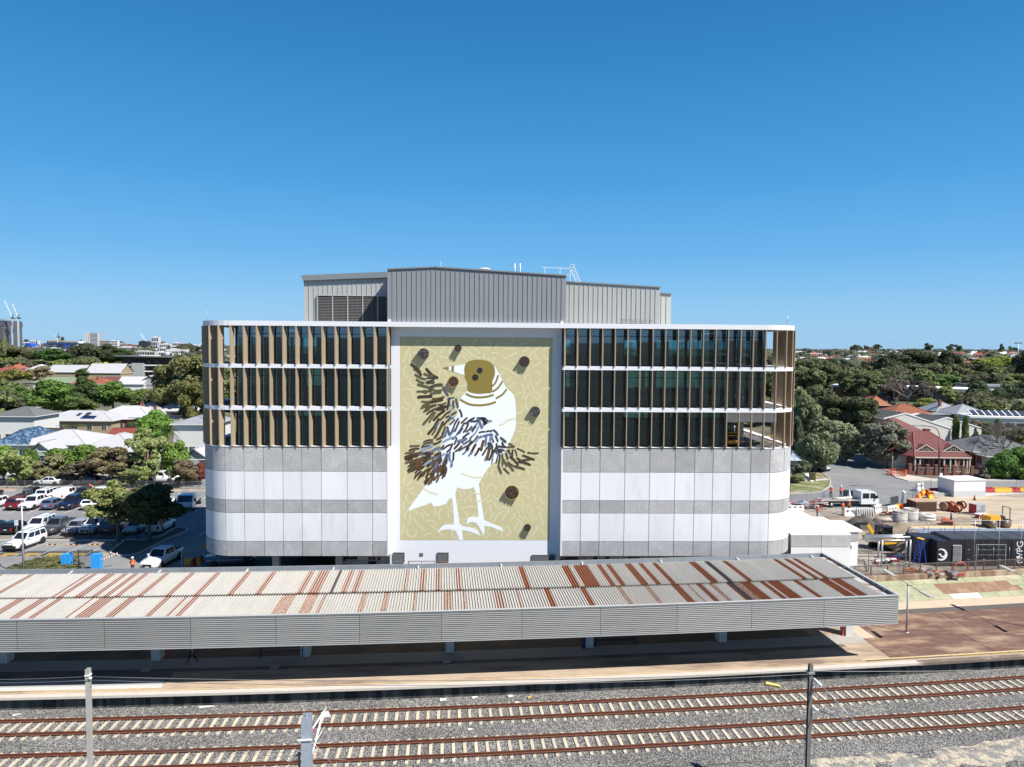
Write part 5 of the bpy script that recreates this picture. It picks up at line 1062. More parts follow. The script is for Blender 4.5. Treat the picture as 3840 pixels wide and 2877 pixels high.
def car(kind,col,loc,heading,label,group='cars parked in the car park',name='parked_car',cat='car',extra=None):
    body,parts,tym,rim,wh = CARS[kind]; o = empty(name,loc,heading,label,cat,group)
    b = link('body',body,o); b.material_slots[0].link = 'OBJECT'; b.material_slots[0].material = PAINT[col]
    for n_,me,mm in parts:
        q = link(n_,me,o)
        if mm == 'paint': q.material_slots[0].link = 'OBJECT'; q.material_slots[0].material = PAINT[col]
    for p in wh: w_ = link('wheel',tym,o,p); link('rim',rim,w_)
    if extra == 'rack':
        mb = MB(); z = SPEC[kind][4]+.12; [mb.bar((x,-.65,z),(x,.65,z),.06) for x in (-1.4,-.8,-.2,.4)]; [mb.bar((-1.5,y,z),(.5,y,z),.05) for y in (-.6,.6)]; mb.build('roof_rack',M_trim,o)
    if extra == 'canopy':
        mb = MB(); mb.hexa([(-2.6,-.82,1.1),(-1.1,-.82,1.1),(-1.1,.82,1.1),(-2.6,.82,1.1),(-2.45,-.7,1.78),(-1.1,-.7,1.8),(-1.1,.7,1.8),(-2.45,.7,1.78)]); mb.build('tray_canopy',PAINT[col],o)
    if extra == 'bars':
        mb = MB(); [mb.bar((-1.2-.45*i,-.75,1.1),(-1.2-.45*i,-.75,1.75),.05).bar((-1.2-.45*i,.75,1.1),(-1.2-.45*i,.75,1.75),.05).bar((-1.2-.45*i,-.75,1.75),(-1.2-.45*i,.75,1.75),.05) for i in range(4)]; mb.build('ladder_rack',M_galv,o)
    if extra == 'bullbar':
        mb = MB(); mb.box(2.3,2.5,-.8,.8,.4,.72); mb.tube([(2.42,-.5,.7),(2.42,-.4,1.0),(2.42,.4,1.0),(2.42,.5,.7)],.04,6); mb.build('bull_bar',M_trim,o)
        mb = MB(); [mb.lathe([(0,0),(.1,.02),(.1,.1),(0,.12)],10,c=(2.5,y,.8)) for y in (-.3,.3)]; mb.build('spot_lamp',M_lampclear,o)
    return o
# ================================================================ people
def person(loc,rz,label,shirt,trousers,hat=None,pose='stand',group=None,vest=None,scale=1.0,hair=(.05,.03,.02)):
    J = {'pel': (0,0,.95),'sp': (0,0,1.18),'ch': (0,0,1.38),'nk': (0,.0,1.52),'hd': (0,.02,1.66),'top': (0,.01,1.76),
         'hl': (-.1,0,.9),'kl': (-.11,.02,.50),'al': (-.12,0,.09),'tl': (-.12,.17,.04),'hr': (.1,0,.9),'kr': (.11,.02,.50),'ar': (.12,0,.09),'tr': (.12,.17,.04),
         'sl': (-.19,0,1.42),'el': (-.25,.0,1.14),'wl': (-.25,.1,.90),'fl': (-.25,.13,.80),'sr': (.19,0,1.42),'er': (.25,0,1.14),'wr': (.25,.1,.90),'fr': (.25,.13,.80)}
    if pose == 'walk': J.update(kl=(-.1,.2,.52),al=(-.1,.30,.12),tl=(-.1,.47,.08),kr=(.1,-.06,.5),ar=(.1,-.38,.2),tr=(.1,-.30,.06),el=(-.25,-.15,1.16),wl=(-.25,-.12,.93),fl=(-.25,-.1,.84),er=(.25,.15,1.16),wr=(.24,.33,.98),fr=(.24,.4,.9))
    if pose == 'work': J.update(el=(-.27,.12,1.18),wl=(-.16,.34,1.1),fl=(-.12,.42,1.08),er=(.27,.12,1.18),wr=(.16,.34,1.12),fr=(.12,.42,1.1),hd=(0,.06,1.65),top=(0,.07,1.75))
    if pose == 'bend': J.update(sp=(0,.12,1.12),ch=(0,.34,1.2),nk=(0,.46,1.24),hd=(0,.58,1.26),top=(0,.67,1.28),sl=(-.19,.36,1.18),sr=(.19,.36,1.18),el=(-.24,.45,.95),wl=(-.16,.55,.78),fl=(-.12,.6,.7),er=(.24,.45,.95),wr=(.16,.55,.78),fr=(.12,.6,.7))
    rad = {'pel': (.15,.11),'sp': (.135,.1),'ch': (.165,.115),'nk': (.055,.055),'hd': (.082,.1),'top': (.06,.07),'hl': (.09,.09),'hr': (.09,.09),'kl': (.06,.06),'kr': (.06,.06),'al': (.045,.045),'ar': (.045,.045),'tl': (.04,.03),'tr': (.04,.03),'sl': (.06,.06),'sr': (.06,.06),'el': (.043,.043),'er': (.043,.043),'wl': (.03,.03),'wr': (.03,.03),'fl': (.035,.02),'fr': (.035,.02)}
    E_ = [('pel','sp'),('sp','ch'),('ch','nk'),('nk','hd'),('hd','top'),('pel','hl'),('hl','kl'),('kl','al'),('al','tl'),('pel','hr'),('hr','kr'),('kr','ar'),('ar','tr'),('ch','sl'),('sl','el'),('el','wl'),('wl','fl'),('ch','sr'),('sr','er'),('er','wr'),('wr','fr')]
    names = list(J); me = bpy.data.meshes.new('figure'); me.from_pydata([J[k] for k in names],[(names.index(a),names.index(b)) for a,b in E_],[])
    tmp = bpy.data.objects.new('figure',me); COL.objects.link(tmp); sk = tmp.modifiers.new('skin','SKIN'); sk.use_smooth_shade = True
    for i,k in enumerate(names): me.skin_vertices[0].data[i].radius = rad[k]; me.skin_vertices[0].data[i].use_root = (k == 'pel')
    ss = tmp.modifiers.new('sub','SUBSURF'); ss.levels = 1; ss.render_levels = 1
    dg = bpy.context.evaluated_depsgraph_get(); bm_ = bpy.data.meshes.new_from_object(tmp.evaluated_get(dg)); bpy.data.objects.remove(tmp)
    bm_.materials.clear(); mats_ = [mat('cloth_%d_%d_%d' % tuple(int(c*99) for c in trousers),trousers,.85),mat('cloth_%d_%d_%d' % tuple(int(c*99) for c in shirt),shirt,.8),M_skin,M_black]
    for m_ in mats_: bm_.materials.append(m_)
    vj = {k: Vector(J[k]) for k in names}
    for p in bm_.polygons:
        c = p.center; n_ = min(names,key=lambda k: (c-vj[k]).length-(.05 if k in ('pel','ch','sp') else 0)); p.material_index = 2 if n_ in ('hd','top','fl','fr','wl','wr','nk') else (0 if n_ in ('pel','hl','hr','kl','kr') else (3 if n_ in ('al','ar','tl','tr') else 1)); p.use_smooth = True
    o = empty('person',loc,rz,label,'person',group); o.scale = (scale,)*3
    link('figure_body',bm_,o); mb = MB()       # fingers, nose and ears continue the skin
    for s_,f_,w_ in ((-1,'fl','wl'),(1,'fr','wr')):
        d = (vj[f_]-vj[w_]).normalized(); sd = Vector((0,1,0)) if abs(d.y) < .7 else Vector((1,0,0))
        for i,l in enumerate((.06,.075,.07,.055)): a = vj[f_]+sd*(i-1.5)*.019; mb.tube([a,a+d*l*.6,a+d*l+Vector((-s_*.012,0,-.01))],[.009,.008,.006],5)
        a = vj[w_].lerp(vj[f_],.5); mb.tube([a,a+sd*.04+d*.02,a+sd*.045+d*.055],[.011,.009,.007],5)
    h = vj['hd']; mb.tube([h+Vector((0,.09,.0)),h+Vector((0,.115,-.015))],[.008,.013],5); [mb.tube([h+Vector((s_*.075,0,.01)),h+Vector((s_*.092,-.005,-.01))],[.02,.016],6) for s_ in (-1,1)]
    mb.build('hands_and_face',M_skin,o)
    mb = MB(); [mb.box(h.x+x-.012,h.x+x+.012,h.y+.09,h.y+.1,h.z+.01,h.z+.02) for x in (-.03,.03)]; mb.build('eyes',M_black,o)
    hm = MB()
    if hat: hm.lathe([(.15,.03),(.155,.04),(.12,.05),(.115,.1),(.07,.15),(0,.165)],12,c=(h.x,h.y,h.z)); hm.build('hard_hat',mat('hat_white',hat,.35),o)
    else: hm.lathe([(.09,.0),(.1,.06),(.085,.11),(0,.135)],10,c=(h.x,h.y-.02,h.z)); hm.build('hair',mat('hair_dark',hair,.8),o)
    if vest:
        c1,c0 = vj['ch'],vj['pel']; mb = MB(); mb.tube([c0+Vector((0,0,.08)),vj['sp'],c1+Vector((0,0,.06))],[.165,.16,.185],12,cap=False); v_ = mb.build('safety_vest',vest,o)
        mb = MB(); mb.tube([vj['sp'],vj['sp'].lerp(c1,.25)],[.171,.176],12,cap=False); mb.build('reflective_band',mat('reflective_band',(.7,.72,.5),.4),v_)
    return o
# ================================================================ house builder
M_win = mat('house_window_glass',(.03,.04,.05),.08,spec=.7)
ROOFM = {
 'white': mat('white_metal_roof',(.43,.43,.44),.6,ns=.5,na=.06,objvar=.10),'zinc': mat('zinc_metal_roof',(.30,.315,.33),.5,.1,ns=.7,na=.08),'grey': mat('grey_tile_roof',(.135,.14,.145),.85,ns=2,na=.15),'red': mat('maroon_metal_roof',(.165,.052,.05),.7,ns=.5,na=.08),
 'orange': mat('orange_tile_roof',(.30,.105,.055),.85,ns=2,na=.18,objvar=.1),'green': mat('sage_metal_roof',(.19,.25,.15),.7,ns=.6,na=.06),'blue': mat('blue_patchy_tiles',(.03,.065,.13),.5,ns=3,na=.2,col2=(.16,.24,.31),c2s=1.8,c2lo=.48,c2hi=.6),'dark': mat('dark_roof',(.05,.045,.045),.8),'redtile': mat('red_tile_roof',(.24,.06,.045),.85,ns=2,na=.2)}
WALLM = {'white': mat('house_wall_white',(.62,.62,.60),.85,ns=.8,na=.04),'cream': M_cream,'brick': mat('red_brick_wall',(.21,.085,.055),.9,ns=3,na=.2),'grey': mat('grey_rendered_wall',(.33,.34,.35),.85,ns=.8,na=.06),'tan': mat('tan_brick_wall',(.34,.27,.17),.9,ns=3,na=.12),'greygreen': mat('grey_green_weatherboard',(.30,.36,.33),.85)}
def house(name,label,loc,rz,w,d,wh,roof,rh,rmat,wmat,eave=.5,cat='house',windows=3,chims=(),solar=0,ridge='x',sky=0,group=None,tiles=False):
    o = empty(name,loc,rz,label,cat,group); hw = w/2; mb = MB(); mb.box(-hw,hw,0,d,-.3,wh); wall = mb.build('wall',WALLM[wmat],o); R_ = ROOFM[rmat]; e = eave; x0,x1,y0,y1 = -hw-e,hw+e,-e,d+e; mb = MB(); z0 = wh; z1 = wh+rh
    B4 = [(x0,y0,z0),(x1,y0,z0),(x1,y1,z0),(x0,y1,z0)]; t = .12
    if roof == 'hip':
        if (x1-x0) >= (y1-y0): k = (y1-y0)/2*.95; T2 = [(x0+k,(y0+y1)/2,z1),(x1-k,(y0+y1)/2,z1)]; F = [(0,1,5,4),(1,2,5),(2,3,4,5),(3,0,4)]
        else: k = (x1-x0)/2*.95; T2 = [((x0+x1)/2,y0+k,z1),((x0+x1)/2,y1-k,z1)]; F = [(0,1,4),(1,2,5,4),(2,3,5),(3,0,4,5)]
    elif ridge == 'x': T2 = [(x0,(y0+y1)/2,z1),(x1,(y0+y1)/2,z1)]; F = [(0,1,5,4),(2,3,4,5)]
    else: T2 = [((x0+x1)/2,y0,z1),((x0+x1)/2,y1,z1)]; F = [(1,2,5,4),(3,0,4,5)]
    if roof == 'flat':
        mb.box(x0,x1,y0,y1,z0,z0+rh)
    else:
        V = B4+T2; k = 6; nf = len(F); mb.add(V+[(x,y,z-t) for x,y,z in V],F+[tuple(k+i for i in f[::-1]) for f in F]+[(a,b,k+b,k+a) for a,b in ((0,1),(1,2),(2,3),(3,0))])
        if roof != 'hip':
            if ridge == 'x': wl = [((s_*(hw-.02)),0,wh) for s_ in (-1,1)]; gm = MB(); [gm.prism([(s_*(hw-.03),0,wh-.02),(s_*(hw-.03),d,wh-.02),(s_*(hw-.03),d/2,wh+rh*.86)],(s_*.06,0,0)) for s_ in (-1,1)]
            else: gm = MB(); [gm.prism([(-hw,y,wh-.02),(hw,y,wh-.02),(0,y,wh+rh*.86)],(0,.06,0)) for y in (.0,d-.06)]
            gm.build('gable_wall',WALLM[wmat],o)
    rf = mb.build('roof',R_,o)
    if roof != 'flat':
        cap = MB()
        for a,b in ([(T2[0],T2[1])]+([(B4[0],T2[0]),(B4[1],T2[1] if (x1-x0) >= (y1-y0) else T2[0]),(B4[2],T2[1]),(B4[3],T2[0] if (x1-x0) >= (y1-y0) else T2[1])] if roof == 'hip' else [])): cap.bar(Vector(a)+Vector((0,0,.04)),Vector(b)+Vector((0,0,.04)),.22,.1)
        cap.build('ridge_capping',R_,rf)
        gt = MB(); gt.bar((x0,y0-.05,z0-.06),(x1,y0-.05,z0-.06),.12,.14); gt.bar((x0-.05,y0,z0-.06),(x0-.05,y1,z0-.06),.12,.14); gt.bar((x1+.05,y0,z0-.06),(x1+.05,y1,z0-.06),.12,.14); gt.build('gutter',WALLM['white'] if rmat != 'red' else ROOFM['red'],rf)
        if roof == 'hip' or ridge == 'x':
            ym = (y0+y1)/2; run = ym-y0
            def on(x,f_): return Vector((x,y0+run*f_,z0+rh*f_+.02))
            if sky:
                for i in range(sky): sx = x0+(x1-x0)*(.45+.12*i); q = [on(sx,.45),on(sx+.8,.45),on(sx+.8,.72),on(sx,.72)]; m_ = MB(); m_.hexa(q+[p+Vector((0,-.03,.08)) for p in q]); m_.build('skylight',M_win,rf)
            for i in range(solar): sx = x0+(x1-x0)*(.55)+(i % 3)*1.15; f0 = .18+.33*(i//3); q = [on(sx,f0),on(sx+1.05,f0),on(sx+1.05,f0+.28),on(sx,f0+.28)]; m_ = MB(); m_.hexa(q+[p+Vector((0,-.03,.07)) for p in q]); m_.build('solar_panel',mat('solar_blue',(.012,.02,.06),.12),rf)
            nl_ = int((x1-x0)/1.25)       # standing sheets: raised seams break the plane
            sm = MB()
            for i in range(1,nl_):
                sx = x0+i*(x1-x0)/nl_; fm = 1.0
                if roof == 'hip': kk = (y1-y0)/2*.95; fm = max(.05,min(1,(sx-x0)/kk,(x1-sx)/kk))
                a,b = on(sx,.0),on(sx,fm*.99); sm.bar(a,b,.07,.06)
            if tiles:
                for i in range(1,9): f_ = i/9; kk = (y1-y0)/2*.95 if roof == 'hip' else 0; sm.bar(on(x0+kk*f_,f_),on(x1-kk*f_,f_),.12,.05)
            sm.build('roof_seams',R_,rf)['kind'] = 'stuff'
    for cx,cy,ch in chims:
        m_ = MB(); m_.box(cx-.35,cx+.35,cy-.35,cy+.35,wh,wh+rh+ch); m_.box(cx-.42,cx+.42,cy-.42,cy+.42,wh+rh+ch,wh+rh+ch+.15); m_.build('chimney',WALLM['brick'],rf)
    for i in range(windows):
        wx = -hw+w*(i+.5)/windows; f = MB(); f.box(wx-.65,wx+.65,-.06,0,.9,min(2.2,wh-.3)); wo = f.build('window',WALLM['white'],o); g_ = MB(); g_.box(wx-.57,wx-.03,-.075,-.06,.98,min(2.12,wh-.38)); g_.box(wx+.03,wx+.57,-.075,-.06,.98,min(2.12,wh-.38)); g_.build('pane',M_win,wo)
    for s_ in (-1,1):
        f = MB(); f.box(*(sorted((s_*hw,s_*(hw+.06)))),d*.4,d*.4+1.2,.9,min(2.2,wh-.3)); wo = f.build('window',M_win,o)
    return o
def hp(name,label,px,py,wpx,z,d,roof,rh,rmat,wmat,rz=0,**k):
    """house whose front eave centre is seen at px,py at height z and whose front is wpx wide in the photo"""
    p = ground_at(px,py,z); dist = (p-Vector(CAM)).dot(Vector(_f)); return house(name,label,(p.x,p.y+.5,0),R(rz),wpx/PF*dist-.6,d*.68,z,roof,rh*.58,rmat,wmat,**k)
# ================================================================ left: car park
def c2(x,y): return x/2.7615,1650+y/2.7615
def c1(x,y): return x/2.7615,1100+y/2.7615
def sheet_poly(name,pts,z,m,kind='structure'):
    mb = MB(); mb.poly([(p[0],p[1],z) for p in pts]); o = mb.build(name,m); o['kind'] = kind; return o
sheet_poly('car_park',[(-140,5.5),(-20,5.5),(-20,45),(-140,43.4)],.006,M_asphalt)
sheet_poly('road',[(-170,46),(-10,46),(20,47),(60,51),(60,60.5),(20,57),(-10,56),(-170,56)],.004,M_asphalt)
mb = MB(); mb.box(-140,-20,42.9,43.15,0,.12); mb.box(-140,-20,45.7,45.95,0,.13); mb.box(-140,-38.6,16.15,16.35,0,.13); struct('kerb',mb,mat('kerb_concrete',(.46,.43,.38),.9,ns=1,na=.1))
sheet_poly('verge',[(-140,43.15),(-20,43.15),(-20,45.7),(-140,45.7)],.03,mat('dry_verge',(.36,.29,.22),.95,ns=.8,na=.2,col2=(.22,.18,.13),c2s=.5))
sheet_poly('footpath',[(-170,56.2),(-10,56.2),(-10,58.3),(-170,58.3)],.012,M_paving)
sheet_poly('garden_bed',[(-140,16.4),(-38.5,16.4),(-38.5,17.5),(-140,17.5)],.02,M_dirt)
sheet_poly('dark_asphalt_strip',[(-75,10.4),(-41.6,10.4),(-41.2,12.2),(-75,12.2)],.010,mat('dark_asphalt',(.06,.062,.065),.9,ns=.6,na=.1))
isl = [ground_at(*c2(x,y)) for x,y in ((1145,1165),(1150,1185),(1230,1205),(1340,1200),(1440,1180),(1560,1120),(1700,1045),(1870,975),(1938,945),(1935,925),(1880,918),(1810,922),(1700,990),(1650,1015),(1560,1030),(1300,1040))]
mb = MB(); mb.prism([(p.x,p.y,0) for p in isl],(0,0,.10)); isd = struct('planted_island',mb,mat('island_mulch',(.10,.08,.06),.95,ns=2,na=.3))
mb = MB()
for a,b in zip(isl,isl[1:]+isl[:1]): mb.bar((a.x,a.y,.07),(b.x,b.y,.07),.2,.16)
struct('island_kerb',mb,M_paving)
# stall lines: a white one for each stall
lm = {}
def line(x0,y0,x1,y1,wd=.1,z=.014,m=M_linewhite,name='stall_line'):
    mb = MB(); d = Vector((x1-x0,y1-y0,0)); n = Vector((-d.y,d.x,0)).normalized()*wd/2; p = [Vector((x0,y0,z))-n,Vector((x1,y1,z))-n,Vector((x1,y1,z))+n,Vector((x0,y0,z))+n]; mb.add(p,[(0,1,2,3)]); o = mb.build(name,m); o['kind'] = 'structure'
M_blueline = mat('pale_blue_line',(.42,.52,.53),.8)
SX = 2.29
for k in range(-11,4):
    line(-46.95+SX*k,10.4,-46.75+SX*k,15.5,.09,.016,M_blueline)
    if -3 < k < 3:      # yellow worn lettering near the mouth of each stall
        mb = MB()
        for row in range(3):
            for c in range(6 if row < 2 else 3):
                x = -46.6+SX*k+.25+c*.26+row*.06; y = 11.45-row*.42; mb.add([(x,y-.32,.015),(x+.17,y-.32,.015),(x+.21,y,.015),(x+.05,y,.015)],[(0,1,2,3)])
        o = mb.build('worn_stall_lettering',M_yellow); o['kind'] = 'structure'
        o = empty('wheel_stop',(-45.65+SX*k,14.6,0),0,'orange and black wheel stop in %s' % ('the stall behind the foreground white four wheel drive' if k < -1 else ('the first empty stall from the left','the second empty stall from the left','the third empty stall, edged by tree shadow','the fourth stall, in tree shadow')[k+1]),'wheel stop','wheel stops of the front stalls')
        for c in range(5): mb = MB(); mb.hexa([(-.7+c*.28,-.09,0),(-.42+c*.28,-.09,0),(-.42+c*.28,.09,0),(-.7+c*.28,.09,0),(-.7+c*.28,-.05,.1),(-.42+c*.28,-.05,.1),(-.42+c*.28,.05,.1),(-.7+c*.28,.05,.1)]); mb.build('block',mat('stop_orange',(.62,.30,.10),.7) if c % 2 == 0 else M_black,o)
bx = [ground_at(*c2(x,985)).x for x in (75,300,505,720,905,1110,1340,1560)]
for k in range(-6,9): x = bx[2]+SX*1.0*(k+.5)-SX; line(x,18.0,x+.1,23.0); 
ax = [ground_at(*c2(x,728)).x for x in (10,140,272,490,665,905,1060)]
axx = [ax[2]+SX*1.02*k for k in range(-8,15)]
for x in axx: line(x-SX/2,29.2,x-SX/2+.1,39.8)
SC = .92
def pc(kind,col,x,y,face,label,extra=None,**k): o = car(kind,col,(x,y,.01),R(-90 if face == 'f' else 90)+R(rnd.uniform(-1.5,1.5)),label,extra=extra,**k); o.scale = (SC,)*3; return o
yb = 20.2
pc('hatch','navy',bx[0]-2.2,yb,'r','dark blue hatchback at the left end of the near row, half out of frame')
pc('hatch','black',bx[0],yb,'r','black hatchback with red tail light seen from behind, left end of the near row')
pc('suv','white',bx[1],yb+.3,'f','white wagon with dark sunroof behind the foreground four wheel drive',extra=None)
pc('ute','grey',bx[2],yb+.2,'f','grey dual cab pickup parked nose out between white wagon and silver sedan')
pc('sedan','silver',bx[3],yb,'f','silver sedan parked nose out beside the grey pickup')
pc('suv','white',bx[4],yb+.1,'f','white four wheel drive with roof rack right of the silver sedan',extra='rack')
pc('suv','darkgrey',bx[5],yb+.1,'r','dark grey wagon parked tail out left of the tree')
pc('hatch','white',bx[6],yb,'f','white hatchback nose out in the sun right behind the tree trunk')
pc('suv','white',bx[7]+.2,yb+.6,'r','white wagon parked tail out in the building shadow')
ya = 32.4
pc('hatch','white',ax[2]-2*SX*1.02-.5,ya,'f','white small car at the left edge of the middle row')
pc('suv','red',ax[1],ya,'r','dark red wagon seen from behind in the middle row')
pc('ute','white',ax[2],ya+.2,'f','white dual cab pickup nose out in the middle row beside the red wagon')
pc('hatch','steelblue',ax[3],ya,'r','steel blue hatchback tail out in the middle row')
pc('suv','navy',ax[4]+.1,ya+.2,'f','navy four wheel drive nose out in the middle row')
pc('hatch','white',ax[5],ya,'r','small white hatchback tail out left of the tree in the middle row')
pc('suv','white',ax[6]+.3,ya,'r','white people mover partly hidden by the tree crown')
pc('sedan','darkgrey',ax[6]+2*SX*1.02,ya,'f','dark grey sedan mostly hidden behind the tree crown')
pc('sedan','white',ax[6]+3.1*SX*1.02,ya,'f','white sedan glimpsed through the dark tree crown')
yc = 37.6
for i,(kd,cl,fc,lb,ex) in enumerate((('ute','black','r','black pickup with chrome bars in the far row, leftmost','bars'),('suv','white','r','white wagon in the far row beside the black pickup',None),('ute','white','r','white pickup with enclosed tray canopy in the far row','canopy'),('ute','darkgrey','f','dark grey pickup with open tray in the far row',None),('ute','white','f','white dual cab with ladder rack in the far row near the kerb','bars'),('sedan','steelblue','r','blue sedan at the right end of the far row by the tree',None))):
    pc(kd,cl,ax[2]-SX*1.02*1.6+i*SX*1.05,yc+.4,fc,lb,ex)
pc('sedan','black',ax[2]-SX*4.2,yc,'f','black sedan at the far left end of the far row')
pc('wagon','steelblue',-37.0,37.6,'f','blue grey sedan behind the white tray truck near the building')
# foreground white four wheel drive
p = ground_at(*c2(215,1125)); o = car('suv','white',(p.x,p.y+.8,.01),R(-98),'white four wheel drive with black bull bar and spot lamps in the nearest stalls',extra='bullbar'); o.scale = (.93,)*3
p = ground_at(593,2120); o = car('ute','white',(p.x+.25,p.y+.35,.01),R(-96),'white dual cab pickup just behind the canopy, half in building shadow',name='parked_car'); o.scale = (.97,)*3
# two cars and a four wheel drive in the street beyond the fence
for x,cl,kd,lb in ((70,'black','sedan','black sedan in the street behind the fence, far left'),(430,'white','sedan','white sedan in the street behind the fence'),(850,'darkgrey','sedan','dark grey sedan in the street behind the fence, left of the tree')):
    p = ground_at(*c2(x,490)); car(kd,cl,(p.x,47.9,.01),R(180),lb,group='cars along the street behind the fence').scale = (SC,)*3
p = ground_at(*c2(1620,462)); car('suv','white',(p.x,50.5,.01),R(0),'white four wheel drive driving along the street behind the fence',group='cars along the street behind the fence',name='car')
p = ground_at(*c2(625,438)); car('hatch','brightred',(p.x,58.2,.01),R(-90),'bright red car parked nose out under the shrubs across the street',group=None)
p = ground_at(*c2(880,1380)); 
# white tray truck with cage
def tray_truck(loc,rz,label,L=6.2,crew=False,cage=True,cab='white'):
    o = empty('tray_truck',loc,rz,label,'truck'); hw = .98; cl = 2.6 if crew else 1.7
    xf = L/2; mb = MB(); mb.prism([(xf,-hw,.45),(xf,-hw,1.05),(xf-.12,-hw,1.25),(xf-.55,-hw,2.15),(xf-cl,-hw,2.2),(xf-cl,-hw,.45)],(0,2*hw,0)); mb.build('cab',PAINT[cab],o)
    mb = MB(); mb.hexa([(xf-.09,-hw+.1,1.3),(xf-.09,hw-.1,1.3),(xf-.48,hw-.15,2.05),(xf-.48,-hw+.15,2.05),(xf-.12+.04,-hw+.1,1.31),(xf-.12+.04,hw-.1,1.31),(xf-.47+.02,hw-.15,2.07),(xf-.47+.02,-hw+.15,2.07)]); mb.build('windscreen',M_carglass,o)
    for s_ in (-1,1):
        y0,y1 = sorted((s_*hw,s_*(hw+.012)))
        mb = MB(); mb.prism([(xf-.32,y0,1.25),(xf-.65,y0,1.98),(xf-1.3,y0,1.98),(xf-1.3,y0,1.25)],(0,.012,0)); mb.build('side_window',M_carglass,o)
        if crew: mb = MB(); mb.box(xf-2.4,xf-1.45,y0,y1,1.25,1.98); mb.build('side_window',M_carglass,o)
        mb = MB(); mb.box(xf-.02,xf+.03,*sorted((s_*.55,s_*.9)),.75,.95); mb.build('headlight',M_lampclear,o)
        mb = MB(); mb.box(xf-.5,xf-.35,*sorted((s_*(hw+.1),s_*(hw+.3))),1.3,1.7); mb.build('mirror',M_trim,o)
    mb = MB(); mb.box(-xf,xf-cl-.1,-hw-.05,hw+.05,.92,1.02); mb.build('tray',mat('tray_alloy',(.40,.39,.37),.5,.3,ns=2,na=.1),o)
    mb = MB(); mb.box(-xf+.2,xf-.3,-.45,.45,.55,.9); mb.box(xf-.02,xf+.06,-hw,hw,.42,.62); mb.build('chassis',M_trim,o)
    for x in (xf-.95,-xf+1.3):
        for s_ in (-1,1):
            mb = MB(); mb.M = Matrix.Translation((x,s_*(hw-.14),.40)) @ Matrix.Rotation(math.pi/2,4,'X'); mb.lathe([(0,-.13),(.38,-.13),(.41,0),(.38,.13),(0,.13)],16); w_ = mb.build('wheel',M_rubber,o); mb = MB(); mb.M = Matrix.Translation((x,s_*(hw-.0),.40)) @ Matrix.Rotation(math.pi/2,4,'X'); mb.lathe([(0,-.02),(.22,-.02),(.22,.02),(0,.02)],10); mb.build('rim',M_chrome,w_)
    if cage:
        mb = MB(); x0,x1 = -xf+.05,xf-cl-.15
        for y in (-hw,hw):
            for x in [x0+(x1-x0)*i/4 for i in range(5)]: mb.bar((x,y,1.0),(x,y,2.3),.05)
            for z in (1.4,1.85,2.3): mb.bar((x0,y,z),(x1,y,z),.04)
        for x in [x0+(x1-x0)*i/4 for i in range(5)]: mb.bar((x,-hw,2.3),(x,hw,2.3),.04)
        mb.build('cage',M_galv,o)
    return o
p = ground_at(*c2(1850,745)); tray_truck((p.x+.3,p.y+2.9,.01),R(-80),'white tray truck with tall steel cage near the building corner')
# lamp post, signs, fences
def lamp_post(base,h,label,arm=0):
    o = empty('lamp_post',base,0,label,'street lamp'); mb = MB(); mb.tube([(0,0,0),(0,0,h)],.10,10,r2=.06); mb.build('pole',mat('lamp_pole_grey',(.42,.45,.49)),o); mb = MB(); mb.box(-.45,.35,-.14,.14,h-.02,h+.09); mb.build('lamp_head',M_whitepl,o); mb = MB(); mb.lathe([(0,0),(.16,0),(.16,.3),(.1,.34)],10); mb.build('base_sleeve',M_galv,o); return o
p = ground_at(89,2162); lamp_post(p,depth_at(89,1874,p.y).z,'grey car park lamp post in front of the white four wheel drive')
def sign(px,ptop,pbase,w_,label,m=M_whitepl,h=.6):
    p = ground_at(px,pbase); t = depth_at(px,ptop,p.y).z; o = empty('sign_post',p,0,label,'sign'); mb = MB(); mb.tube([(0,0,0),(0,0,t)],.03,6); mb.build('pole',M_galv,o); mb = MB(); mb.box(-w_/2,w_/2,-.05,-.03,t-h,t); mb.build('sign_plate',m,o)
    mb = MB(); [mb.box(-w_*.36,w_*.36-.06*i,-.053,-.05,t-.16-i*.14,t-.12-i*.14) for i in range(3)]; mb.build('faded_print',mat('faded_print_grey',(.3,.3,.3),.8),o)
sign(*(c2(175,830)[0],c2(0,830)[1],2012),.42,'white parking sign at the left above the black hatchback'); sign(c2(830,0)[0],c2(0,836)[1],2012,.42,'white parking sign between silver sedan and white four wheel drive'); sign(c2(1678,0)[0],c2(0,850)[1],2020,.38,'narrow pale sign post behind the island in the shade',mat('tan_sign',(.45,.38,.22),.7))
def picket_fence(name,a,b,h,step,post_every,m,label,group=None):
    a,b = Vector(a),Vector(b); L = (b-a).length; d = (b-a)/L; o = empty(name,a,math.atan2(d.y,d.x),label,'fence',group)
    for z in (.12,h-.08): mb = MB(); mb.box(0,L,-.02,.02,z,z+.04); mb.build('rail',m,o)
    pm_ = MB().box(-.035,.035,-.035,.035,0,h+.05).mesh('post',m); x = 0
    while x <= L+.01: link('post',pm_,o,(x,0,0)); x += post_every
    mb = MB(); x = step
    while x < L: mb.box(x-.01,x+.01,-.01,.01,.12,h-.06); x += step
    mb.build('pickets',m,o)['kind'] = 'stuff'; return o
picket_fence('street_fence',(-120,44.9,0),(-26,44.9,0),1.25,.14,2.6,mat('dark_grey_fence',(.11,.11,.115),.6),'long dark grey picket fence between car park and street')
picket_fence('low_fence',(ground_at(*c2(430,1040)).x,16.5,0),(ground_at(*c2(1560,1040)).x,16.5,0),1.5,.14,2.62,M_black,'black picket fence in front of the near row of cars')
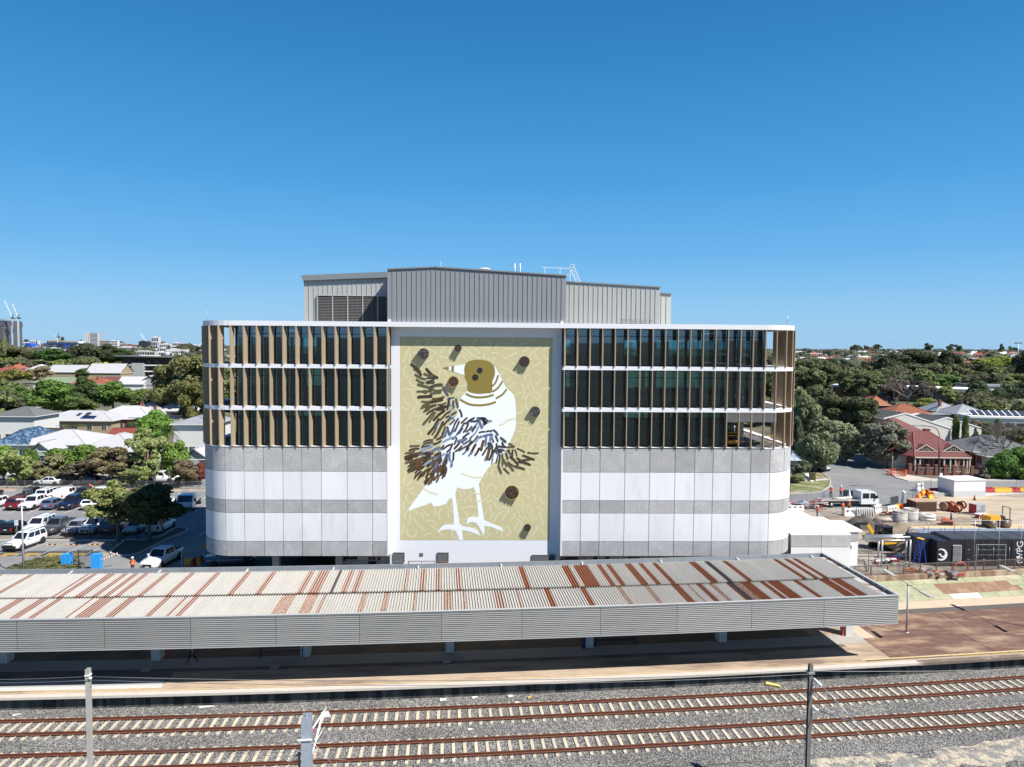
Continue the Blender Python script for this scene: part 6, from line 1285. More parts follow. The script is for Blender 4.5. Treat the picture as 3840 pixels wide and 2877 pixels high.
g0 = ground_at(*c2(815,1352)); g1 = ground_at(*c2(958,1348)); picket_fence('gate_fence',(g0.x,g0.y,0),(g1.x,g1.y,0),2.0,.11,(g1-g0).length,M_black,'short black picket gate between the two blue cabinets')
g2 = ground_at(*c2(735,1352)); picket_fence('handrail_fence',(g2.x,g2.y,0),(g0.x,g0.y,0),1.7,.3,(g0-g2).length,M_black,'black rail panel beside the parked bicycle')
for px,lb in ((692,'bright blue ticket cabinet left of the black gate'),(998,'bright blue ticket cabinet at the foot of the boom gate')):
    p = ground_at(*c2(px,1352)); o = empty('blue_cabinet',(p.x,p.y+.1,0),R(8),lb,'cabinet','bright blue cabinets'); mb = MB(); mb.box(-.44,.44,-.3,.3,0,1.55); mb.build('cabinet_body',mat('bright_blue_plastic',(.03,.32,.75),.45,ns=4,na=.05),o)
    mb = MB(); mb.box(-.46,.46,-.32,.32,1.55,1.6); mb.build('lid',mat('bright_blue_plastic',(.03,.32,.75)),o); mb = MB(); [mb.box(-.36+.16*i,-.30+.16*i,-.312,-.3,.1,1.45) for i in range(5)]; mb.build('ribs',mat('blue_rib',(.02,.24,.6),.5),o)
p = ground_at(*c2(1030,1350)); bo = empty('boom_gate',(p.x,p.y+.1,0),0,'red and white striped boom raised beside the right blue cabinet','boom gate')
a0 = Vector((0,0,.95)); e0 = depth_at(*c2(1218,1172),p.y+.8)-Vector((p.x,p.y+.1,0))
for i in range(14): q0,q1 = a0.lerp(e0,i/14),a0.lerp(e0,(i+1)/14); mb = MB(); mb.bar(q0,q1,.07,.1); mb.build('boom_segment',M_redpl if i % 2 == 0 else M_whitepl,bo)
mb = MB(); mb.box(-.12,.12,-.12,.12,0,1.05); mb.build('boom_base',M_galv,bo)
# bicycle leaning at the gate
p = ground_at(*c2(780,1352)); by = empty('bicycle',(p.x,p.y,0),R(10),'silver bicycle leaning against the black rail panel','bicycle')
for x in (-.5,.5):
    mb = MB(); mb.tube([(x+.33*math.cos(i*.3927),0,.34+.33*math.sin(i*.3927)) for i in range(17)],.022,6,cap=False); w_ = mb.build('wheel',M_rubber,by); mb = MB(); [mb.bar((x,0,.34),(x+.32*math.cos(i*.785),0,.34+.32*math.sin(i*.785)),.008) for i in range(8)]; mb.build('spokes',M_chrome,w_)
mb = MB(); F_ = [((-.5,.34),(-.15,.34)),((-.15,.34),(-.25,.8)),((-.5,.34),(-.22,.72)),((-.22,.72),(.38,.78)),((-.15,.34),(.4,.72)),((.5,.34),(.36,.92))]; [mb.bar((a[0],0,a[1]),(b[0],0,b[1]),.035) for a,b in F_]; mb.build('frame',M_galv,by)
mb = MB(); mb.box(-.36,-.16,-.05,.05,.82,.87); mb.build('saddle',M_black,by); mb = MB(); mb.bar((.36,-.25,.95),(.36,.25,.95),.03); mb.build('handlebar',M_black,by)
pv = [ground_at(*c2(x,y)) for x,y in ((830,1362),(830,1340),(1150,1336),(1160,1362))]; sheet_poly('white_path_corner',pv,.03,mat('white_concrete',(.62,.61,.59),.85))
pv = [ground_at(*c2(x,y)) for x,y in ((335,1297),(350,1288),(700,1290),(700,1300))]; sheet_poly('white_edge_line',pv,.02,M_linewhite)
# hedge by the gate
p = ground_at(*c2(540,1345)); tree('shrub',(p.x-.6,p.y-.6),.95,5.6,(.055,.06,.02),'low rounded hedge beside the left blue cabinet',None,0,False,'hedge',.9,'hedge')
# people on this side
p = ground_at(502,2152); person((p.x,p.y-.2,0),R(180),'worker in orange vest and white hard hat standing near the boom gate',(.70,.13,.03),(.03,.035,.06),hat=(.75,.75,.72),vest=mat('orange_vest',(.78,.16,.03),.7),scale=.95)
p = ground_at(*c2(690,640)); person((p.x,p.y+6.3,0),R(150),'worker in orange shirt bending over among the parked cars',(.75,.13,.03),(.65,.65,.62),pose='bend')
p = ground_at(722,2488,-1.4); person((p.x,p.y,-1.4),R(90),'person in patterned shirt and black trousers walking under the canopy',(.32,.30,.30),(.012,.012,.014),pose='walk')
# clutter by the ute in the shade: barrier fence panels and sign
p = ground_at(*c2(1885,1345)); o = empty('mesh_fence',(p.x,p.y,0),R(60),'temporary steel mesh fence with a yellow plate in the building shadow','fence')
for k in range(3):
    mb = MB(); x = k*2.1; mb.bar((x,0,0),(x,0,1.9),.05).bar((x+2,0,0),(x+2,0,1.9),.05).bar((x,0,1.9),(x+2,0,1.9),.05).bar((x,0,.2),(x+2,0,.2),.05); [mb.bar((x+.25*i,0,.2),(x+.25*i,0,1.9),.015) for i in range(1,8)]; mb.build('mesh_panel',M_galv,o)
mb = MB(); mb.box(2.3,3.8,-.05,-.03,1.5,1.85); mb.build('yellow_plate',M_yelpl,o)
for i,(x,y) in enumerate(((1995,1300),(2040,1290))):
    p = ground_at(*c2(x,y)); o = empty('plastic_barrier',(p.x,p.y,0),R(30+i*40),'low %s plastic barrier lying by the mesh fence in shade' % ('yellow' if i == 0 else 'red'),'barrier'); mb = MB(); mb.prism([(-.7,-.25,0),(-.7,.25,0),(-.7,.1,.7),(-.7,-.1,.7)],(1.4,0,0)); mb.build('barrier_body',M_yelpl if i == 0 else M_redpl,o); mb = MB(); mb.box(-.5,.5,-.12,.12,.7,.76); mb.build('barrier_top',M_yelpl if i == 0 else M_redpl,o)
p = ground_at(850,2128); o = car('sedan','steelblue',(p.x,p.y+1.0,.01),R(15),'blue grey car parked in deep shade under the building overhang',group=None)
# ---------------- trees of the car park and the street
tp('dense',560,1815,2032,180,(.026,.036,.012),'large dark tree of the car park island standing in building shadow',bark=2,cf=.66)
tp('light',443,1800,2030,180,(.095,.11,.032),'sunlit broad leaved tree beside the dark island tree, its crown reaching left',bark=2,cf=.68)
SH = 'row of shrubs and trees across the street'
for k,px,pt,pb,wd,col,lb in (
 ('light',66,1690,1822,120,(.09,.12,.035),'pale green sapling with airy crown at left of the street'),('dense',15,1682,1812,95,G_lime,'bright green bush at the left edge across the street'),('dense',118,1682,1800,62,(.04,.075,.014),'round dark green bush below the gable house'),
 ('gum',185,1712,1812,105,(.10,.10,.045),'grey olive wispy shrub below the big white roof'),('dense',230,1680,1795,100,(.06,.105,.018),'bright green hedge tree left part below the white roofs'),('dense',330,1678,1798,150,(.062,.11,.018),'bright green hedge tree right part below the white roofs'),
 ('gum',305,1712,1812,120,(.055,.045,.032),'purple brown bushy shrub across the street'),('gum',428,1682,1812,155,(.085,.075,.036),'tall brown bottlebrush bush across the street'),('light',556,1610,1812,130,(.11,.135,.045),'tall pale lime tree beside the street, left of the white four wheel drive'),
 ('gum',690,1722,1828,90,(.085,.07,.038),'small brown leaved street tree right of the four wheel drive'),('shrub',748,1735,1818,60,(.085,.02,.018),'dark red leaved shrub at the corner of the building'),('dense',655,1655,1800,95,(.07,.12,.02),'green bush behind the palms'),('light',500,1745,1830,80,(.10,.125,.04),'pale lime low bush left of the four wheel drive')):
    tp(k,px,pt,pb,wd,col,lb,SH,2,cf=.86)
palm(628,1572,1790,100,'tall feathery palm beside the white warehouse'); palm(665,1655,1800,75,'shorter palm right of the tall feathery palm',(.04,.06,.02)); palm(270,1580,1660,110,'spiky palm with pale fronds among the white roofs',(.09,.10,.04))
for i,px in enumerate((292,322,345,700,730)):
    p = ground_at(c2(px,0)[0] if px < 400 else px,1805); o = empty('wheelie_bin',(p.x,p.y,0),0,'dark green wheelie bin on the kerb, %s' % ('leftmost of three below the dark green bush','middle of three below the dark green bush','rightmost of three below the dark green bush','left one near the small brown street tree','right one near the small brown street tree')[i],'bin','dark green bins on the kerb'); mb = MB(); mb.hexa([(-.22,-.25,0),(.22,-.25,0),(.22,.25,0),(-.22,.25,0),(-.29,-.33,.95),(.29,-.33,.95),(.29,.33,.95),(-.29,.33,.95)]); mb.build('bin_body',mat('bin_green',(.015,.05,.03),.5),o); mb = MB(); mb.box(-.31,.31,-.36,.35,.95,1.02); mb.build('bin_lid',mat('bin_green2',(.02,.07,.04),.5),o)
# ---------------- houses on the left
hp('house','large white metal roofed house with a brick chimney behind the bright green hedge',185,1668,262,3.2,17,'hip',3.6,'white','cream',chims=((1.2,4.0,-1.0),))
h_ = hp('house_gable','grey green gabled front wing with white bargeboards below the large white roof',145,1692,76,3.0,6,'gable',2.6,'white','greygreen',ridge='y',windows=1)
hp('house','low white hipped roof with a rust stain right of the grey green gable',392,1692,220,3.2,16,'hip',4.2,'white','white',windows=4)
hp('house','tan brick house with white roof, blue solar panels and skylights',276,1578,280,3.2,15,'hip',3.4,'white','tan',solar=4,sky=2,windows=5)
hp('house','white pyramid roofed house with two white capped chimneys',452,1564,205,3.4,14,'hip',4.2,'white','grey',chims=((-4.2,9,-.8),(3.2,11,-.8)))
hp('house','grey tiled two storey house at the left edge',44,1562,165,6.0,13,'hip',3.0,'grey','white',windows=4,tiles=True)
hp('house','white walled house with dark solar panels below the grey tiled house',10,1585,90,4.5,8,'hip',1.5,'white','white',solar=3)
hp('house','house with patchy blue tiled roof at the left edge',38,1668,130,3.2,16,'hip',4.2,'blue','white',tiles=True)
hp('house','dark brown gabled cottage beside the tan brick house',160,1632,130,3.0,8,'gable',1.8,'dark','brick',windows=2)
hp('shed','red tiled shed roof beside the bright lime tree',438,1641,90,2.8,9,'gable',2.6,'redtile','white',windows=1,tiles=True,cat='shed')
hp('house','white roofed house with two tall red chimneys left of the big gum trees',540,1543,130,3.6,12,'hip',3.6,'white','white',chims=((-1.5,1.5,.2),(3.5,8,.5)))
hp('house','white gabled roof partly hidden behind the big gum tree',655,1541,130,3.6,12,'hip',5.0,'white','white',chims=((-2,1,-2.5),))
hp('house','dark roofed extension below the white roofs with red chimneys',610,1560,130,3.2,8,'flat',.3,'dark','grey',windows=2)
hp('warehouse','tall white walled building with grey roof beside the main building',716,1592,150,6.5,16,'hip',2.2,'zinc','white',windows=5,cat='building')
hp('house_gable','white gabled cottage with timber trussed gable next to the main building',728,1722,95,3.4,10,'gable',2.8,'white','grey',ridge='y',windows=1)
hp('carport','white flat carport roof right of the tan brick house',448,1574,82,3.0,6,'flat',.2,'white','brick',windows=1,cat='carport')
hp('house','sage green roofed house behind the large green trees',200,1434,160,3.4,16,'hip',4.0,'green','cream',chims=((-5,6,.5),))
hp('house','orange tiled roof house behind the large green trees',330,1440,140,3.4,16,'hip',4.0,'orange','cream',chims=((2,4,.8),),tiles=True)
hp('house','bright red metal roofed house next to the orange tiled roof',420,1437,90,3.4,14,'gable',4.6,'red','white',chims=((-6,2,0),))
hp('house','white gabled house with a dark triangular vent',487,1441,100,4.5,14,'gable',5.4,'white','white'); hp('house','white house with grey gable left of the big gum trees',560,1436,85,5.0,14,'gable',5.4,'white','grey',ridge='y')
hp('apartment_block','long white roofed brick block behind the green roof',240,1396,135,5.0,20,'gable',7,'white','tan',windows=6,cat='building'); hp('apartment_block','second long white roofed brick block right of the first',385,1399,130,5.0,22,'gable',9,'white','tan',windows=6,cat='building')
hp('dark_warehouse','long low dark building at the left edge behind olive trees',50,1398,140,4.0,20,'flat',.6,'dark','grey',windows=2,cat='building'); hp('flat_house','pale flat roofed house left of the large green trees',68,1508,75,3.2,10,'flat',.3,'zinc','white',cat='house'); hp('flat_house','white flat roofed house with solar panels, lowest left of the green trees',75,1534,60,3.0,9,'flat',.3,'white','white',cat='house'); hp('cottage','pale roofed cottage beyond the left edge trees',25,1460,70,3.2,10,'hip',2,'white','white')
# modern apartment block: slabs, glass, concrete tower
def modern():
    p = ground_at(545,1412); d = (p-Vector(CAM)).dot(Vector(_f)); W_ = 185/PF*d; z = lambda py: depth_at(545,py,p.y).z; o = empty('apartment_building',p,0,'four storey modern apartment building with dark overhanging roof and concrete tower','building'); zs = [z(1412),z(1388),z(1365),z(1339)]
    mb = MB(); mb.box(-W_*.52,W_*.45,3,22,0,zs[3]); mb.build('wall',mat('dark_brown_cladding',(.05,.04,.038),.8),o)
    for i,(a,b) in enumerate(((1395,1392),(1372,1369))): mb = MB(); mb.box(-W_*.52,W_*.47,0,5,z(a),z(b)+.2); mb.build('balcony_slab',M_white,o)
    for k in range(15):
        x = -W_*.5+k*W_*.063
        for a,b in ((1392,1374),(1412,1396)): mb = MB(); mb.box(x,x+W_*.05,2.9,3,z(a)+.3,z(b)); mb.build('window',M_win,o)
    for a,b,n_ in ((1390,1385,1),(1412,1408,1)): mb = MB(); mb.box(-W_*.52,W_*.47,-.05,0,z(a),z(b)); mb.build('balustrade',glass('balcony_glass',(.6,.65,.65),.1),o)
    mb = MB(); mb.box(-W_*.26,-W_*.02,-1,3,0,z(1362)); mb.build('concrete_tower',mat('raw_concrete',(.36,.37,.37),.85,ns=.3,na=.1),o)
    for x0,x1 in ((-.48,-.3),(.0,.07),(.2,.3)): mb = MB(); mb.box(W_*x0,W_*x1,2.85,3,z(1369)+.4,z(1363)+.2); mb.build('orange_panel',mat('rust_orange_panel',(.35,.09,.03),.8),o)
    for x in (-.4,.0,.15): mb = MB(); mb.box(W_*x,W_*x+2.6,2.8,3,z(1360),z(1354)); mb.build('window',M_win,o)
    mb = MB(); mb.hexa([(-W_*.6,-2,zs[3]+.2),(W_*.52,-2,zs[3]-.4),(W_*.52,24,zs[3]-.4),(-W_*.6,24,zs[3]+.2),(-W_*.6,-2,zs[3]+.9),(W_*.52,-2,zs[3]+.3),(W_*.52,24,zs[3]+.3),(-W_*.6,24,zs[3]+.9)]); mb.build('roof',mat('dark_roof_edge',(.12,.12,.12),.6),o)
    mb = MB(); mb.box(-W_*.2,W_*.12,6,14,zs[3],z(1333)); mb.build('roof_plant',M_white,o)
modern()
# ---------------- trees on the left, nearer group
GL = 'garden trees among the white roofs'
for k,px,pt,pb,wd,col,lb,bk in (
 ('dense',205,1424,1560,125,(.045,.085,.014),'large bright green dense tree behind the tan brick house',0),('dense',135,1455,1560,85,(.040,.075,.014),'green dense tree left flank of the large tree group',0),('dense',316,1420,1545,82,(.028,.05,.013),'conical dark green tree rising before the orange roof',0),('dense',425,1438,1548,130,(.05,.09,.016),'broad green tree before the white gabled houses',0),
 ('dense',528,1458,1550,85,(.055,.085,.018),'green tree right of the broad tree, touching the gums',0),('dense',300,1490,1556,120,(.04,.06,.015),'olive green low tree under the conical tree',0),('dense',82,1445,1530,68,(.045,.08,.018),'green tree before the pale flat roofed house',0),('dense',14,1450,1540,70,(.05,.09,.02),'bright green tree at the left edge behind the grey roof',0),
 ('shrub',128,1535,1600,70,(.05,.07,.02),'rounded olive hedge tree beside the tan brick house',0),('dense',585,1542,1680,125,(.065,.13,.018),'bright lime green tree among the white roofs',0),('dense',500,1590,1668,85,(.03,.045,.015),'dark tree in front of the red shed roof',0),('gum',612,1440,1560,120,(.05,.055,.028),'lower olive gum tree left of the big gums',1),
 ('gum',690,1335,1580,195,(.062,.066,.022),'tallest big gum tree close to the main building',1),('gum',640,1368,1560,105,(.06,.06,.022),'big gum tree with dense dark clumps left of the tallest',1),('gum',735,1420,1600,110,(.07,.075,.02),'yellow green gum tree against the building edge',1),('gum',700,1460,1575,150,(.05,.052,.022),'low spreading gum tree before the white gabled roof',1)):
    tp(k,px,pt,pb,wd,col,lb,GL,bk)
GF = 'trees behind the long white roofs'
for k,px,pt,pb,wd,col,lb in (
 ('umbrella',48,1385,1450,120,(.085,.085,.02),'wide olive brown flat topped tree at the left edge'),('gum',140,1370,1440,80,(.11,.10,.05),'thin grey brown wispy tree left of the long white roof'),('dense_far',220,1393,1425,100,(.07,.075,.025),'olive hedge trees below the first long white roof'),('dense',316,1385,1430,70,(.035,.05,.018),'dark round tree between the two long white roofs'),('dense_far',400,1400,1428,80,(.07,.11,.025),'bright green bush left of the modern block'),
 ('dense',200,1313,1385,130,(.018,.045,.010),'deep green dense tree left of centre on the skyline'),('dense',140,1345,1385,60,(.02,.03,.012),'small dark tree at the foot of the deep green tree'),('gum',85,1298,1375,115,(.055,.06,.025),'broad olive gum on the skyline at left'),('umbrella',15,1275,1375,75,(.06,.065,.025),'tall umbrella shaped tree at the far left edge'),('dense_far',15,1333,1372,45,(.10,.16,.02),'bright lime tree at the far left edge'),
 ('umbrella',335,1290,1372,130,(.022,.03,.014),'large dark fig like tree below the white tower'),('dense',405,1290,1372,75,(.028,.036,.018),'dark tall tree right of the large dark tree'),('dense',462,1307,1372,95,(.022,.04,.014),'dark green tree sloping down before the modern block'),('umbrella',235,1350,1388,90,(.09,.12,.03),'pale green flat topped tree over the white roof'),('umbrella',305,1338,1388,85,(.06,.075,.025),'olive flat topped tree under the dark trees'),('dense_far',372,1352,1388,70,(.11,.10,.035),'yellow olive bush row above the white roof'),('dense_far',397,1355,1376,28,(.32,.26,.03),'small bright yellow round tree'),('dense_far',95,1357,1382,60,(.13,.17,.035),'pale yellow green bush by the dark warehouse'),('dense_far',440,1350,1392,60,(.04,.055,.02),'olive bush left of the modern apartment building'),
 ('cone',633,1296,1345,32,(.018,.032,.014),'narrow dark conifer before the distant white blocks'),('umbrella',690,1290,1350,95,(.05,.052,.028),'wide grey olive gum on the skyline near the building'),('gum',745,1300,1352,60,(.05,.055,.03),'grey olive gum touching the building on the skyline'),('dense_far',270,1325,1370,50,(.05,.035,.02),'brown dark tree right of the deep green tree')):
    tp(k,px,pt,pb,wd,col,lb,GF,0)
# ================================================================ right: streets, site, houses
def c3(x,y): return 2900+x/2.353,1200+y/2.353
def X3(x): return 2900+x/2.353
def Y3(y): return 1200+y/2.353
M_ct = mat('cream_trim',(.62,.55,.45),.6)
def c4(x,y): return 2900+x/2.353,1700+y/2.353
def gp(f_,pts,z=0): return [ground_at(*f_(*p),z) for p in pts]
sheet_poly('side_street',gp(c3,[(480,1420),(432,1345),(500,1230),(600,1120),(640,1050),(600,985),(540,930),(500,880),(560,880),(640,940),(700,1010),(770,1150),(800,1195),(880,1250),(990,1320),(1090,1395),(1190,1425)]),.008,M_asphalt)
sheet_poly('cross_street',gp(c4,[(0,455),(150,360),(300,356),(420,345),(490,300),(480,180),(700,150),(1080,190),(1150,215),(1500,238),(2600,240),(2700,345),(1880,350),(1400,352),(1230,400),(1090,470),(760,520),(420,470),(300,500),(0,500)]),.010,M_asphalt)
sheet_poly('verge_lawn',gp(c4,[(150,358),(300,352),(400,338),(470,300),(500,270),(495,235),(330,250),(300,190),(150,220)]),.03,mat('lawn_patchy',(.12,.15,.045),.95,ns=.8,na=.2,col2=(.30,.25,.16),c2s=.4,c2lo=.46,c2hi=.6))
sheet_poly('driveway_path',gp(c4,[(330,250),(495,235),(480,222),(340,236)]),.034,M_paving)
sheet_poly('verge_grass_strip',gp(c4,[(480,222),(440,175),(300,170),(300,222)]),.03,M_grassg)
sheet_poly('pavement',gp(c3,[(1190,1425),(1090,1392),(1000,1330),(960,1310),(1060,1310),(1200,1370),(1400,1400),(2500,1395),(2500,1425)]),.03,M_paving)
sheet_poly('footway',gp(c3,[(780,1150),(830,1130),(930,1180),(1060,1250),(1090,1330),(1000,1325),(880,1245)]),.025,M_grassg)
sheet_poly('side_pavement',gp(c3,[(830,1130),(870,1110),(980,1170),(1100,1260),(1130,1320),(1090,1330),(930,1180)]),.03,M_paving)
for pts in ([(150,360),(300,355),(420,343),(490,300),(505,265),(495,225),(435,175)],):
    q = gp(c4,pts); mb = MB(); [mb.bar((a.x,a.y,.06),(b.x,b.y,.06),.15,.14) for a,b in zip(q,q[1:])]; struct('kerb',mb,M_paving)
q = gp(c3,[(2500,1425),(1900,1421),(1500,1418),(1190,1425),(1085,1395),(990,1325),(880,1248),(790,1190),(760,1150)]); mb = MB(); [mb.bar((a.x,a.y,.06),(b.x,b.y,.06),.15,.14) for a,b in zip(q,q[1:])]; struct('kerb',mb,M_paving)
sheet_poly('sandy_site',gp(c4,[(1000,650),(1200,740),(2400,700),(2400,600),(2212,625),(1400,620)]),.014,mat('yellow_sand',(.58,.42,.25),.95,ns=.5,na=.1,bump=.5,bs=3))
sheet_poly('graded_site',gp(c4,[(1300,480),(1430,400),(1560,385),(1900,380),(2600,400),(2600,640),(1450,620),(1250,540)]),.012,mat('pale_graded_soil',(.44,.36,.26),.95,ns=.35,na=.12,stretch=(.4,1.2,1),bump=.35,bs=3,col2=(.34,.28,.21),c2s=.3,c2lo=.45,c2hi=.62))
sheet_poly('excavated_soil',gp(c4,[(380,560),(700,530),(1000,520),(1300,560),(1900,640),(1450,640),(1050,650),(1230,745),(830,740),(560,610)]),.016,M_dirt)
sheet_poly('concrete_apron',gp(c4,[(1870,350),(1870,380),(2150,360),(2300,352)]),.02,M_paving)
# broken joint across the road
q = gp(c4,[(730,285),(900,305),(1220,332)]); mb = MB(); [mb.bar((a.x,a.y,.014),(b.x,b.y,.014),.12,.006) for a,b in zip(q,q[1:])]; struct('tar_seam',mb,mat('tar_seam_dark',(.05,.05,.055),.8))
# heaps of soil
def heap(px,py,w_,h_,m,label,d_=None):
    p = ground_at(*c4(px,py)); n = 26; r_ = random.Random(px); mb = MB(); vs = [(0,0,h_)]; rings = 7
    for i in range(1,rings+1):
        for j in range(n):
            a = j*6.283/n; rr = i/rings; k = 1+.22*noise.noise((math.cos(a)*1.5+px,math.sin(a)*1.5,rr*2)); vs.append((math.cos(a)*w_/2*rr*k,math.sin(a)*(d_ or w_)/2*rr*k,h_*(1-rr)**1.15*(1+.45*noise.noise((math.cos(a)*3*rr+px,math.sin(a)*3*rr,5)))-.05*rr))
    fs = [(0,1+j,1+(j+1) % n) for j in range(n)]+[(1+(i-1)*n+j,1+i*n+j,1+i*n+(j+1) % n,1+(i-1)*n+(j+1) % n) for i in range(1,rings) for j in range(n)]
    mb.add(vs,fs,0,True); o = mb.build('soil_heap',m,None,p); tag(o,label,'heap')
M_dsoil = mat('dark_spoil',(.085,.072,.06),.95,ns=2,na=.35,bump=.8,bs=4); 
heap(790,640,5.2,1.6,M_dsoil,'dark soil heap behind the white annex roof'); heap(905,650,3.6,1.1,M_dsoil,'smaller dark soil heap left of the lying concrete pipe'); heap(1120,720,6,1.7,M_dirt,'brown soil heap rising behind the excavator cab',4.5); heap(950,760,4.4,1.6,M_dirt,'brown soil heap beside the excavator arm'); heap(1330,560,7,.35,M_dirt,'low brown soil spread behind the concrete rings',2.6); heap(1700,590,7,.4,M_dirt,'low brown soil spread before the grey cabinet',2.8); heap(1200,860,4,2.6,mat('grey_soil',(.28,.25,.21),.95,ns=2,na=.25,bump=.7,bs=4),'grey earth bank right of the excavator',3)
# concrete rings, pipe
def ring(px,py,r_,h_,label,m=M_conc,t_=.1,n=24,name='concrete_ring',group=None):
    p = ground_at(*c4(px,py)); o = empty(name,(p.x,p.y+r_,0),0,label,'concrete ring',group); mb = MB(); mb.lathe([(r_,0),(r_,h_),(r_-t_,h_),(r_-t_,.02),(r_-t_,.02)],n); mb.build('ring_wall',m,o); mb = MB(); mb.lathe([(0,.03),(r_-t_,.03)],n); mb.build('base',M_darkvoid,o); mb = MB(); mb.lathe([(r_+.005,h_-.14),(r_+.03,h_-.12),(r_+.03,h_-.02),(r_,h_)],n); mb.build('rim',m,o)
ring(1150,622,.85,1.5,'left upright grey concrete pit ring beside the lying pipe',group='upright concrete pit rings'); ring(1246,604,.87,1.5,'right upright grey concrete pit ring behind the other',group='upright concrete pit rings')
for i,h_ in enumerate((0,.42)):
    p = ground_at(*c4(1397,608)); o = empty('pit_cover',(p.x,p.y+.95,h_),0,'%s of two stacked white concrete pit covers' % ('lower' if i == 0 else 'upper'),'cover','stacked pit covers'); mb = MB(); mb.lathe([(.3,0),(.95,0),(.98,.2),(.95,.4),(.3,.4),(.3,0)],24); mb.build('cover_slab',mat('pale_concrete',(.62,.61,.58),.8),o); mb = MB(); mb.lathe([(.28,.02),(.3,.42),(.38,.42)],20); mb.build('neck',M_conc,o)
p = ground_at(*c4(1010,612)); o = empty('concrete_pipe',(p.x,p.y+.3,.3),0,'grey concrete pipe lying beside the pit rings','pipe'); mb = MB(); mb.tube([(-1.4,0,0),(1.1,0,0)],.29,16); mb.build('barrel',M_conc,o); mb = MB(); mb.tube([(1.1,0,0),(1.3,0,0)],.35,16); mb.build('socket',M_conc,o)
# brown container box and timber items
def boxthing(name,label,cat,a,b,ptop,d,m,extra=None,rz=0):
    """front bottom edge from photo points a to b (c4), top at ptop"""
    A0,B0 = ground_at(*c4(*a)),ground_at(*c4(*b)); w_ = (B0-A0).length; h_ = depth_at(*c4(a[0],ptop),A0.y).z; o = empty(name,(A0.x,A0.y,0),math.atan2(B0.y-A0.y,B0.x-A0.x),label,cat); mb = MB(); mb.box(0,w_,0,d,0,h_); mb.build('body',m,o); return o,w_,h_
o,w_,h_ = boxthing('timber_hoarding_box','dark brown timber clad site box behind the concrete rings','box',(1255,517),(1440,515),432,2.0,mat('brown_box',(.10,.05,.035),.8,ns=2,na=.15))
for i in range(9): mb = MB(); mb.box(.02,w_-.02,-.03,0,.04+h_*i/9,h_*(i+1)/9-.02); mb.build('plank',mat('brown_box',(.1,.05,.035)),o)
mb = MB(); mb.box(-.05,w_+.05,-.06,2.05,h_,h_+.1); mb.build('lid',mat('tan_lid',(.40,.28,.19),.8),o)
o,w_,h_ = boxthing('white_kiosk','large plain white box kiosk on a grey base by the cross street','kiosk',(1592,388),(1868,383),243,3.4,M_white)
mb = MB(); mb.box(-.01,w_+.01,-.02,3.42,0,h_*.36); mb.build('base_band',mat('pale_grey_band',(.50,.52,.54),.8,ns=1,na=.04),o); mb = MB(); mb.box(-.1,w_+.1,-.1,3.5,h_,h_+.1); mb.build('roof_slab',M_white,o)
mb = MB(); mb.box(-2.6,-.02,.8,2.2,0,.5); mb.build('concrete_step',M_conc,o)
# plastic barriers, each on its own
def barrier(p,rz,m,label,group,L=1.5,h=.62,name='plastic_barrier'):
    o = empty(name,(p.x,p.y,0),rz,label,'barrier',group); mb = MB(); mb.prism([(-L/2,-.22,0),(-L/2,.22,0),(-L/2,.2,.18),(-L/2,.08,h*.8),(-L/2,.08,h),(-L/2,-.08,h),(-L/2,-.08,h*.8),(-L/2,-.2,.18)],(L,0,0)); mb.build('barrier_body',m,o); mb = MB(); mb.box(-L*.3,L*.3,-.1,.1,h,h+.07); mb.build('barrier_top',m,o); return o
br_pts = [(1110,490),(1150,488),(1190,470),(1222,458),(1250,440),(1262,415),(1285,398),(1300,378),(1325,362),(1350,360),(1375,372),(1362,398),(1385,405),(1400,385)]
for i,q in enumerate(br_pts):
    p = ground_at(*c4(*q)); cl = ('yellow','red')[i % 2]; nx_ = ground_at(*c4(*br_pts[min(i+1,len(br_pts)-1)])); pv_ = ground_at(*c4(*br_pts[max(i-1,0)])); pl_ = ['at the foot of the row by the dark mesh panel','second from the foot of the row','third up the row beside the white barrier','fourth up the row','left of the brown box','left of the brown box, next further up','behind the brown box, left','behind the brown box, second','behind the brown box, third','at the top of the curved row','turning right at the top of the row','in the short end pile behind the brown box','in the short end pile nearest the white kiosk','topmost of the short end pile'][i]
    barrier(p,math.atan2(nx_.y-pv_.y,nx_.x-pv_.x),M_yelpl if i % 2 == 0 else M_redpl,'%s plastic barrier %s' % (cl,pl_),'curved row of red and yellow barriers')
for i,x in enumerate((1420,1465,1510)): barrier(ground_at(*c4(x,345)),0,(M_redpl,M_yelpl,M_redpl)[i],'%s plastic barrier between lamp pole and white kiosk' % ('leftmost red','yellow','rightmost red')[i],'barriers left of the white kiosk',1.7)
rr_ = [(1905,'r'),(1960,'y'),(2010,'y'),(2055,'y'),(2095,'r'),(2130,'r'),(2160,'y'),(2190,'y'),(2225,'r')]
for i,(x,cl) in enumerate(rr_): barrier(ground_at(*c4(x,343)),0,M_redpl if cl == 'r' else M_yelpl,'%s plastic barrier %s in the line right of the white kiosk' % ({'r': 'red','y': 'yellow'}[cl],('first','second','third','fourth','fifth','sixth','seventh','eighth','last')[i]),'barriers right of the white kiosk',1.6,.7)
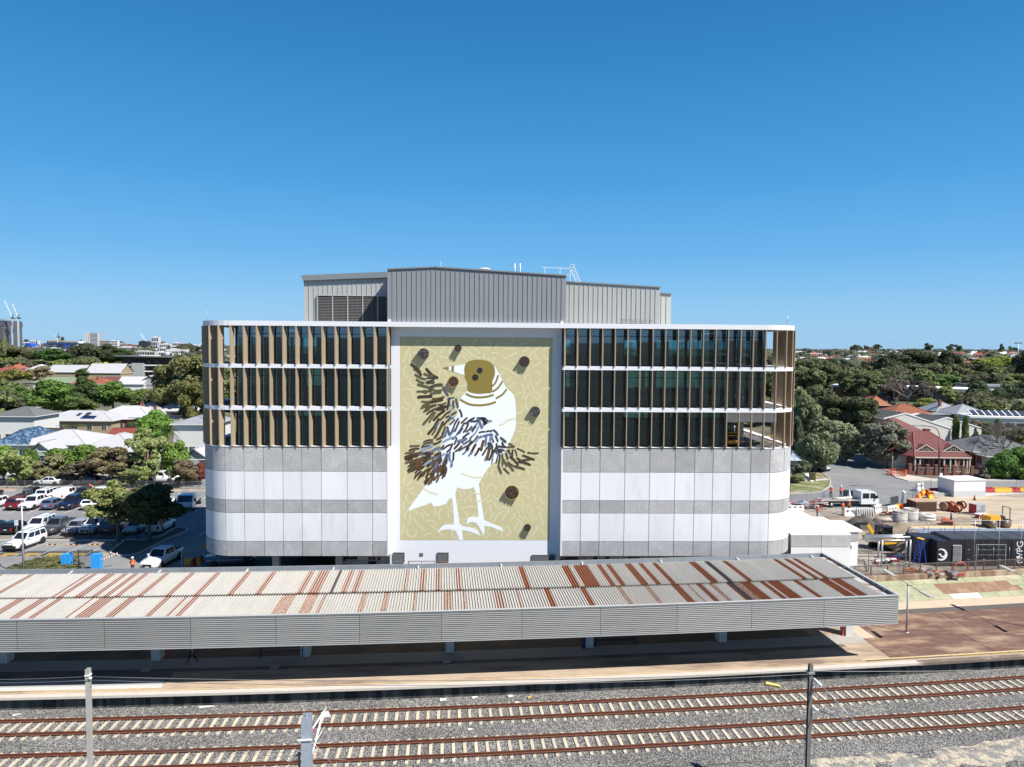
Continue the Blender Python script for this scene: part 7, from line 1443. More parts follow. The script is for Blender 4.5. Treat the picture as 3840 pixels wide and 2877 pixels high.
for i,(x,y) in enumerate(((2062,330),(2125,330),(2180,330),(2203,340),(2290,338),(1782,452))):
    p = ground_at(*c4(x,y if i < 5 else 552)); z = 0 if i < 5 else 2.05; o = empty('traffic_cone',(p.x,p.y+(0 if i < 5 else .3),z),0,'orange traffic cone %s' % (('above the yellow barriers','between red barriers','behind the right barriers','right of centre behind the barriers','at the right frame edge')[i] if i < 5 else 'standing on the grey cabinet'),'cone','orange traffic cones'); mb = MB(); mb.lathe([(.03,.7),(.16,.05),(.0,.05)],10); mb.build('cone_body',M_orange,o); mb = MB(); mb.box(-.2,.2,-.2,.2,0,.05); mb.build('base',M_black,o); mb = MB(); mb.lathe([(.105,.3),(.075,.45)],10); mb.build('reflective_collar',M_whitepl,o)
def white_barrier(px,py,L,rz,label,h=1.0):
    p = ground_at(*c4(px,py)); o = empty('white_barrier',(p.x,p.y,0),R(rz),label,'barrier','white plastic water barriers'); mb = MB(); mb.prism([(-L/2,-.28,0),(-L/2,.28,0),(-L/2,.14,h*.45),(-L/2,.14,h),(-L/2,-.14,h),(-L/2,-.14,h*.45)],(L,0,0)); mb.build('barrier_body',M_whitepl,o)
    for i in range(3): mb = MB(); mb.M = Matrix.Translation((-L*.3+L*.3*i,-.15,h*.68)) @ Matrix.Rotation(math.pi/2,4,'X'); mb.lathe([(0,-.01),(.13,-.01),(.13,.03),(0,.03)],10); mb.build('port_hole',mat('hole_brown',(.25,.17,.12),.8),o)
white_barrier(695,552,2.2,0,'white water barrier with three holes in front of the truck'); white_barrier(190,500,2.4,0,'white water barrier low at the left next to the building edge',.6); white_barrier(1045,528,2.0,25,'white water barrier right of the truck by the tipped red box'); white_barrier(915,520,2.0,40,'white water barrier behind the truck front wheel'); white_barrier(1290,330,1.8,30,'white water barrier at the top of the curved row',1.2); white_barrier(1150,455,1.6,70,'white water barrier standing on end beside the dark mesh panel',1.9)
o = empty('barrier_stack',(ground_at(*c4(810,556)).x,ground_at(*c4(810,556)).y,0),0,'stack of slim white slotted barrier panels in front of the truck','barrier stack')
for i in range(8): mb = MB(); x = -1.1+i*.3; mb.hexa([(x,-.2,0),(x+.08,-.2,0),(x+.28,.8,0),(x+.2,.8,0),(x-.1,-.2,1.0),(x,-.2,1.0),(x+.2,.8,1.0),(x+.1,.8,1.0)]); mb.build('barrier_panel',M_whitepl,o)
# truck with crew cab and workers
p0 = ground_at(*c4(460,492)); p1 = ground_at(*c4(915,475)); tray_truck(((p0.x+p1.x)/2,34.2,0),R(3),'white crew cab flatbed truck with long tray in the street works',L=(p1.x-p0.x)+.3,crew=True,cage=False)
tx,ty_ = (p0.x+p1.x)/2,34.2
for k,(dx,z0) in enumerate(((-.4,1.0),(.3,1.0),(1.0,1.0))): mb = MB(); mb.tube([(-.9,0,.12),(.9,0,.12)],.13,10); o = mb.build('canvas_roll',mat('pale_roll',(.66,.62,.52),.8),None,(tx+dx*1.2-.8,ty_-.3+k*.3,1.02)); tag(o,('leftmost','middle','rightmost')[k]+' pale roll lying on the flatbed truck tray','roll','pale rolls on the truck tray')
SHIRT = (.70,.12,.04); NAVY = (.02,.025,.06)
person((tx-2.2,ty_+.2,1.02),R(170),'worker in orange and navy with white hard hat standing on the truck tray, left',SHIRT,(.16,.13,.11),hat=(.75,.75,.73),pose='work',group='workers on the truck tray',vest=mat('navy_belt_vest',(.60,.10,.04),.7))
person((tx-.7,ty_+.5,1.02),R(200),'worker with white hard hat and navy trousers standing on the truck tray, right',SHIRT,NAVY,hat=(.75,.75,.73),pose='work',group='workers on the truck tray',vest=mat('navy_belt_vest',(.60,.10,.04)))
p = ground_at(*c4(613,542)); person((p.x,p.y,0),R(10),'worker in orange shirt and khaki trousers standing behind the truck tray',SHIRT,(.22,.19,.13),hat=None,pose='work')
p = ground_at(*c4(680,535)); person((p.x,p.y+.4,0),R(120),'worker in orange and yellow vest half hidden behind the white barrier',SHIRT,(.10,.10,.12),hat=(.7,.6,.1),vest=mat('yellow_vest',(.75,.45,.05),.6))
p = ground_at(*c4(385,580)); person((p.x,p.y,0),R(-100),'worker in red orange shirt and white hard hat behind the white annex roof',(.72,.07,.03),(.12,.14,.16),hat=(.75,.75,.73),pose='work')
# messy stacks of material left of the truck
def pile(px,py,n,label,cols,w_=2.2,h_=.8,cat='pile'):
    p = ground_at(*c4(px,py)); o = empty('material_pile',(p.x,p.y,0),0,label,cat); r_ = random.Random(px*7+py)
    for i in range(n):
        L,hh = r_.uniform(.35,1.0),r_.uniform(.05,.18); mb = MB(); mb.M = Matrix.Translation((r_.uniform(-w_/2,w_/2),r_.uniform(-.7,.7),r_.uniform(.05,h_))) @ Matrix.Rotation(r_.uniform(-.6,.6),4,'Z') @ Matrix.Rotation(r_.uniform(-.25,.25),4,'Y'); mb.box(-L/2,L/2,-.14,.14,0,hh); mb.build('piece',r_.choice(cols),o)
pile(365,490,22,'jumbled pile of pale boards and pallets left of the truck',[M_whitepl,M_conc,mat('pale_roll',(.66,.62,.52)),M_galv,M_redpl,mat('tan_lid',(.4,.28,.19))],3.0,1.1)
pile(215,470,10,'red, blue and white plastic crates heaped at the far left of the site',[M_redpl,mat('crate_blue',(.03,.10,.45),.5),M_whitepl,M_black],2.4,.6)
pile(1010,545,12,'tipped red plastic box and broken timber beside white barriers',[M_redpl,mat('tan_lid',(.4,.28,.19)),M_black,M_dirt],2.2,.5)
pile(990,970,14,'grey tools and boxes on the ground behind the white annex',[M_galv,M_black,M_redpl,M_whitepl,M_conc],2.2,.5); pile(1170,930,16,'blue and yellow site equipment heaped by the steel posts',[mat('crate_blue',(.03,.1,.45)),M_yelpl,M_whitepl,M_black],2.4,.7)
pile(1280,1062,12,'white sheets and small orange pieces behind the railing',[M_orange,M_whitepl,M_galv,M_conc],3.0,.25); pile(1480,1062,12,'orange cable pieces and clutter behind the railing, right',[M_orange,M_redpl,M_conc,M_galv],2.8,.25)
p = ground_at(*c4(1648,1075)); o = MB().tube([(.62*math.cos(i*.3142),0,.66+.62*math.sin(i*.3142)) for i in range(21)],.05,6,cap=False).build('cable_coil',M_orange,None,(p.x,p.y,0)); tag(o,'orange cable coil standing upright behind the railing','coil')
def cable_drum(px,py,r_,m,label):
    p = ground_at(*c4(px,py)); o = empty('cable_drum',(p.x,p.y+r_,r_),R(25),label,'cable drum','cable drums on the soil')
    for x in (-.35,.35): mb = MB(); mb.M = Matrix.Rotation(math.pi/2,4,'Y') @ Matrix.Translation((0,0,x)); mb.lathe([(0,-.04),(r_,-.04),(r_,.04),(0,.04)],20); mb.build('flange',m,o)
    mb = MB(); mb.tube([(-.32,0,0),(.32,0,0)],r_*.72,16); mb.build('cable',mat('cable_tan',(.40,.27,.17),.8),o)
cable_drum(1540,515,.62,mat('drum_tan',(.45,.30,.2),.8),'tan cable drum at the left of the drum group'); cable_drum(1590,522,.68,mat('drum_orange',(.40,.10,.05),.7),'largest orange cable drum in the group'); cable_drum(1640,530,.52,mat('drum_orange',(.40,.10,.05)),'smaller orange cable drum in front'); cable_drum(1680,500,.55,mat('drum_red',(.20,.03,.03),.6),'dark red cable drum at the right of the group')
o,w_,h_ = boxthing('grey_cabinet','grey mesh sided site cabinet beside a red box','cabinet',(1790,552),(1868,545),455,1.1,mat('cabinet_grey',(.36,.37,.38),.6,ns=3,na=.1)); mb = MB(); mb.box(.1,w_*.45,-.02,0,.2,h_*.5); mb.box(w_*.5,w_*.95,-.02,0,.2,h_*.9); mb.build('door_panel',mat('mesh_grey',(.24,.24,.25),.7),o); mb = MB(); mb.box(-.02,.0,0,1.1,0,h_); mb.build('rust_side',M_redpl,o)
o,w_,h_ = boxthing('red_skip_box','small bright red box in front of the grey cabinet','box',(1822,580),(1895,578),545,.8,M_redpl); mb = MB(); mb.box(-.1,w_+.3,-.1,.9,h_,h_+.06); mb.build('lid',M_whitepl,o)
# steel mesh panels and dark shade panels
def mesh_panel(a,b,ptop,m,label,solid=False,group='temporary fence panels'):
    A0,B0 = ground_at(*c4(*a)),ground_at(*c4(*b)); L = (B0-A0).length; h_ = depth_at(*c4(a[0],ptop),A0.y).z; o = empty('fence_panel',A0,math.atan2(B0.y-A0.y,B0.x-A0.x),label,'fence',group)
    mb = MB(); mb.bar((0,0,0),(0,0,h_),.05).bar((L,0,0),(L,0,h_),.05).bar((0,0,h_),(L,0,h_),.04).bar((0,0,.15),(L,0,.15),.04); mb.build('panel_frame',M_galv,o)
    mb = MB()
    if solid: mb.box(.03,L-.03,-.01,.01,.15,h_-.03)
    else:
        n = int(L/.28); [mb.bar((L*i/n,0,.15),(L*i/n,0,h_),.012) for i in range(1,n)]
    f_ = mb.build('shade_cloth' if solid else 'mesh',m,o); 
    if not solid: f_['kind'] = 'stuff'
M_shade = mat('dark_shade_cloth',(.045,.055,.055),.8)
mesh_panel((610,405),(705,412),322,M_shade,'dark shade cloth panel behind the truck tray, left',True); mesh_panel((700,412),(762,392),335,M_shade,'dark shade cloth panel angled beside the truck cab',True); mesh_panel((1030,470),(1100,458),385,M_shade,'dark shade cloth panel at the foot of the barrier row',True)
for i,(a,b,t) in enumerate((((0,452),(150,442),372),((150,442),(290,435),365),((290,435),(430,425),350),((430,425),(610,408),330),((1225,400),(1260,370),300),((1260,372),(1390,345),260))): mesh_panel(a,b,t,M_galv,('mesh fence panel hard against the building','mesh fence panel left of the pallets','mesh fence panel behind the pallets','mesh fence panel left of the shade cloth','upright mesh panel left of the curved barriers','mesh panel behind the top of the curved barriers')[i])
mesh_panel((1870,345),(2140,345),235,M_galv,'long mesh fence panel right of the white kiosk'); mesh_panel((2140,345),(2400,350),240,M_galv,'mesh fence panel at the right edge by the cross street')
p = ground_at(*c4(440,440)); o = empty('sheet_stack',p,0,'curved galvanised sheets leaning upright left of the truck','sheets'); [MB().box(-.7+i*.5,-.3+i*.5,0,.05,0,1.6+.1*(i % 2)).build('metal_sheet',M_galv if i % 2 else mat('blue_sheet',(.40,.46,.55),.4,.3),o) for i in range(4)]
p = ground_at(*c4(705,440)); tag(MB().lathe([(.0,1.9),(.12,1.5),(.3,.6),(.4,0)],8).build('wrapped_bundle',M_whitepl,None,(p.x,p.y+1.2,0)),'tall white wrapped bundle standing beside the truck cab','bundle')
# excavator
def excavator():
    p = ground_at(*c4(1020,868)); o = empty('excavator',(p.x,p.y+1.1,0),R(12),'yellow mini excavator with dark cab and raised arm on the site','excavator'); Ye = mat('machine_yellow',(.66,.36,.03),.5,ns=3,na=.06)
    for y in (-.75,.75):
        mb = MB(); mb.M = Matrix.Translation((0,y,.32)); mb.prism([(-1.25,-.2,0),(-1.05,-.2,-.28),(1.05,-.2,-.28),(1.25,-.2,0),(1.05,-.2,.28),(-1.05,-.2,.28)],(0,.4,0)); mb.build('track',M_rubber,o)
    mb = MB(); mb.prism([(-.9,-.85,.72),(1.3,-.85,.72),(1.45,-.5,.72),(1.45,.5,.72),(1.3,.85,.72),(-.9,.85,.72)],(0,0,.62)); mb.build('superstructure',Ye,o); mb = MB(); mb.box(.35,1.3,-.75,.75,1.34,1.5); mb.build('engine_cover',Ye,o)
    mb = MB(); mb.box(-.85,.35,-.8,.35,1.34,2.55); mb.build('cab',M_carglass,o); mb = MB(); mb.box(-.9,.4,-.85,.4,2.55,2.66); [mb.box(x-.04,x+.04,y-.04,y+.04,1.34,2.55) for x in (-.85,.35) for y in (-.8,.35)]; mb.build('cab_frame',M_black,o); mb = MB(); mb.lathe([(.08,2.66),(.08,2.8),(0,2.82)],8,c=(-.2,-.2,0)); mb.build('beacon',M_orange,o)
    mb = MB(); mb.bar((-.9,.1,1.1),(-2.1,.1,2.8),.26,.34); mb.build('boom',Ye,o); mb = MB(); mb.bar((-2.1,.1,2.9),(-3.5,.1,2.95),.2,.26); mb.build('dipper',M_black,o); mb = MB(); mb.bar((-1.1,.1,1.7),(-1.9,.1,2.7),.1); mb.build('ram',M_whitepl,o); mb = MB(); mb.prism([(-3.4,-.25,2.9),(-3.9,-.25,2.6),(-3.6,-.25,2.2),(-3.1,-.25,2.4)],(0,.7,0)); mb.build('bucket',M_black,o); mb = MB(); mb.box(1.45,1.55,-.85,.85,.1,.5); mb.bar((1.0,-.4,.35),(1.5,-.4,.3),.12); mb.bar((1.0,.4,.35),(1.5,.4,.3),.12); mb.build('dozer_blade',M_black,o)
excavator()
def roller():
    p = ground_at(*c4(2015,668)); o = empty('road_roller',(p.x,p.y+.9,0),R(8),'yellow vibrating road roller with roll bar on the sand','roller'); Ye = mat('machine_yellow',(.66,.36,.03))
    for x in (-1.0,.9): mb = MB(); mb.M = Matrix.Translation((x,0,.5)) @ Matrix.Rotation(math.pi/2,4,'X'); mb.lathe([(0,-.75),(.5,-.75),(.5,.75),(0,.75)],20); mb.build('drum',mat('drum_steel',(.16,.14,.12),.5,.3),o)
    mb = MB(); mb.prism([(-1.6,-.7,.95),(-1.5,-.7,1.5),(-.2,-.7,1.6),(0,-.7,1.0)],(0,1.4,0)); mb.build('engine_cover',Ye,o); mb = MB(); mb.box(0,1.5,-.65,.65,.75,1.0); mb.box(.4,.9,-.3,.3,1.0,1.4); mb.build('seat_deck',M_black,o)
    mb = MB(); [mb.bar((1.3,y,1),(1.3,y,2.5),.08) for y in (-.55,.55)]; [mb.bar((.2,y,1),(.2,y,1.5),.06) for y in (-.55,.55)]; mb.bar((1.3,-.55,2.5),(1.3,.55,2.5),.08); mb.build('roll_bar',mat('bar_brown',(.12,.09,.07),.6),o)
roller()
p = ground_at(*c4(1550,640)); o = empty('orange_skid',(p.x,p.y+.4,0),R(-15),'small orange machine with a black exhaust post on the sand','machine'); mb = MB(); mb.prism([(-.55,-.4,.1),(.6,-.4,.1),(.6,-.4,.6),(-.2,-.4,.85),(-.55,-.4,.7)],(0,.8,0)); mb.build('engine_hood',M_orange,o); mb = MB(); mb.box(-.5,.5,-.42,-.40,.15,.5); mb.box(-.5,.6,-.4,.4,0,.1); mb.build('grille',M_black,o); mb = MB(); mb.tube([(.5,.2,.5),(.5,.2,1.5)],.1,8); mb.build('exhaust',M_black,o)
# ---- black generator container with logo, scaffold and pipe rack
M_cont = mat('near_black_container',(.018,.020,.026),.45,ns=1,na=.1)
gx0 = ground_at(*c4(1440,1000)); GYc = gx0.y; ztop = depth_at(*c4(1445,775),GYc).z; go = empty('generator_container',(gx0.x,GYc,0),0,'long black generator container with white crescent logo and louvres','container'); XL = 0; X1 = depth_at(*c4(1552,900),GYc).x-gx0.x; W_ = 18
mb = MB(); mb.box(0,X1,0,3.2,.1,ztop); mb.build('end_module',M_cont,go)
mb = MB(); mb.box(-1.3,-.02,1.2,3.4,.1,ztop); mb.build('rear_module',mat('dark_blue_container',(.015,.018,.03),.5),go)
mb = MB(); mb.box(X1+.06,W_,.06,3.3,.1,ztop+.12); mb.build('main_module',M_cont,go); mb = MB(); mb.box(0,W_,.2,3,0,.1); mb.build('skid',M_black,go)
for i in range(7):
    x = X1+.3+i*2.0; mb = MB(); mb.box(x,x+1.9,.2,3.2,ztop+.12,ztop+.2); mb.build('roof_panel',mat('container_roof',(.045,.05,.06),.6,ns=1,na=.1),go)
lx0,lx1 = X1+.35,X1+1.25
for i in range(16): z = .35+i*(ztop-.75)/16; mb = MB(); mb.hexa([(lx0,-.0,z),(lx1,-.0,z),(lx1,.06,z),(lx0,.06,z),(lx0,-.06,z+.0),(lx1,-.06,z+.0),(lx1,.06,z+.11),(lx0,.06,z+.11)]); mb.build('louvre_blade',mat('louvre_dark_grey',(.07,.075,.085),.5),go)
for i in range(6):
    x = X1+1.6+i*1.62; mb = MB(); mb.box(x,x+1.5,.02,.06,.25,ztop+.1); mb.build('door_leaf',M_cont,go); mb = MB(); mb.tube([(x+1.35,-.01,.5),(x+1.35,-.01,2.0)],.02,6); mb.box(x+.9,x+1.1,-.01,.02,1.15,1.2); mb.box(x+.3,x+.5,-.01,.02,1.7,1.76); mb.box(x+.3,x+.5,-.01,.02,.7,.76); mb.build('door_hardware',M_galv,go)
# crescent logo
def crescent():
    n = 20; out = [(.62*math.cos(a),.62*math.sin(a)) for a in [R(115)-R(235)*i/n for i in range(n+1)]]; inn = [(-.10+.47*math.cos(a),.02+.47*math.sin(a)) for a in [R(-125)+R(245)*i/n for i in range(n+1)]]
    mb = MB(); cx,cz = X1*.36,ztop*.47; mb.poly([(cx+x,-.008,cz+z) for x,z in out+inn]); mb.poly([(cx+x,-.009,cz+z) for x,z in ((-.33,.0),(-.2,.14),(-.06,.1),(-.02,-.02),(.1,-.14),(.3,-.1),(.36,.05),(.44,-.12),(.3,-.28),(.08,-.3),(-.08,-.16),(-.2,-.02))]); mb.build('crescent_logo',M_white,go)
crescent()
tx_ = depth_at(*c4(2175,900),GYc).x-gx0.x; text_obj('logo_lettering','WPG',.95,M_white,go,Matrix.Translation((tx_,-.0,ztop*.60)) @ Matrix.Rotation(math.pi/2,4,'X') @ Matrix.Rotation(math.pi/2,4,'Z'),.004)
mb = MB(); n = 18; pts = [(tx_+.3*math.cos(a),-.0,ztop*.25+.3*math.sin(a)) for a in [R(40)+R(290)*i/n for i in range(n+1)]]; mb.tube(pts,.06,6); pts = [(tx_+.1*math.cos(a),-.0,ztop*.25+.1*math.sin(a)) for a in [R(40)+R(290)*i/n for i in range(n+1)]]; mb.tube(pts,.04,6); mb.build('swirl_mark',M_white,go)
sc_ = empty('scaffold',(gx0.x,GYc-.6,0),0,'galvanised tube scaffold around the black generator container','scaffold'); zt = ztop+1.9
for px_ in (1770,1985,2120+60):
    x = depth_at(*c4(px_,900),GYc-.6).x-gx0.x; mb = MB(); mb.tube([(x,0,0),(x,0,depth_at(*c4(px_,590),GYc-.6).z)],.03,6); mb.build('standard',M_galv,sc_)
for px_,py_ in ((1320,600),(1365,610),(1475,640),(1510,640),(1595,560),(1655,620),(1810,560),(1960,640),(2165,620)):
    y = 4.5; x = depth_at(*c4(px_,740),GYc+y).x-gx0.x; mb = MB(); mb.tube([(x,y+.6,ztop-.5),(x,y+.6,depth_at(*c4(px_,py_),GYc+y).z)],.03,6); mb.build('standard',M_galv,sc_)
for z in (ztop+1.0,ztop+1.7):
    for y in (5.1,): mb = MB(); mb.tube([(-2.5,y,z),(18,y,z)],.025,6); mb.build('ledger',M_galv,sc_)
mb = MB(); mb.tube([(-2.2,5,ztop+1.9),(1.2,4,ztop+.9)],.025,6); mb.tube([(-2.2,5,ztop+1.3),(1.2,4,ztop+.3)],.025,6); mb.build('brace',M_galv,sc_)
pr = empty('pipe_rack',(gx0.x,GYc,0),0,'overhead galvanised pipe rack on steel posts running to the generator container','pipe rack')
M_pipe = mat('silver_pipe_cladding',(.50,.52,.54),.3,.6,ns=2,na=.08)
def L_(px_,py_,y): q = depth_at(*c4(px_,py_),y); return Vector((q.x-gx0.x,q.y-GYc,q.z))
for dy,pa,pb in ((0,(808,742),(1255,742)),(1.2,(808,728),(1260,728)),(2.4,(815,772),(1230,772))):
    a = L_(*pa,9.2+dy); b = L_(*pb,9.2+dy); c = L_(pb[0]+95,pb[1]-52,12.5+dy); d = Vector((17,c.y,c.z)); mb = MB(); mb.tube([a,b,c,d],.14,10); mb.build('pipe',M_pipe,pr)
for px_ in (930,962,1175,1210):
    t_ = L_(px_,765,6.6 if px_ in (962,1210) else 8.4); mb = MB(); mb.tube([(t_.x,t_.y,0),(t_.x,t_.y,t_.z)],.09,8); mb.build('post',M_galv,pr)
for a_,b_ in ((930,962),(1175,1210)): mb = MB(); mb.bar(L_(a_,765,8.4),L_(b_,765,6.6),.15); mb.build('cross_beam',M_galv,pr)
a = L_(1320,712,11.5); mb = MB(); mb.hexa([a+Vector(q) for q in ((0,0,0),(16,0,0),(16,2,0),(0,2,0),(0,0,.08),(16,0,.08),(16,2,.08),(0,2,.08))]); mb.build('cable_tray',M_pipe,pr)
lo_ = empty('step_ladder',(ground_at(*c4(1290,985)).x,ground_at(*c4(1290,985)).y,0),R(20),'blue step ladder with yellow top beside the generator container','ladder')
Bl = mat('ladder_blue',(.02,.06,.35),.5); mb = MB(); [mb.bar((-.6,y,0),(0,y,2.7),.06).bar((.6,y,0),(0,y,2.7),.06) for y in (-.3,.3)]; [mb.bar((-.6+.6*i/8,-.3,2.7*i/8),(-.6+.6*i/8,.3,2.7*i/8),.05) for i in range(1,8)]; mb.build('ladder_frame',Bl,lo_); mb = MB(); mb.box(-.2,.2,-.32,.32,2.7,2.76); mb.build('top_cap',M_yelpl,lo_)
p = ground_at(*c4(755,1045)); o = empty('metal_bracket',(p.x,p.y,0),0,'dark steel trapezoid frame at the corner of the white annex','frame'); mb = MB(); mb.bar((-.8,0,0),(-.5,0,1.1),.14).bar((.8,0,0),(.5,0,1.1),.14).bar((-.5,0,1.1),(.5,0,1.1),.14).bar((-.65,0,.55),(.65,0,.55),.08); mb.build('frame_bars',M_mastd,o)
p = ground_at(*c4(1905,1000)); o = empty('goal_frame',(ground_at(*c4(1820,1050)).x,5.6,0),0,'tall galvanised gate frame with wire lines in front of the container','gate'); zz = 2.6; mb = MB(); mb.bar((0,0,0),(0,0,zz),.06).bar((3.0,0,0),(3.0,0,zz),.06).bar((0,0,zz),(3.0,0,zz),.06); [mb.bar((0,0,zz*.2*i),(3,0,zz*.2*i),.02) for i in range(1,5)]; mb.build('gate_frame',M_galv,o)
for px_,t_ in ((838,862),(1106,880)): p = ground_at(*c4(px_,1040)); o = MB().tube([(0,0,0),(0,0,depth_at(*c4(px_,t_),p.y).z)],.03,6).build('site_post',M_black,None,p); tag(o,'thin black post behind the railing, %s' % ('near the white annex' if px_ < 900 else 'before the steel pipe posts'),'post','thin black posts behind the railing')
# street lamp
p = ground_at(3519,1847); o = empty('street_lamp',p,0,'tall dark maroon street lamp with a long curved arm over the crossing','street lamp'); t0 = depth_at(3523,1640,p.y)-p; ar = [depth_at(*c3(*q),p.y)-p for q in ((1466,1035),(1460,990),(1440,960),(1405,943),(1360,937),(1290,934))]
M_maroon = mat('dark_maroon_pole',(.035,.012,.015),.4); mb = MB(); mb.tube([(0,0,0),ar[0]],.14,10,r2=.08); mb.build('pole',M_maroon,o); mb = MB(); mb.tube(ar,.06,8); mb.build('arm',M_maroon,o); mb = MB(); mb.bar(ar[-1]+Vector((.2,0,0)),ar[-1]-Vector((1.0,0,0)),.35,.14); mb.build('lamp_head',M_galv,o); mb = MB(); mb.box(.1,.5,-.06,-.03,2.6,3.0); mb.build('small_sign',M_whitepl,o)
for (x,yt,yb_,lb) in ((822,1120,1185,'short dark post on the side street verge'),(1048,1200,1340,'thin wooden post on the verge near the orange mesh'),(250,600,730,'pale pole behind the olive trees by the building')):
    p = ground_at(*c3(x,yb_)); tag(MB().tube([(0,0,0),(0,0,depth_at(*c3(x,yt),p.y).z)],.07,6).build('post',M_mastd if x == 822 else M_barkp,None,p),lb,'post')
p = ground_at(*c4(1130,207)); o = empty('safety_mesh',(p.x,p.y+1.2,0),0,'crumpled orange safety mesh enclosure on the corner pavement','mesh'); 
for k in range(5):
    a = k*1.257; b = a+1.257; A0,B0 = Vector((1.7*math.cos(a),1.3*math.sin(a),0)),Vector((1.7*math.cos(b),1.3*math.sin(b),0)); mb = MB(); [mb.bar(A0.lerp(B0,i/6),A0.lerp(B0,i/6)+Vector((0,0,1.0+.1*(i % 2))),.04) for i in range(7)]; [mb.bar(A0+Vector((0,0,z)),B0+Vector((0,0,z-.1)),.05,.07) for z in (.2,.45,.7,1.0)]; mb.build('mesh_side',M_orange,o)
p = ground_at(*c3(470,1340)); car('sedan','silver',(p.x-.3,p.y+2.3,.01),R(-80),'silver sedan parked at the kerb under the olive tree',group=None)
p = ground_at(*c3(772,1195)); o = empty('motorcycle',(p.x,p.y+.5,0),R(80),'black scooter parked on the side street','scooter'); [MB().tube([(x+.28*math.cos(i*.524),0,.3+.28*math.sin(i*.524)) for i in range(13)],.06,6,cap=False).build('wheel',M_rubber,o) for x in (-.6,.6)]; mb = MB(); mb.hexa([(-.8,-.18,.4),(.4,-.15,.35),(.4,.15,.35),(-.8,.18,.4),(-.8,-.18,.85),(.1,-.15,.75),(.1,.15,.75),(-.8,.18,.85)]); mb.box(-1.0,-.6,-.2,.2,.9,1.25); mb.build('body',M_black,o); mb = MB(); mb.bar((.5,0,.4),(.3,0,1.15),.08).bar((.3,-.32,1.15),(.3,.32,1.15),.04); mb.build('handlebar',M_galv,o)
# verge signs, bushes on the left of the crossing
p = ground_at(*c4(340,250)); o = empty('board_sign',(p.x,p.y,0),R(-60),'yellow faced board sign beside a white mound on the verge','sign'); mb = MB(); mb.box(-.6,.6,0,.05,.2,1.5); mb.build('sign_plate',mat('tan_sign',(.45,.38,.22)),o); mb = MB(); [mb.box(x-.04,x+.04,.05,.1,0,1.6) for x in (-.6,.6)]; mb.build('legs',M_black,o)
p = ground_at(*c4(335,248)); tag(MB().lathe([(0,1.1),(.8,.9),(1.5,0)],14).build('covered_mound',M_whitepl,None,(p.x-.2,p.y+1.4,0)),'white covered mound behind the yellow board sign','mound')
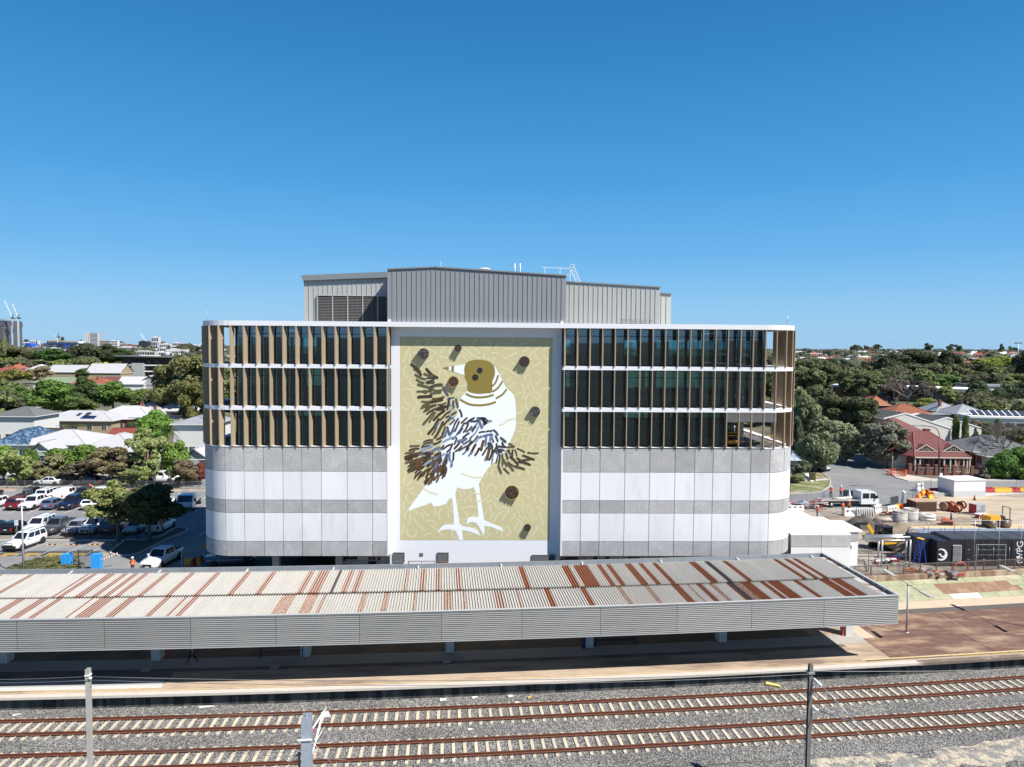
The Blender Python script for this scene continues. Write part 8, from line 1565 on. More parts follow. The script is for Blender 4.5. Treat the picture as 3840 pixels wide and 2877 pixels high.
# ---- red roofed corner house with verandah
def red_house():
    a = ground_at(*c3(1245,1205),3.0); b = ground_at(*c3(1755,1215),3.0); W = (b-a).length; rz = math.atan2(b.y-a.y,b.x-a.x)*.6
    o = empty('corner_house',((a.x+b.x)/2,(a.y+b.y)/2,0),rz,'corner house with maroon metal roof, twin gablets and a white posted verandah','house'); hw = W/2; D = 15; Rd = ROOFM['red']
    mb = MB(); mb.box(-hw+.6,hw-.4,2.6,D,0,3.0); mb.build('wall',WALLM['brick'],o); mb = MB(); mb.box(-hw-1.6,-hw+.6,4,D,0,3.0); mb.build('side_wall',M_cream,o)
    zr = depth_at(*c3(1385,985),a.y+6).z; zr = min(zr,7.6); V = [(-hw,0,3.0),(hw,0,3.0),(hw+.3,D+.3,3.0),(-hw-2.2,D+.3,3.0),(-hw-2.2,5.0,3.0),(-1.6,7.2,zr),(1.2,7.2,zr)]
    mb = MB(); mb.add(V+[(x,y,z-.14) for x,y,z in V],[(0,1,6,5),(1,2,6),(2,3,5,6),(3,4,5),(4,0,5)]+[(7+i,7+(i+1) % 5,(i+1) % 5,i) for i in range(5)]+[(7,12,13,8),(8,13,9),(9,13,12,10),(10,12,11),(11,12,7)]); rf = mb.build('roof',Rd,o)
    mb = MB()
    for i in (0,1,4): mb.bar(V[i],V[5] if i != 1 else V[6],.2,.12)
    mb.bar(V[5],V[6],.22,.14); mb.build('ridge_capping',mat('red_capping',(.28,.08,.075),.6),rf)
    for i in range(1,19):
        f_ = i/19; A0,B0 = Vector(V[0]).lerp(Vector(V[1]),f_),Vector(V[5]).lerp(Vector(V[6]),f_)
        sm = MB(); k = 1 if 4 < i < 15 else .92; sm.bar(A0+Vector((0,0,.03)),A0.lerp(Vector((A0.x,7.2,zr)) if -1.6 < A0.x < 1.2 else Vector((A0.x,max(.2,7.2*(hw-abs(A0.x))/(hw-1.4)),3+(zr-3)*(hw-abs(A0.x))/(hw-1.4))),.98)+Vector((0,0,.03)),.05,.04); sm.build('roof_seam',Rd,rf)
    for gx in (-hw*.48,hw*.5):
        y0 = 1.9; z0 = 3+(zr-3)*y0/7.2; mb = MB(); mb.prism([(gx-1.9,y0-.6,z0-.25),(gx+1.9,y0-.6,z0-.25),(gx,y0-.6,z0+.95)],(0,2.6,0)); g_ = mb.build('gablet',Rd,rf); mb = MB(); mb.prism([(gx-1.45,y0-.63,z0-.18),(gx+1.45,y0-.63,z0-.18),(gx,y0-.63,z0+.72)],(0,.03,0)); mb.build('gable_infill',M_black,rf); mb = MB(); mb.bar((gx-1.95,y0-.66,z0-.25),(gx,y0-.66,z0+.97),.06,.14).bar((gx+1.95,y0-.66,z0-.25),(gx,y0-.66,z0+.97),.06,.14).bar((gx-1.6,y0-.66,z0-.2),(gx+1.6,y0-.66,z0-.2),.06,.1); [mb.bar((gx+q,y0-.66,z0-.2),(gx+q*.6,y0-.66,z0+.5-abs(q)*.25),.05) for q in (-.8,-.4,0,.4,.8)]; mb.build('bargeboard',M_ct,rf)
    mb = MB(); mb.bar((-hw,-.04,2.88),(hw,-.04,2.88),.12,.2); mb.build('verandah_beam',M_ct,o)
    for x in (-hw+.15,-hw+1.0,-hw*.12,-hw*.12+.9,hw*.28,hw*.28+.9,hw-1.2,hw-.6,hw-.15): mb = MB(); mb.box(x-.1,x+.1,.1,.3,0,2.85); mb.build('verandah_post',M_ct,o)
    for x in (-hw*.62,-hw*.3,hw*.05,hw*.45,hw*.7): mb = MB(); mb.box(x-.55,x+.55,2.54,2.6,.8,2.4); f_ = mb.build('window',M_ct,o); mb = MB(); mb.box(x-.45,x+.45,2.5,2.54,.9,2.3); mb.build('pane',M_win,f_)
    mb = MB(); [mb.box(-hw+.2+i*.22,-hw+.24+i*.22,.12,.2,.1,1.0) for i in range(int(W/.22)-1)]; mb.box(-hw+.2,hw-.2,.1,.22,1.0,1.08); mb.build('balustrade',M_ct,o)['kind'] = 'stuff'
    mb = MB(); mb.box(-hw,hw,0,2.6,0,.15); mb.build('verandah_floor',M_conc,o)
    # upper storey behind
    mb = MB(); mb.box(-hw+.3,hw*.5,11,18,3.0,5.9); mb.build('upper_wall',M_cream,o); x0,x1,z1 = -hw-.5,hw*.5+.7,5.9; mb = MB(); U = [(x0,10.3,z1),(x1,10.3,z1),(x1,19,z1),(x0,19,z1),(x0+3,14.6,z1+2.6),(x1-4.5,14.6,z1+2.6)]; mb.add(U+[(x,y,z-.14) for x,y,z in U],[(0,1,5,4),(1,2,5),(2,3,4,5),(3,0,4),(6,7,1,0),(7,8,2,1),(9,6,0,3),(6,10,11,7),(7,11,8),(9,10,6),(8,11,10,9)]); ur = mb.build('upper_roof',Rd,o)
    for x in (-hw+1.1,-hw+2.3): mb = MB(); mb.box(x-.45,x+.45,10.94,11,3.7,5.3); f_ = mb.build('window',M_ct,o); mb = MB(); mb.box(x-.36,x+.36,10.9,10.94,3.8,5.2); mb.build('pane',M_win,f_)
    mb = MB(); mb.box(hw*.5-.1,hw*.5+.8,10.6,11.4,3,6.6); mb.box(hw*.5-.2,hw*.5+.9,10.5,11.5,6.6,6.8); mb.build('chimney',WALLM['brick'],ur)
    return o,rz,hw
rh_o,rh_rz,rh_hw = red_house()
# brick and iron front fence: piers, dwarf walls, iron panels
fo_a = ground_at(*c4(1205,185)); fo_b = ground_at(*c4(1910,215)); Lf = (fo_b-fo_a).length; fo = empty('brick_fence',fo_a,math.atan2(fo_b.y-fo_a.y,fo_b.x-fo_a.x),'red brick pier fence with black iron panels before the corner house','fence')
pier = MB().box(-.25,.25,-.25,.25,0,1.75).box(-.3,.3,-.3,.3,1.75,1.85).mesh('brick_pier',mat('pier_brick',(.24,.10,.075),.9,ns=6,na=.25)); n_ = 9
for i in range(n_+1): link('brick_pier',pier,fo,(Lf*i/n_,0,0))
for i in range(n_): a_,b_ = Lf*i/n_+.25,Lf*(i+1)/n_-.25; mb = MB(); mb.box(a_,b_,-.12,.12,0,.55); mb.build('dwarf_wall',mat('pier_brick',(.24,.10,.075)),fo); mb = MB(); [mb.box(a_+.16*k,a_+.16*k+.05,-.02,.02,.55,1.6) for k in range(int((b_-a_)/.16)+1)]; mb.box(a_,b_,-.03,.03,1.45,1.5); mb.build('iron_panel',M_black,fo)
for k in range(3): p = ground_at(*c4((1300,1590,1420)[k],(120,130,125)[k])); tree('shrub',(p.x,p.y+1),1.1,1.0,(.05,.09,.02),('potted bush under the verandah, left','potted palm like bush before the verandah posts','small bush before the verandah centre')[k],None,0,False,'bush',.95,'bush')
# other right side houses
hp('house','grey tiled house with brown brick wall right of the corner house',X3(2075),Y3(1165),265,3.0,16,'hip',4.2,'grey','brick',tiles=True,windows=2)
hp('garage_wing','lower grey tiled wing with white wall in front of the grey tiled house',X3(2060),Y3(1205),150,2.6,5,'hip',1.4,'grey','white',windows=1,tiles=True,cat='house')
def skillion(label,l_,r_,yl,yr,ybase,d,rm):     # white rendered building with long sloping parapet
    a = ground_at(*c3(l_,ybase)); b = ground_at(*c3(r_,ybase)); W = (b-a).length; z0 = depth_at(*c3(l_,yl),a.y).z; z1 = depth_at(*c3(r_,yr),a.y).z; o = empty('rendered_house',a,math.atan2(b.y-a.y,b.x-a.x),label,'building'); pk = W*.32; zp = max(z0,z1)+1.2
    mb = MB(); mb.prism([(0,0,0),(W,0,0),(W,0,z1),(pk,0,zp),(0,0,z0)],(0,d,0)); mb.build('wall',mat('pale_render',(.60,.575,.53),.85,ns=.3,na=.04),o); mb = MB(); mb.bar((0,-.02,z0),(pk,-.02,zp),.2,.25).bar((pk,-.02,zp),(W,-.02,z1),.2,.25); mb.build('parapet_cap',M_white,o)
    mb = MB(); mb.hexa([(.2,.3,z0+.0),(pk*.96,.3,zp-.05),(pk*.96,d*.8,zp-.05),(.2,d*.8,z0),(.2,.3,z0+.12),(pk*.96,.3,zp+.1),(pk*.96,d*.8,zp+.1),(.2,d*.8,z0+.12)]); s_ = mb.build('roof',ROOFM['dark'],o)
    for i in range(8): y = .5+i*(d*.75/8); mb = MB(); mb.bar((.3,y,z0+.2),(pk*.94,y,zp+.18),.5,.08); mb.build('roof_louvre',mat('slate_louvre',(.10,.11,.11),.6),s_)
skillion('pale rendered building with sloping dark louvred roof behind the corner house, left',965,1560,870,960,1110,14,0); skillion('pale rendered building with tall blank wall behind the two cypress trees',1385,1830,905,955,1080,12,0)
hp('house','orange tiled house behind the pale rendered building',X3(1240),Y3(828),150,4.0,14,'hip',4.0,'orange','white',tiles=True); hp('house','orange tiled house partly behind the dark street trees',X3(960),Y3(858),85,3.2,12,'hip',3.0,'orange','brick',tiles=True); hp('house','small orange tiled roof in the trees left of the long brick building',X3(950),Y3(752),75,3.2,14,'hip',5,'orange','brick',tiles=True)
hp('house','zinc roofed house with red brick chimney in the middle distance',X3(1570),Y3(808),110,3.4,14,'hip',4.4,'zinc','brick',chims=((-2,2,.6),)); hp('house','grey roofed house with patchy brick gable next to the zinc roof',X3(1770),Y3(832),130,3.4,14,'hip',4.4,'zinc','brick'); hp('shed','dark green walled shed between orange and zinc roofs',X3(1500),Y3(838),75,3.0,8,'flat',.3,'zinc','greygreen',windows=1,cat='shed')
def solar_house():
    a = ground_at(*c3(1740,960)); b = ground_at(*c3(2300,985)); W = (b-a).length; z1 = depth_at(*c3(1740,862),a.y).z; o = empty('modern_house',a,math.atan2(b.y-a.y,b.x-a.x)*.5,'white flat roofed modern house with rows of tilted solar panels','house'); mb = MB(); mb.box(0,W,0,14,0,z1); mb.build('wall',WALLM['white'],o); mb = MB(); mb.box(-.5,W+.5,-.6,14.5,z1,z1+.5); r_ = mb.build('roof',M_white,o); mb = MB(); mb.box(W*.5,W,-.5,0,0,z1*.7); mb.build('front_wing',WALLM['grey'],o)
    for i in range(8): x = 1+i*W/8.4; mb = MB(); mb.hexa([(x,2,z1+.6),(x+W/9.5,2,z1+.6),(x+W/9.5,5,z1+1.7),(x,5,z1+1.7),(x,2,z1+.68),(x+W/9.5,2,z1+.68),(x+W/9.5,5,z1+1.78),(x,5,z1+1.78)]); mb.build('solar_panel',mat('solar_grey',(.05,.06,.08),.15),r_); mb = MB(); mb.bar((x,2,z1+.6),(x,5,z1+1.7),.25,.3); mb.build('panel_truss',M_white,r_)
    for x in (.58,.78): mb = MB(); mb.box(W*x,W*x+2.2,-.56,-.5,z1*.25,z1*.6); mb.build('window',M_win,o)
solar_house()
def long_block():
    a = ground_at(*c3(520,690)); b = ground_at(*c3(1705,745)); W = (b-a).length; z1 = depth_at(*c3(1700,612),b.y).z; o = empty('brick_school_block',a,math.atan2(b.y-a.y,b.x-a.x),'long low brick building with white flat roof and patterned screen panels','building'); mb = MB(); mb.box(0,W,0,18,0,z1-.8); mb.build('wall',WALLM['brick'],o); mb = MB(); mb.box(-.5,W+.5,-1,18,z1-.8,z1); mb.build('roof',M_white,o)
    for i in range(18):
        if i in (0,1,16,17): continue
        x = W*i/18; mb = MB(); mb.box(x+.2,x+W/18-.2,-.15,0,.5,z1-1); mb.build('screen_panel',mat('patterned_screen',(.22,.22,.21),.8,ns=1.5,na=.5),o)
    mb = MB(); mb.box(-.3,.3,-1,0,0,z1); mb.box(W-.3,W+.3,-1,0,0,z1); mb.build('end_pier',M_white,o)
long_block()
hp('building','long white flat roofed sheds right of the brick building',X3(2060),Y3(590),175,5,30,'flat',1.2,'zinc','white',windows=8,cat='building')
def storeys(label,px,ptop,pbase,wpx,n,m,cols=8,d=14,name='apartment_block',wm=None):
    p = ground_at(px,pbase); dd = (p-Vector(CAM)).dot(Vector(_f)); W = wpx/PF*dd; h = depth_at(px,ptop,p.y).z; o = empty(name,p,0,label,'building'); mb = MB(); mb.box(-W/2,W/2,0,d*max(1,W/30),0,h); mb.build('wall',m,o); fh = h/n; me = MB().box(0,W/cols*.62,-.12,0,0,fh*.55).mesh('window',wm or M_win)
    for r_ in range(n):
        for c in range(cols): link('window',me,o,(-W/2+W/cols*(c+.19),0,fh*(r_+.25)))
    mb = MB(); mb.box(-W/2-W*.01,W/2+W*.01,-.3,d,h,h+fh*.15); mb.build('roof',m,o); return o,W,h
storeys('white four storey block with dark balconies between dark gum trees on the right',X3(1415),Y3(318),Y3(425),52,4,M_white,4)
storeys('brown brick block on the right horizon',X3(868),Y3(242),Y3(290),38,3,WALLM['brick'],4)
for (x,y,w_,rm,wmt,lb) in ((730,408,75,'zinc','grey','grey roofed hall in the right distance'),(600,385,40,'white','white','small white roofed house left of the grey hall'),(675,450,32,'white','white','tiny white gable below the grey hall'),(1712,405,52,'orange','cream','orange roofed house left of the lime trees'),(632,315,30,'orange','cream','small orange roof near the right horizon, left'),(1028,285,45,'orange','cream','orange roof under the right floodlight mast'),(710,305,60,'white','white','white terrace below the dark ridge trees'),(250,300,45,'white','white','white roofs at the right horizon beside the building'),(1790,310,50,'orange','white','orange roof beyond the lime trees'),(1870,320,60,'zinc','white','grey roof beyond the lime trees'),(1700,350,40,'white','white','white gabled house behind the orange roof'),(1810,362,45,'white','white','white block roof beside the lime trees'),(300,335,35,'orange','cream','low orange roof near the building at right'),(370,350,30,'white','white','white shed roof near the building at right'),(590,400,24,'orange','brick','little orange roof beside the hall'),(850,350,38,'white','white','white roof among the dark gums'),(1960,300,50,'white','white','pale roofs on the far right horizon'),(1190,515,60,'redtile','brick','brick gable behind the bare tree')):
    hp('house',lb,c3(x,0)[0],c3(0,y)[1],w_,4,16,'hip',5,rm,wmt,windows=3,group='distant houses on the right')
for x,yt,yb_,lb in ((1035,200,300,'floodlight mast on the right horizon above the orange roof'),(2150,207,480,'tall floodlight mast at the far right')):
    p = ground_at(*c3(x,max(yb_,290))); h = depth_at(*c3(x,yt),p.y).z; k = h/20; o = empty('floodlight_mast',p,0,lb,'mast','floodlight masts'); mb = MB(); mb.tube([(0,0,0),(0,0,h)],.25*k*.8,6); mb.build('pole',M_galv,o); mb = MB(); mb.box(-2.2*k,2.2*k,-.2,.2,h-.3*k,h); [mb.box(q*k-.3*k,q*k+.3*k,-.3,.3,h,h+.7*k) for q in (-2,-.7,.7,2)]; mb.build('lamp_bar',M_mastd,o)
# ---------------- trees on the right
OLV = (.085,.10,.05); GD = (.032,.040,.018); GM = (.045,.055,.022)
def t3(k,x0,x1,yt,yb_,col,lb,grp=None,bk=1,cf=.9,trunk=True): px,w_ = c3((x0+x1)/2,0)[0],(x1-x0)/2.353; return tp(k,px,c3(0,yt)[1],c3(0,yb_)[1],w_,col,lb,grp,bk,trunk,cf=cf)
G1 = 'olive leaved street trees right of the building'
t3('dense',210,530,985,1330,OLV,'grey green bushy tree nearest the crossing, over the silver sedan',G1,1,.95); t3('dense',440,740,890,1255,(.10,.115,.06),'grey green leafy tree leaning over the side street',G1,1,.95); t3('dense',150,420,700,1120,(.075,.09,.04),'tall olive tree close beside the bronze fins',G1,1,.95); t3('dense',300,520,880,1220,(.08,.095,.045),'middle olive tree filling the gap in the group',G1,1,.95); t3('dense',140,260,860,1250,(.05,.06,.03),'darker olive tree hard against the building edge',G1,1,.95)
t3('dense',260,560,590,930,GD,'large dark tree behind the olive trees',None,0); t3('gum',440,760,650,1040,(.035,.045,.02),'big dark gum over the far side street, left',None,1,.8); t3('gum',620,920,660,1080,(.04,.05,.022),'big dark gum over the far side street, right',None,1,.8); t3('gum',560,800,760,1060,(.05,.055,.02),'brown green gum hanging over the side street',None,1,.7)
t3('gum',800,1170,890,1300,(.095,.10,.065),'grey gum with pale trunk on the verge beside the corner house',None,1,.82)
G2 = 'big dark gums in the right middle distance'
for i,(k,x0,x1,yt,yb_,col,lb) in enumerate((('gum',160,430,355,660,(.048,.055,.022),'broad dark gum next to the building'),('gum',380,590,400,640,(.05,.058,.022),'dark gum right of the broad one'),('gum',590,940,440,690,(.055,.07,.026),'wide rounded gum before the brick building'),('dense',880,1110,300,560,(.03,.036,.018),'dark rounded gum crown, left of the central clump'),('gum',860,1060,420,580,(.045,.05,.025),'grey barked gum at the base of the central clump'),('gum',1050,1420,375,580,(.045,.052,.026),'wide low gum in the central clump'),('dense',1090,1400,258,500,(.03,.036,.018),'tall dark gum crowning the central clump'),('dense',1425,1660,272,500,(.026,.034,.015),'tall very dark tree right of the white block'),('dense',1340,1500,410,590,(.032,.040,.018),'dark tree below the white block'),
    ('dense',1380,1640,480,610,(.055,.10,.025),'bright green low tree in front of the dark ones'),('gum',1640,1870,465,660,(.06,.062,.03),'olive gum left of the white sheds'),('dense',1690,1900,560,830,(.028,.042,.02),'dark green garden tree left of the palm'),('dense',1850,2060,600,820,(.03,.045,.02),'dark green garden tree beside the palm'),('dense',1770,1990,330,500,(.10,.125,.02),'bright lime tree, left half'),('dense',1930,2150,318,500,(.095,.12,.02),'bright lime tree, right half'),('dense',1900,2140,430,560,(.03,.04,.02),'dark tree below the lime trees'),('dense',2130,2330,262,620,(.018,.025,.012),'very dark tree at the right edge'),('dense',2150,2400,560,800,(.04,.055,.025),'mid green tree at the right edge over the sheds'),('gum',760,900,360,460,(.045,.05,.022),'small dark gum beside the grey hall'),('gum',540,640,400,480,(.05,.055,.025),'small gum left of the grey hall'))):
    t3(k,x0,x1,yt,yb_,col,lb,G2,1,.95)
t3('light',1450,1650,590,750,(.10,.12,.04),'yellow green thin tree before the brick building'); t3('light',940,1180,520,760,(.07,.06,.05),'hazy grey brown tree before the left half of the brick building'); t3('light',1230,1420,540,760,(.065,.06,.045),'hazy grey brown tree right of the leafless tree'); t3('gum',620,900,470,720,(.05,.06,.025),'olive gum hiding the left end of the brick building'); t3('dense',1250,1460,700,830,(.09,.11,.025),'yellow green bush row left of the zinc roofs'); t3('dense',900,1060,745,800,(.07,.075,.025),'olive hedge by the orange roofs')
bare_tree(X3(1180),Y3(490),Y3(790),300,'large leafless grey tree in the middle of the right side'); bare_tree(X3(2020),Y3(930),Y3(1290),105,'leafless branching tree before the grey tiled house')
for x0,x1,yt,yb_,lb in ((1572,1634,828,1110,'left narrow cypress against the blank pale wall'),(1660,1720,838,1120,'right narrow cypress against the blank pale wall'),(1948,1992,868,1040,'small narrow cypress before the modern house')): t3('column',x0,x1,yt,yb_,(.055,.075,.02),lb,'narrow cypress trees',0,.98)
t3('cone',1745,1815,945,1100,(.07,.08,.04),'small thin conifer beside the blank pale wall',None,0,.95)
G3 = 'garden shrubs by the right side houses'
for k,x0,x1,yt,yb_,col,lb in (('dense',1900,2130,1150,1400,(.05,.10,.018),'bright green garden tree at the right, left half'),('dense',2060,2300,1125,1405,(.045,.09,.016),'bright green garden tree at the right edge'),('dense',1830,1950,900,1040,(.07,.09,.025),'green shrub behind the grey tiled roof'),('shrub',1720,1850,880,1000,(.10,.075,.05),'brownish shrub beside the blank wall'),('dense',2060,2290,940,1160,(.08,.085,.03),'yellow olive tree behind the grey roof at the right'),('shrub',1830,1920,1345,1400,(.11,.12,.08),'silver grey round bush at the end of the brick fence'),('shrub',1900,1950,1340,1398,(.12,.14,.03),'yellow green bush next to the silver bush'),('dense',2090,2210,1330,1400,(.05,.09,.02),'low bush in front of the bright green tree'),
    ('light',180,320,1240,1420,(.075,.085,.045),'wispy grey green young tree on the left verge'),('shrub',150,270,1355,1440,(.09,.10,.04),'rounded olive bush at the bottom of the left verge'),('shrub',150,230,1270,1380,(.05,.05,.03),'dark bush beside the building on the verge'),('dense',190,240,1120,1180,(.09,.13,.03),'small lime bush beside the blue roofed porch'),('gum',600,700,950,1040,(.06,.07,.03),'bush beside the far street wall')):
    t3(k,x0,x1,yt,yb_,col,lb,G3,0,.96)
hp('house','blue roofed porch beside the building edge',X3(190),Y3(1235),42,3.0,6,'hip',2.4,'blue','grey',windows=1)
palm(X3(2095),Y3(615),Y3(830),70,'dark palm before the white sheds at the right',(.03,.04,.018))
p = ground_at(*c4(2170,218)); o = empty('wheelie_bin',(p.x,p.y,0),0,'dark green wheelie bin by the bright green garden tree','bin'); mb = MB(); mb.hexa([(-.25,-.28,0),(.25,-.28,0),(.25,.28,0),(-.25,.28,0),(-.33,-.36,1.0),(.33,-.36,1.0),(.33,.36,1.0),(-.33,.36,1.0)]); mb.build('bin_body',mat('bin_green',(.015,.05,.03)),o); mb = MB(); mb.box(-.35,.35,-.38,.36,1.0,1.08); mb.build('bin_lid',mat('bin_green2',(.02,.07,.04)),o)
# ================================================================ far city and horizon
def far_box(name,px0,px1,ptop,y,m,label,group,d=9,rows=0,cols=0,zb=0,roof=None,cat='building'):
    a,b = depth_at(px0,1290,y),depth_at(px1,1290,y); h = depth_at((px0+px1)/2,ptop,y).z; W = b.x-a.x; o = empty(name,((a.x+b.x)/2,y,0),0,label,cat,group); mb = MB(); mb.box(-W/2,W/2,0,d,zb-2,h); mb.build('wall',m,o)
    if rows:
        z0 = max(0,0); fh = (h-z0)/rows; me = MB().box(0,W/cols*.6,-.3,0,0,fh*.5).mesh('window',M_win)
        for r_ in range(rows):
            for c in range(cols): link('window',me,o,(-W/2+W/cols*(c+.2),0,z0+fh*(r_+.3)))
    mb = MB(); mb.box(-W*.3,W*.1,2,d*.6,h,h+1.2); mb.build('roof_plant',m,o); return o,W,h
M_fw = mat('far_white',(.60,.61,.62),.8); M_fg = mat('far_grey',(.33,.35,.38),.8); M_fb = mat('far_beige',(.42,.38,.33),.8); M_blue = mat('far_blue_tarp',(.015,.08,.45),.6); M_fdk = mat('far_dark_slate',(.035,.04,.055),.6)
# tower under construction
Yt = 1100; o,W,h = far_box('tower_block',-90,30,1202,Yt,mat('tower_glass',(.06,.13,.18),.3),'tall glass and concrete tower under construction at the left edge',None,35)
zf = lambda py: depth_at(20,py,Yt).z
for i in range(18): z = zf(1300)+i*(zf(1225)-zf(1300))/18; mb = MB(); mb.box(-W/2-.5,W/2+.8,-.8,35.5,z,z+.45); mb.build('floor_slab',M_fg,o)
mb = MB(); mb.box(-W/2-1,W/2+.6,-1.2,36,zf(1226),zf(1206)); mb.build('screen_wall',mat('tower_screen',(.10,.10,.13),.8),o); mb = MB(); [mb.box(W/2-6,W/2-3,-1.1,0,zf(1280)+k*3.5,zf(1280)+k*3.5+1.2) for k in range(7)]; mb.build('amber_panels',mat('amber_panel',(.55,.33,.05),.6),o)['kind'] = 'stuff'; mb = MB(); mb.box(-W*.1,W*.35,4,20,h,h+3); [mb.box(x,x+.4,4,4.4,h,h+7) for x in (0,3,6)]; mb.build('roof_plant',M_fg,o)
def crane(px,pb,ptop,tipx,tipy,y,label):
    a = depth_at(px,pb,y); t = depth_at(px,ptop,y); tip = depth_at(tipx,tipy,y)-Vector((a.x,y,0)); o = empty('tower_crane',(a.x,y,0),0,label,'crane','cranes on the left skyline'); h = t.z; k = (y/1100)
    mb = MB(); [mb.bar((sx*.7,sy*.7,0),(sx*.7,sy*.7,h),.35*k) for sx in (-1,1) for sy in (-1,1)]; n = 14; [mb.bar((-.7,-.7,h*i/n),(.7,-.7,h*(i+1)/n),.25*k) for i in range(n)]; mb.build('mast',M_whitepl,o)
    mb = MB(); mb.bar((0,0,h),tip,.8*k).bar((0,0,h+3),tip,.3*k); mb.build('jib',M_whitepl,o); mb = MB(); mb.box(-1.5*k,2.2*k,-1,1,h-2*k,h); mb.bar((0,0,h),(2.4*k,0,h+5*k),.7*k); mb.box(1.8*k,4.2*k,-1,1,h-2.5*k,h-.8*k); mb.build('counterweight',M_fdk,o)
crane(45,1200,1190,16,1128,1090,'left luffing crane above the tower under construction'); crane(70,1290,1190,46,1141,1080,'right luffing crane beside the tower under construction'); crane(553,1310,1288,527,1251,1300,'small white crane near the hilltop white block'); crane(216,1275,1261,200,1260,1900,'distant small crane on the hazy hill')
# white tower and neighbours
o,W,h = far_box('white_tower',319,371,1250,1400,mat('far_tower_grey',(.40,.38,.37),.8),'white and brown high rise tower standing above the left skyline',None,12)
for i in range(14): z = 4+i*(h-5)/14; mb = MB(); mb.box(-W*.18,W*.42,-1.2,0,z,z+1.2); mb.build('balcony',M_fw,o); mb = MB(); mb.box(-W*.16,W*.38,-.4,0,z+1.2,z+2.9); mb.build('window',M_win,o)
for x in (-.5,-.36,-.22,.43): mb = MB(); mb.box(W*x,W*(x+.08),-1.3,0,0,h+.5); mb.build('fin_wall',M_fw,o)
LS = 'white blocks on the left skyline'
specs = [(374,409,1278,1390,M_fb,'beige slab block right of the white tower',6,7),(409,440,1278,1380,M_fw,'white slab block right of the beige slab',6,6),(76,120,1285,1500,M_fw,'white block behind the first crane',3,6),(110,142,1278,1650,M_fw,'upper white block right of the crane',3,4),(145,200,1290,1350,M_fw,'white house row left of the blue stand',2,8),(230,290,1298,1200,M_fw,'white roofed halls under the blue stand',2,8),(175,255,1277,1900,M_fb,'beige terraces on the far hill, left',3,9),(235,300,1280,1800,M_fb,'beige terraces on the far hill, right',3,8),(440,520,1301,1150,M_fw,'long low white building left of the blue crane building',2,12),(520,556,1280,1250,M_fdk,'dark blue grey block with scaffolding under the small crane',5,5),(557,590,1284,1260,M_fg,'grey block right of the dark scaffolded block',4,5),(569,595,1264,1500,M_fw,'white hilltop block with black window marks',3,4),(560,620,1278,1600,M_fb,'low beige hilltop terrace',2,8),(600,640,1290,1300,M_fw,'white block on the slope',2,6),(646,682,1286,1250,M_fw,'white apartment block on the slope',4,7),(715,745,1294,1350,M_fw,'white block near the main building',3,6),(590,665,1304,1000,M_fw,'arched white row houses on the slope',2,9),(495,580,1318,760,mat('far_cream',(.48,.47,.42),.8),'cream block with square windows above the modern apartment building',3,9),(582,622,1320,780,M_fw,'white block beside the cream block',2,6),(440,470,1288,1500,M_fb,'low brown roofs beyond the slab blocks',2,5),(470,500,1292,1500,mat('far_brick',(.3,.12,.09),.8),'small red block on the skyline',2,3),(120,160,1300,1100,M_fg,'grey shed roofs left of the stand',1,4),(185,215,1305,1050,M_fw,'white gabled hall at the stand foot',1,3),(745,764,1290,1500,M_fw,'white block touching the main building on the skyline',2,3),(244,272,1310,900,mat('far_pink',(.45,.3,.28),.8),'small pinkish block under the blue tarp',2,3),(620,700,1310,900,M_fw,'low white roofs before the conifer',1,10)]
for px0,px1,pt,y,m,lb,rw,cl in specs: far_box('city_block',px0,px1,pt,y,m,lb,LS,9,rw,cl)
# stand with dark roof and blue tarps
a = depth_at(158,1290,1150); b = depth_at(268,1290,1150); o = empty('stadium_stand',((a.x+b.x)/2,1150,0),0,'dark roofed grandstand with bright blue end on the left skyline','stand'); W = b.x-a.x; z = lambda py: depth_at(200,py,1150).z
mb = MB(); mb.box(-W/2,W/2,0,30,0,z(1296)); mb.build('terrace',M_fw,o); mb = MB(); mb.hexa([(-W/2,-3,z(1293)),(W/2,-3,z(1297)),(W/2,30,z(1290)),(-W/2,30,z(1286)),(-W/2,-3,z(1290)),(W/2,-3,z(1294)),(W/2,30,z(1287)),(-W/2,30,z(1284))]); mb.build('roof',mat('navy_roof',(.01,.015,.06),.6),o); mb = MB(); mb.box(W*.3,W*.5,-5,-3.5,z(1309),z(1294)); mb.build('blue_tarp',M_blue,o)
a = depth_at(104,1290,1200); o = empty('tarped_roof',(a.x,1200,0),0,'bright blue tarped gable roof on the left skyline','roof'); mb = MB(); q = 1200/2660; mb.prism([(-14*q,0,z(1300)),(14*q,0,z(1300)),(6*q,0,z(1290)),(-8*q,0,z(1287))],(0,20,0)); mb.box(-14*q,14*q,1,20,0,z(1300)); mb.build('tarp_gable',M_blue,o)
a = depth_at(294,1290,1300); o = empty('pyramid_roof',(a.x,1300,0),0,'white pointed tent roof left of the white tower','roof'); zz = lambda py: depth_at(294,py,1300).z; q = 1300/2660; mb = MB(); mb.prism([(-18*q,0,0),(16*q,0,0),(14*q,0,zz(1296)),(2*q,0,zz(1280)),(-14*q,0,zz(1298))],(0,15,0)); mb.build('tent_roof',M_white,o)
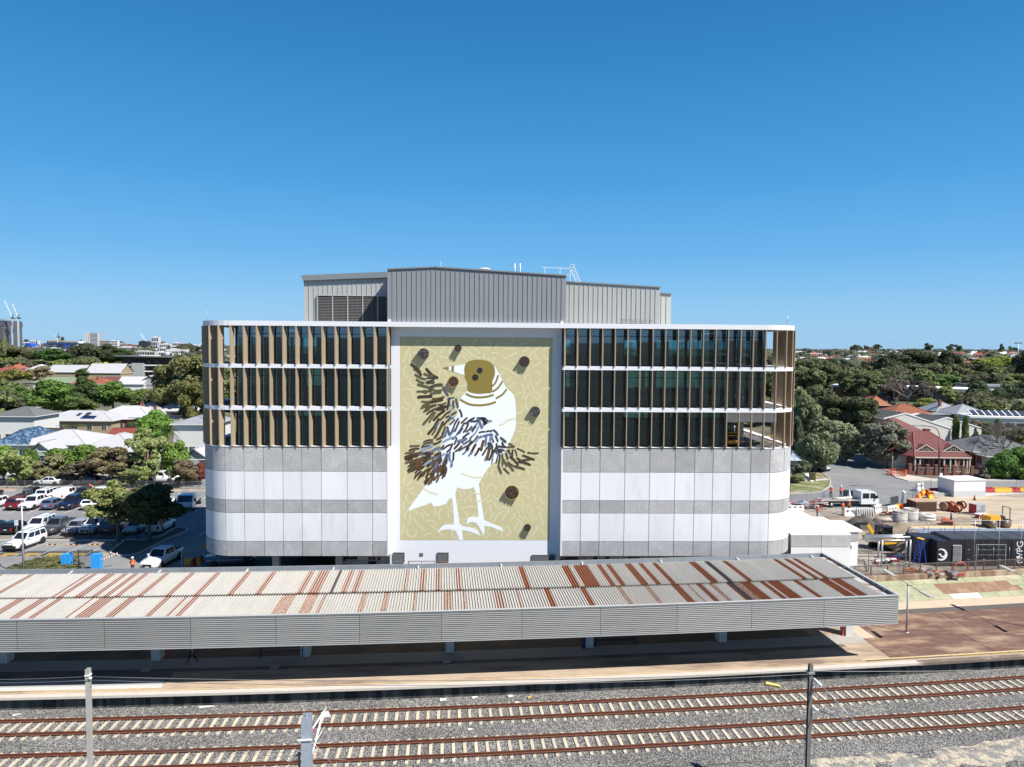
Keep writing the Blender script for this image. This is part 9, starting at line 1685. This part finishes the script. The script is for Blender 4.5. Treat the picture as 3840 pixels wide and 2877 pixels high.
# filler suburb: houses and trees that run on to the horizon
fr_ = random.Random(21); ftrees = []; k_ = 0
FG_L,FG_R = 'suburban trees beyond the car park roofs','suburban trees running to the right horizon'
cols = [(.045,.055,.024),(.035,.045,.02),(.06,.078,.025),(.05,.05,.028),(.03,.038,.018),(.075,.085,.035),(.075,.085,.035),(.06,.078,.025)]
def ok(px,py,side): return True
def ftree(px,py,hm,wm,side):
    p = ground_at(px,py); d = (p-Vector(CAM)).dot(Vector(_f)); kind = fr_.choice(['dense_far','gum_far','gum_far','dense_far']); c = fr_.choice(cols); 
    
    if side == 'left': zone = 'at the left edge' if px < 100 else 'over the long white roofs' if px < 420 else 'around the modern apartment building' if px < 640 else 'beside the main building'
    else: zone = 'close to the main building' if px < 3140 else 'left of the dark gum clump' if px < 3290 else 'around the dark gum clump' if px < 3440 else 'near the white four storey block' if px < 3590 else 'near the lime tree' if px < 3740 else 'at the right edge'
    nm = {.045: 'olive green',.035: 'dark green',.06: 'yellow green',.05: 'brown green',.03: 'very dark green',.075: 'pale olive'}[c[0]]
    lab = '%s %s %s tree %s, %s background' % ('small' if hm < 10 else 'large',nm,'rounded' if kind[0] == 'd' else 'ragged',zone,'farthest' if py < 1345 else 'middle' if py < 1385 else 'nearer')
    tree(kind,(p.x,p.y,0),hm,wm,c,lab,FG_L if side == 'left' else FG_R,fr_.randint(0,2),d < 260,'tree',.96)
for i in range(70):
    py = 1318+fr_.random()**1.3*80; px = fr_.uniform(-40,770); 
    if 455 < px < 655 and py > 1325: continue
    if 165 < px < 440 and 1365 < py < 1400: continue
    ftree(px,py,fr_.uniform(8,12),fr_.uniform(9,15),'left')
for i in range(150):
    py = 1326+fr_.random()**1.3*165; px = fr_.uniform(2985,3900)
    ftree(px,py,fr_.uniform(8,13),fr_.uniform(9,16),'right')
for i in range(26):
    ftree(fr_.uniform(2700,2985),fr_.uniform(1380,1600),fr_.uniform(8,12),fr_.uniform(8,13),'right')
for i in range(12):
    ftree(fr_.uniform(770,1000),fr_.uniform(1380,1560),fr_.uniform(8,12),fr_.uniform(8,13),'left')
for i in range(16):
    py = fr_.uniform(1440,1600); px = fr_.uniform(-60,60) if i % 2 else fr_.uniform(3600,3900); ftree(px,py,fr_.uniform(6,9),fr_.uniform(7,11),'left' if px < 1000 else 'right')
hm_ = [('house',fr_.choice(['white','orange','zinc','white','grey','redtile'])) for _ in range(60)]
for i in range(44):
    left = i < 16; py = 1325+fr_.random()*75; px = fr_.uniform(-20,760) if left else fr_.uniform(2990,3880); rm = fr_.choice(['white','orange','zinc','white','grey','orange','redtile'])
    if 420 < px < 680: continue
    p = ground_at(px,py,3.5); dist = (p-Vector(CAM)).dot(Vector(_f)); house('far_house','%s %s roofed house in the %s distance %s' % ('narrow' if i % 3 else 'broad',{'white': 'white','orange': 'orange','zinc': 'silver','grey': 'grey','redtile': 'red'}[rm],'left' if left else 'right','near the horizon' if py < 1350 else 'among nearer trees'),(p.x,p.y,0),fr_.uniform(-.4,.4),fr_.uniform(11,13) if i % 3 else fr_.uniform(16,19),13,3.5,'hip',3.6,rm,fr_.choice(['white','cream','brick']),windows=3,group='scattered small houses with %s roofs in the %s distance' % ({'white': 'white','orange': 'orange','zinc': 'silver','grey': 'grey','redtile': 'red'}[rm],'left' if left else 'right'))
# far wood that reads as one mass along the horizon
def far_wood():
    bm = bmesh.new(); bmesh.ops.create_icosphere(bm,subdivisions=2,radius=1); iv = np.array([q.co[:] for q in bm.verts]); it = np.array([[q.index for q in f.verts] for f in bm.faces]); bm.free(); rs = np.random.RandomState(8); V = []; F = []; base = 0
    for i in range(3400):
        y = 620*math.exp(rs.rand()*1.75); x = y*rs.uniform(-.86,.86)
        if abs(x/(y+63)+.005) < .30 and rs.rand() < .7: continue
        g = min(1,max(0,(y-500)/600))*(5 if x < 0 else 9)*(.7+.5*math.sin(x*.0031+1)*math.cos(y*.002)); s_ = rs.uniform(4,8)*(1+y/5000); v = iv*(1+.25*rs.normal(size=(len(iv),1)))*np.array([s_*1.3,s_*1.3,s_*.8])*.8+np.array([x,y,g+s_*.5]); V.append(v); F.append(it+base); base += len(iv); nq = 60; dd_ = rs.normal(size=(nq,3)); dd_ /= np.linalg.norm(dd_,axis=1)[:,None]; c_ = dd_*np.array([s_*1.3,s_*1.3,s_*.8])*rs.uniform(.75,1.15,(nq,1))+np.array([x,y,g+s_*.5]); tq = (c_[:,None,:]+rs.normal(size=(nq,3,3))*s_*.14).reshape(-1,3); V.append(tq); F.append(np.arange(nq*3).reshape(nq,3)+base); base += nq*3
    V = np.concatenate(V); F = np.concatenate(F).astype(np.int32); me = bpy.data.meshes.new('far_wood'); me.vertices.add(len(V)); me.vertices.foreach_set('co',V.reshape(-1)); me.loops.add(F.size); me.loops.foreach_set('vertex_index',F.reshape(-1)); me.polygons.add(len(F)); me.polygons.foreach_set('loop_start',np.arange(0,F.size,3,dtype=np.int32)); me.update(calc_edges=True)
    me.materials.append(mat('far_wood_green',(.085,.10,.06),.95,ns=.03,na=.35,col2=(.032,.042,.026),c2s=.04)); link('far_wood',me)['kind'] = 'stuff'
far_wood()
mb = MB(); q_ = random.Random(4)
for i in range(400):
    y = 640*math.exp(q_.random()*1.3); x = y*q_.choice([q_.uniform(-.8,-.3),q_.uniform(.33,.8),q_.uniform(.33,.8)]); g = min(1,max(0,(y-500)/600))*(5 if x < 0 else 9)*(.7+.5*math.sin(x*.0031+1)*math.cos(y*.002)); s_ = q_.uniform(6,13); m_ = q_.choice([0,0,1,2,3]); mb.box(x-s_,x+s_,y,y+10,g,g+5.5,0); mb.add([(x-s_-1,y-1,g+5.5),(x+s_+1,y-1,g+5.5),(x+s_+1,y+11,g+5.5),(x-s_-1,y+11,g+5.5),(x-s_*.5,y+5,g+9),(x+s_*.5,y+5,g+9)],[(0,1,5,4),(1,2,5),(2,3,4,5),(3,0,4)],m_)
mb.build('far_rooftops',[M_fw,ROOFM['orange'],ROOFM['zinc'],ROOFM['redtile']])['kind'] = 'stuff'
# horizon trees that stand up against the sky
for k,px,pt,pb,wd,lb in (('dense_far',X3(730),Y3(216),1326,38,'dark rounded tree against the sky left of the brick block'),('gum_far',X3(810),Y3(218),1326,24,'small tree against the sky next to the rounded one'),('gum_far',X3(915),Y3(216),1326,30,'flat tree against the sky over the brick block'),('gum_far',X3(1370),Y3(210),1332,38,'tall gum against the sky, middle of the right horizon'),('gum_far',X3(1590),Y3(218),1335,44,'gum against the sky right of the tall middle gum'),('cone',X3(2010),Y3(206),1336,28,'dark pine against the sky near the right edge'),('gum_far',X3(2100),Y3(228),1336,42,'gum against the sky right of the pine'),('dense_far',X3(290),Y3(250),1322,38,'low tree against the sky next to the building'),('dense_far',X3(385),Y3(270),1338,50,'bright green tree just below the right horizon'),('dense_far',300,1275,1300,18,'tree against the sky left of the white tower'),('dense_far',458,1280,1305,20,'tree against the sky right of the slab blocks'),('cone',220,1262,1290,7,'thin pine on the far hill beside the distant crane'),('dense_far',236,1263,1290,15,'pine clump on the far hill'),('dense_far',690,1286,1312,30,'dark trees on the skyline near the building'),('dense_far',100,1272,1295,20,'trees on the skyline above the white blocks'),('gum_far',130,1273,1295,18,'second clump on the skyline above the white blocks')):
    tp(k,px,pt,pb,wd,(.04,.05,.028) if 'bright' not in lb else (.07,.12,.03),lb,'trees standing against the sky',0,cf=.95)
# hills behind the camera that the windows mirror
mb = MB(); n = 60; vs = []
for i in range(n+1):
    a = math.pi+math.pi*i/n; h = 52+26*noise.noise((i*.17,3,0))+12*noise.noise((i*.6,7,0)); vs += [(3000*math.cos(a),3000*math.sin(a),-3),(3300*math.cos(a),3300*math.sin(a),max(30,h))]
mb.add(vs,[(2*i,2*i+2,2*i+3,2*i+1) for i in range(n)],0,True); struct('hills',mb,mat('far_hills',(.05,.065,.06),.95,ns=.003,na=.3))
# litter on the ballast
def litter(px,py,w_,m,lb,rz=0,d=None,h=.04):
    p = ground_at(px,py,-2.38); o = MB(); o.hexa([(-w_/2,-(d or w_)/2,0),(w_/2,-(d or w_)/2*.8,.02),(w_/2*.9,(d or w_)/2,0),(-w_/2,(d or w_)/2*.7,.03),(-w_/2,-(d or w_)/2,h),(w_/2,-(d or w_)/2*.8,h+.03),(w_/2*.9,(d or w_)/2,h),(-w_/2,(d or w_)/2*.7,h+.05)]); tag(o.build('litter',m,None,p,rz),lb,'litter')
litter(2900,2571,1.0,mat('yellow_sheet',(.62,.52,.16),.7),'crumpled yellow sheet lying on the ballast left of the right mast',-.55,.35,.08); litter(777,2652,1.0,M_whitepl,'long white plank on the ballast below the platform wall',.15,.12); litter(65,2682,.5,M_whitepl,'white scrap on the ballast at lower left',.3,.12); litter(1662,2626,.45,M_whitepl,'white paper scrap near the wall, centre left',.1,.25); litter(1780,2617,.4,M_whitepl,'white rag near the wall, centre',.5,.2); litter(1915,2612,.35,M_whitepl,'small white rag near the wall, centre right',.2,.25); litter(1987,2617,.3,mat('ochre_scrap',(.5,.35,.12),.8),'ochre scrap near the wall, centre right',.2,.2); litter(1938,2637,.3,M_whitepl,'small white scrap by the near side of the far rail',.8,.15); litter(1765,2737,.3,M_whitepl,'white scrap between the two tracks',.2,.1)
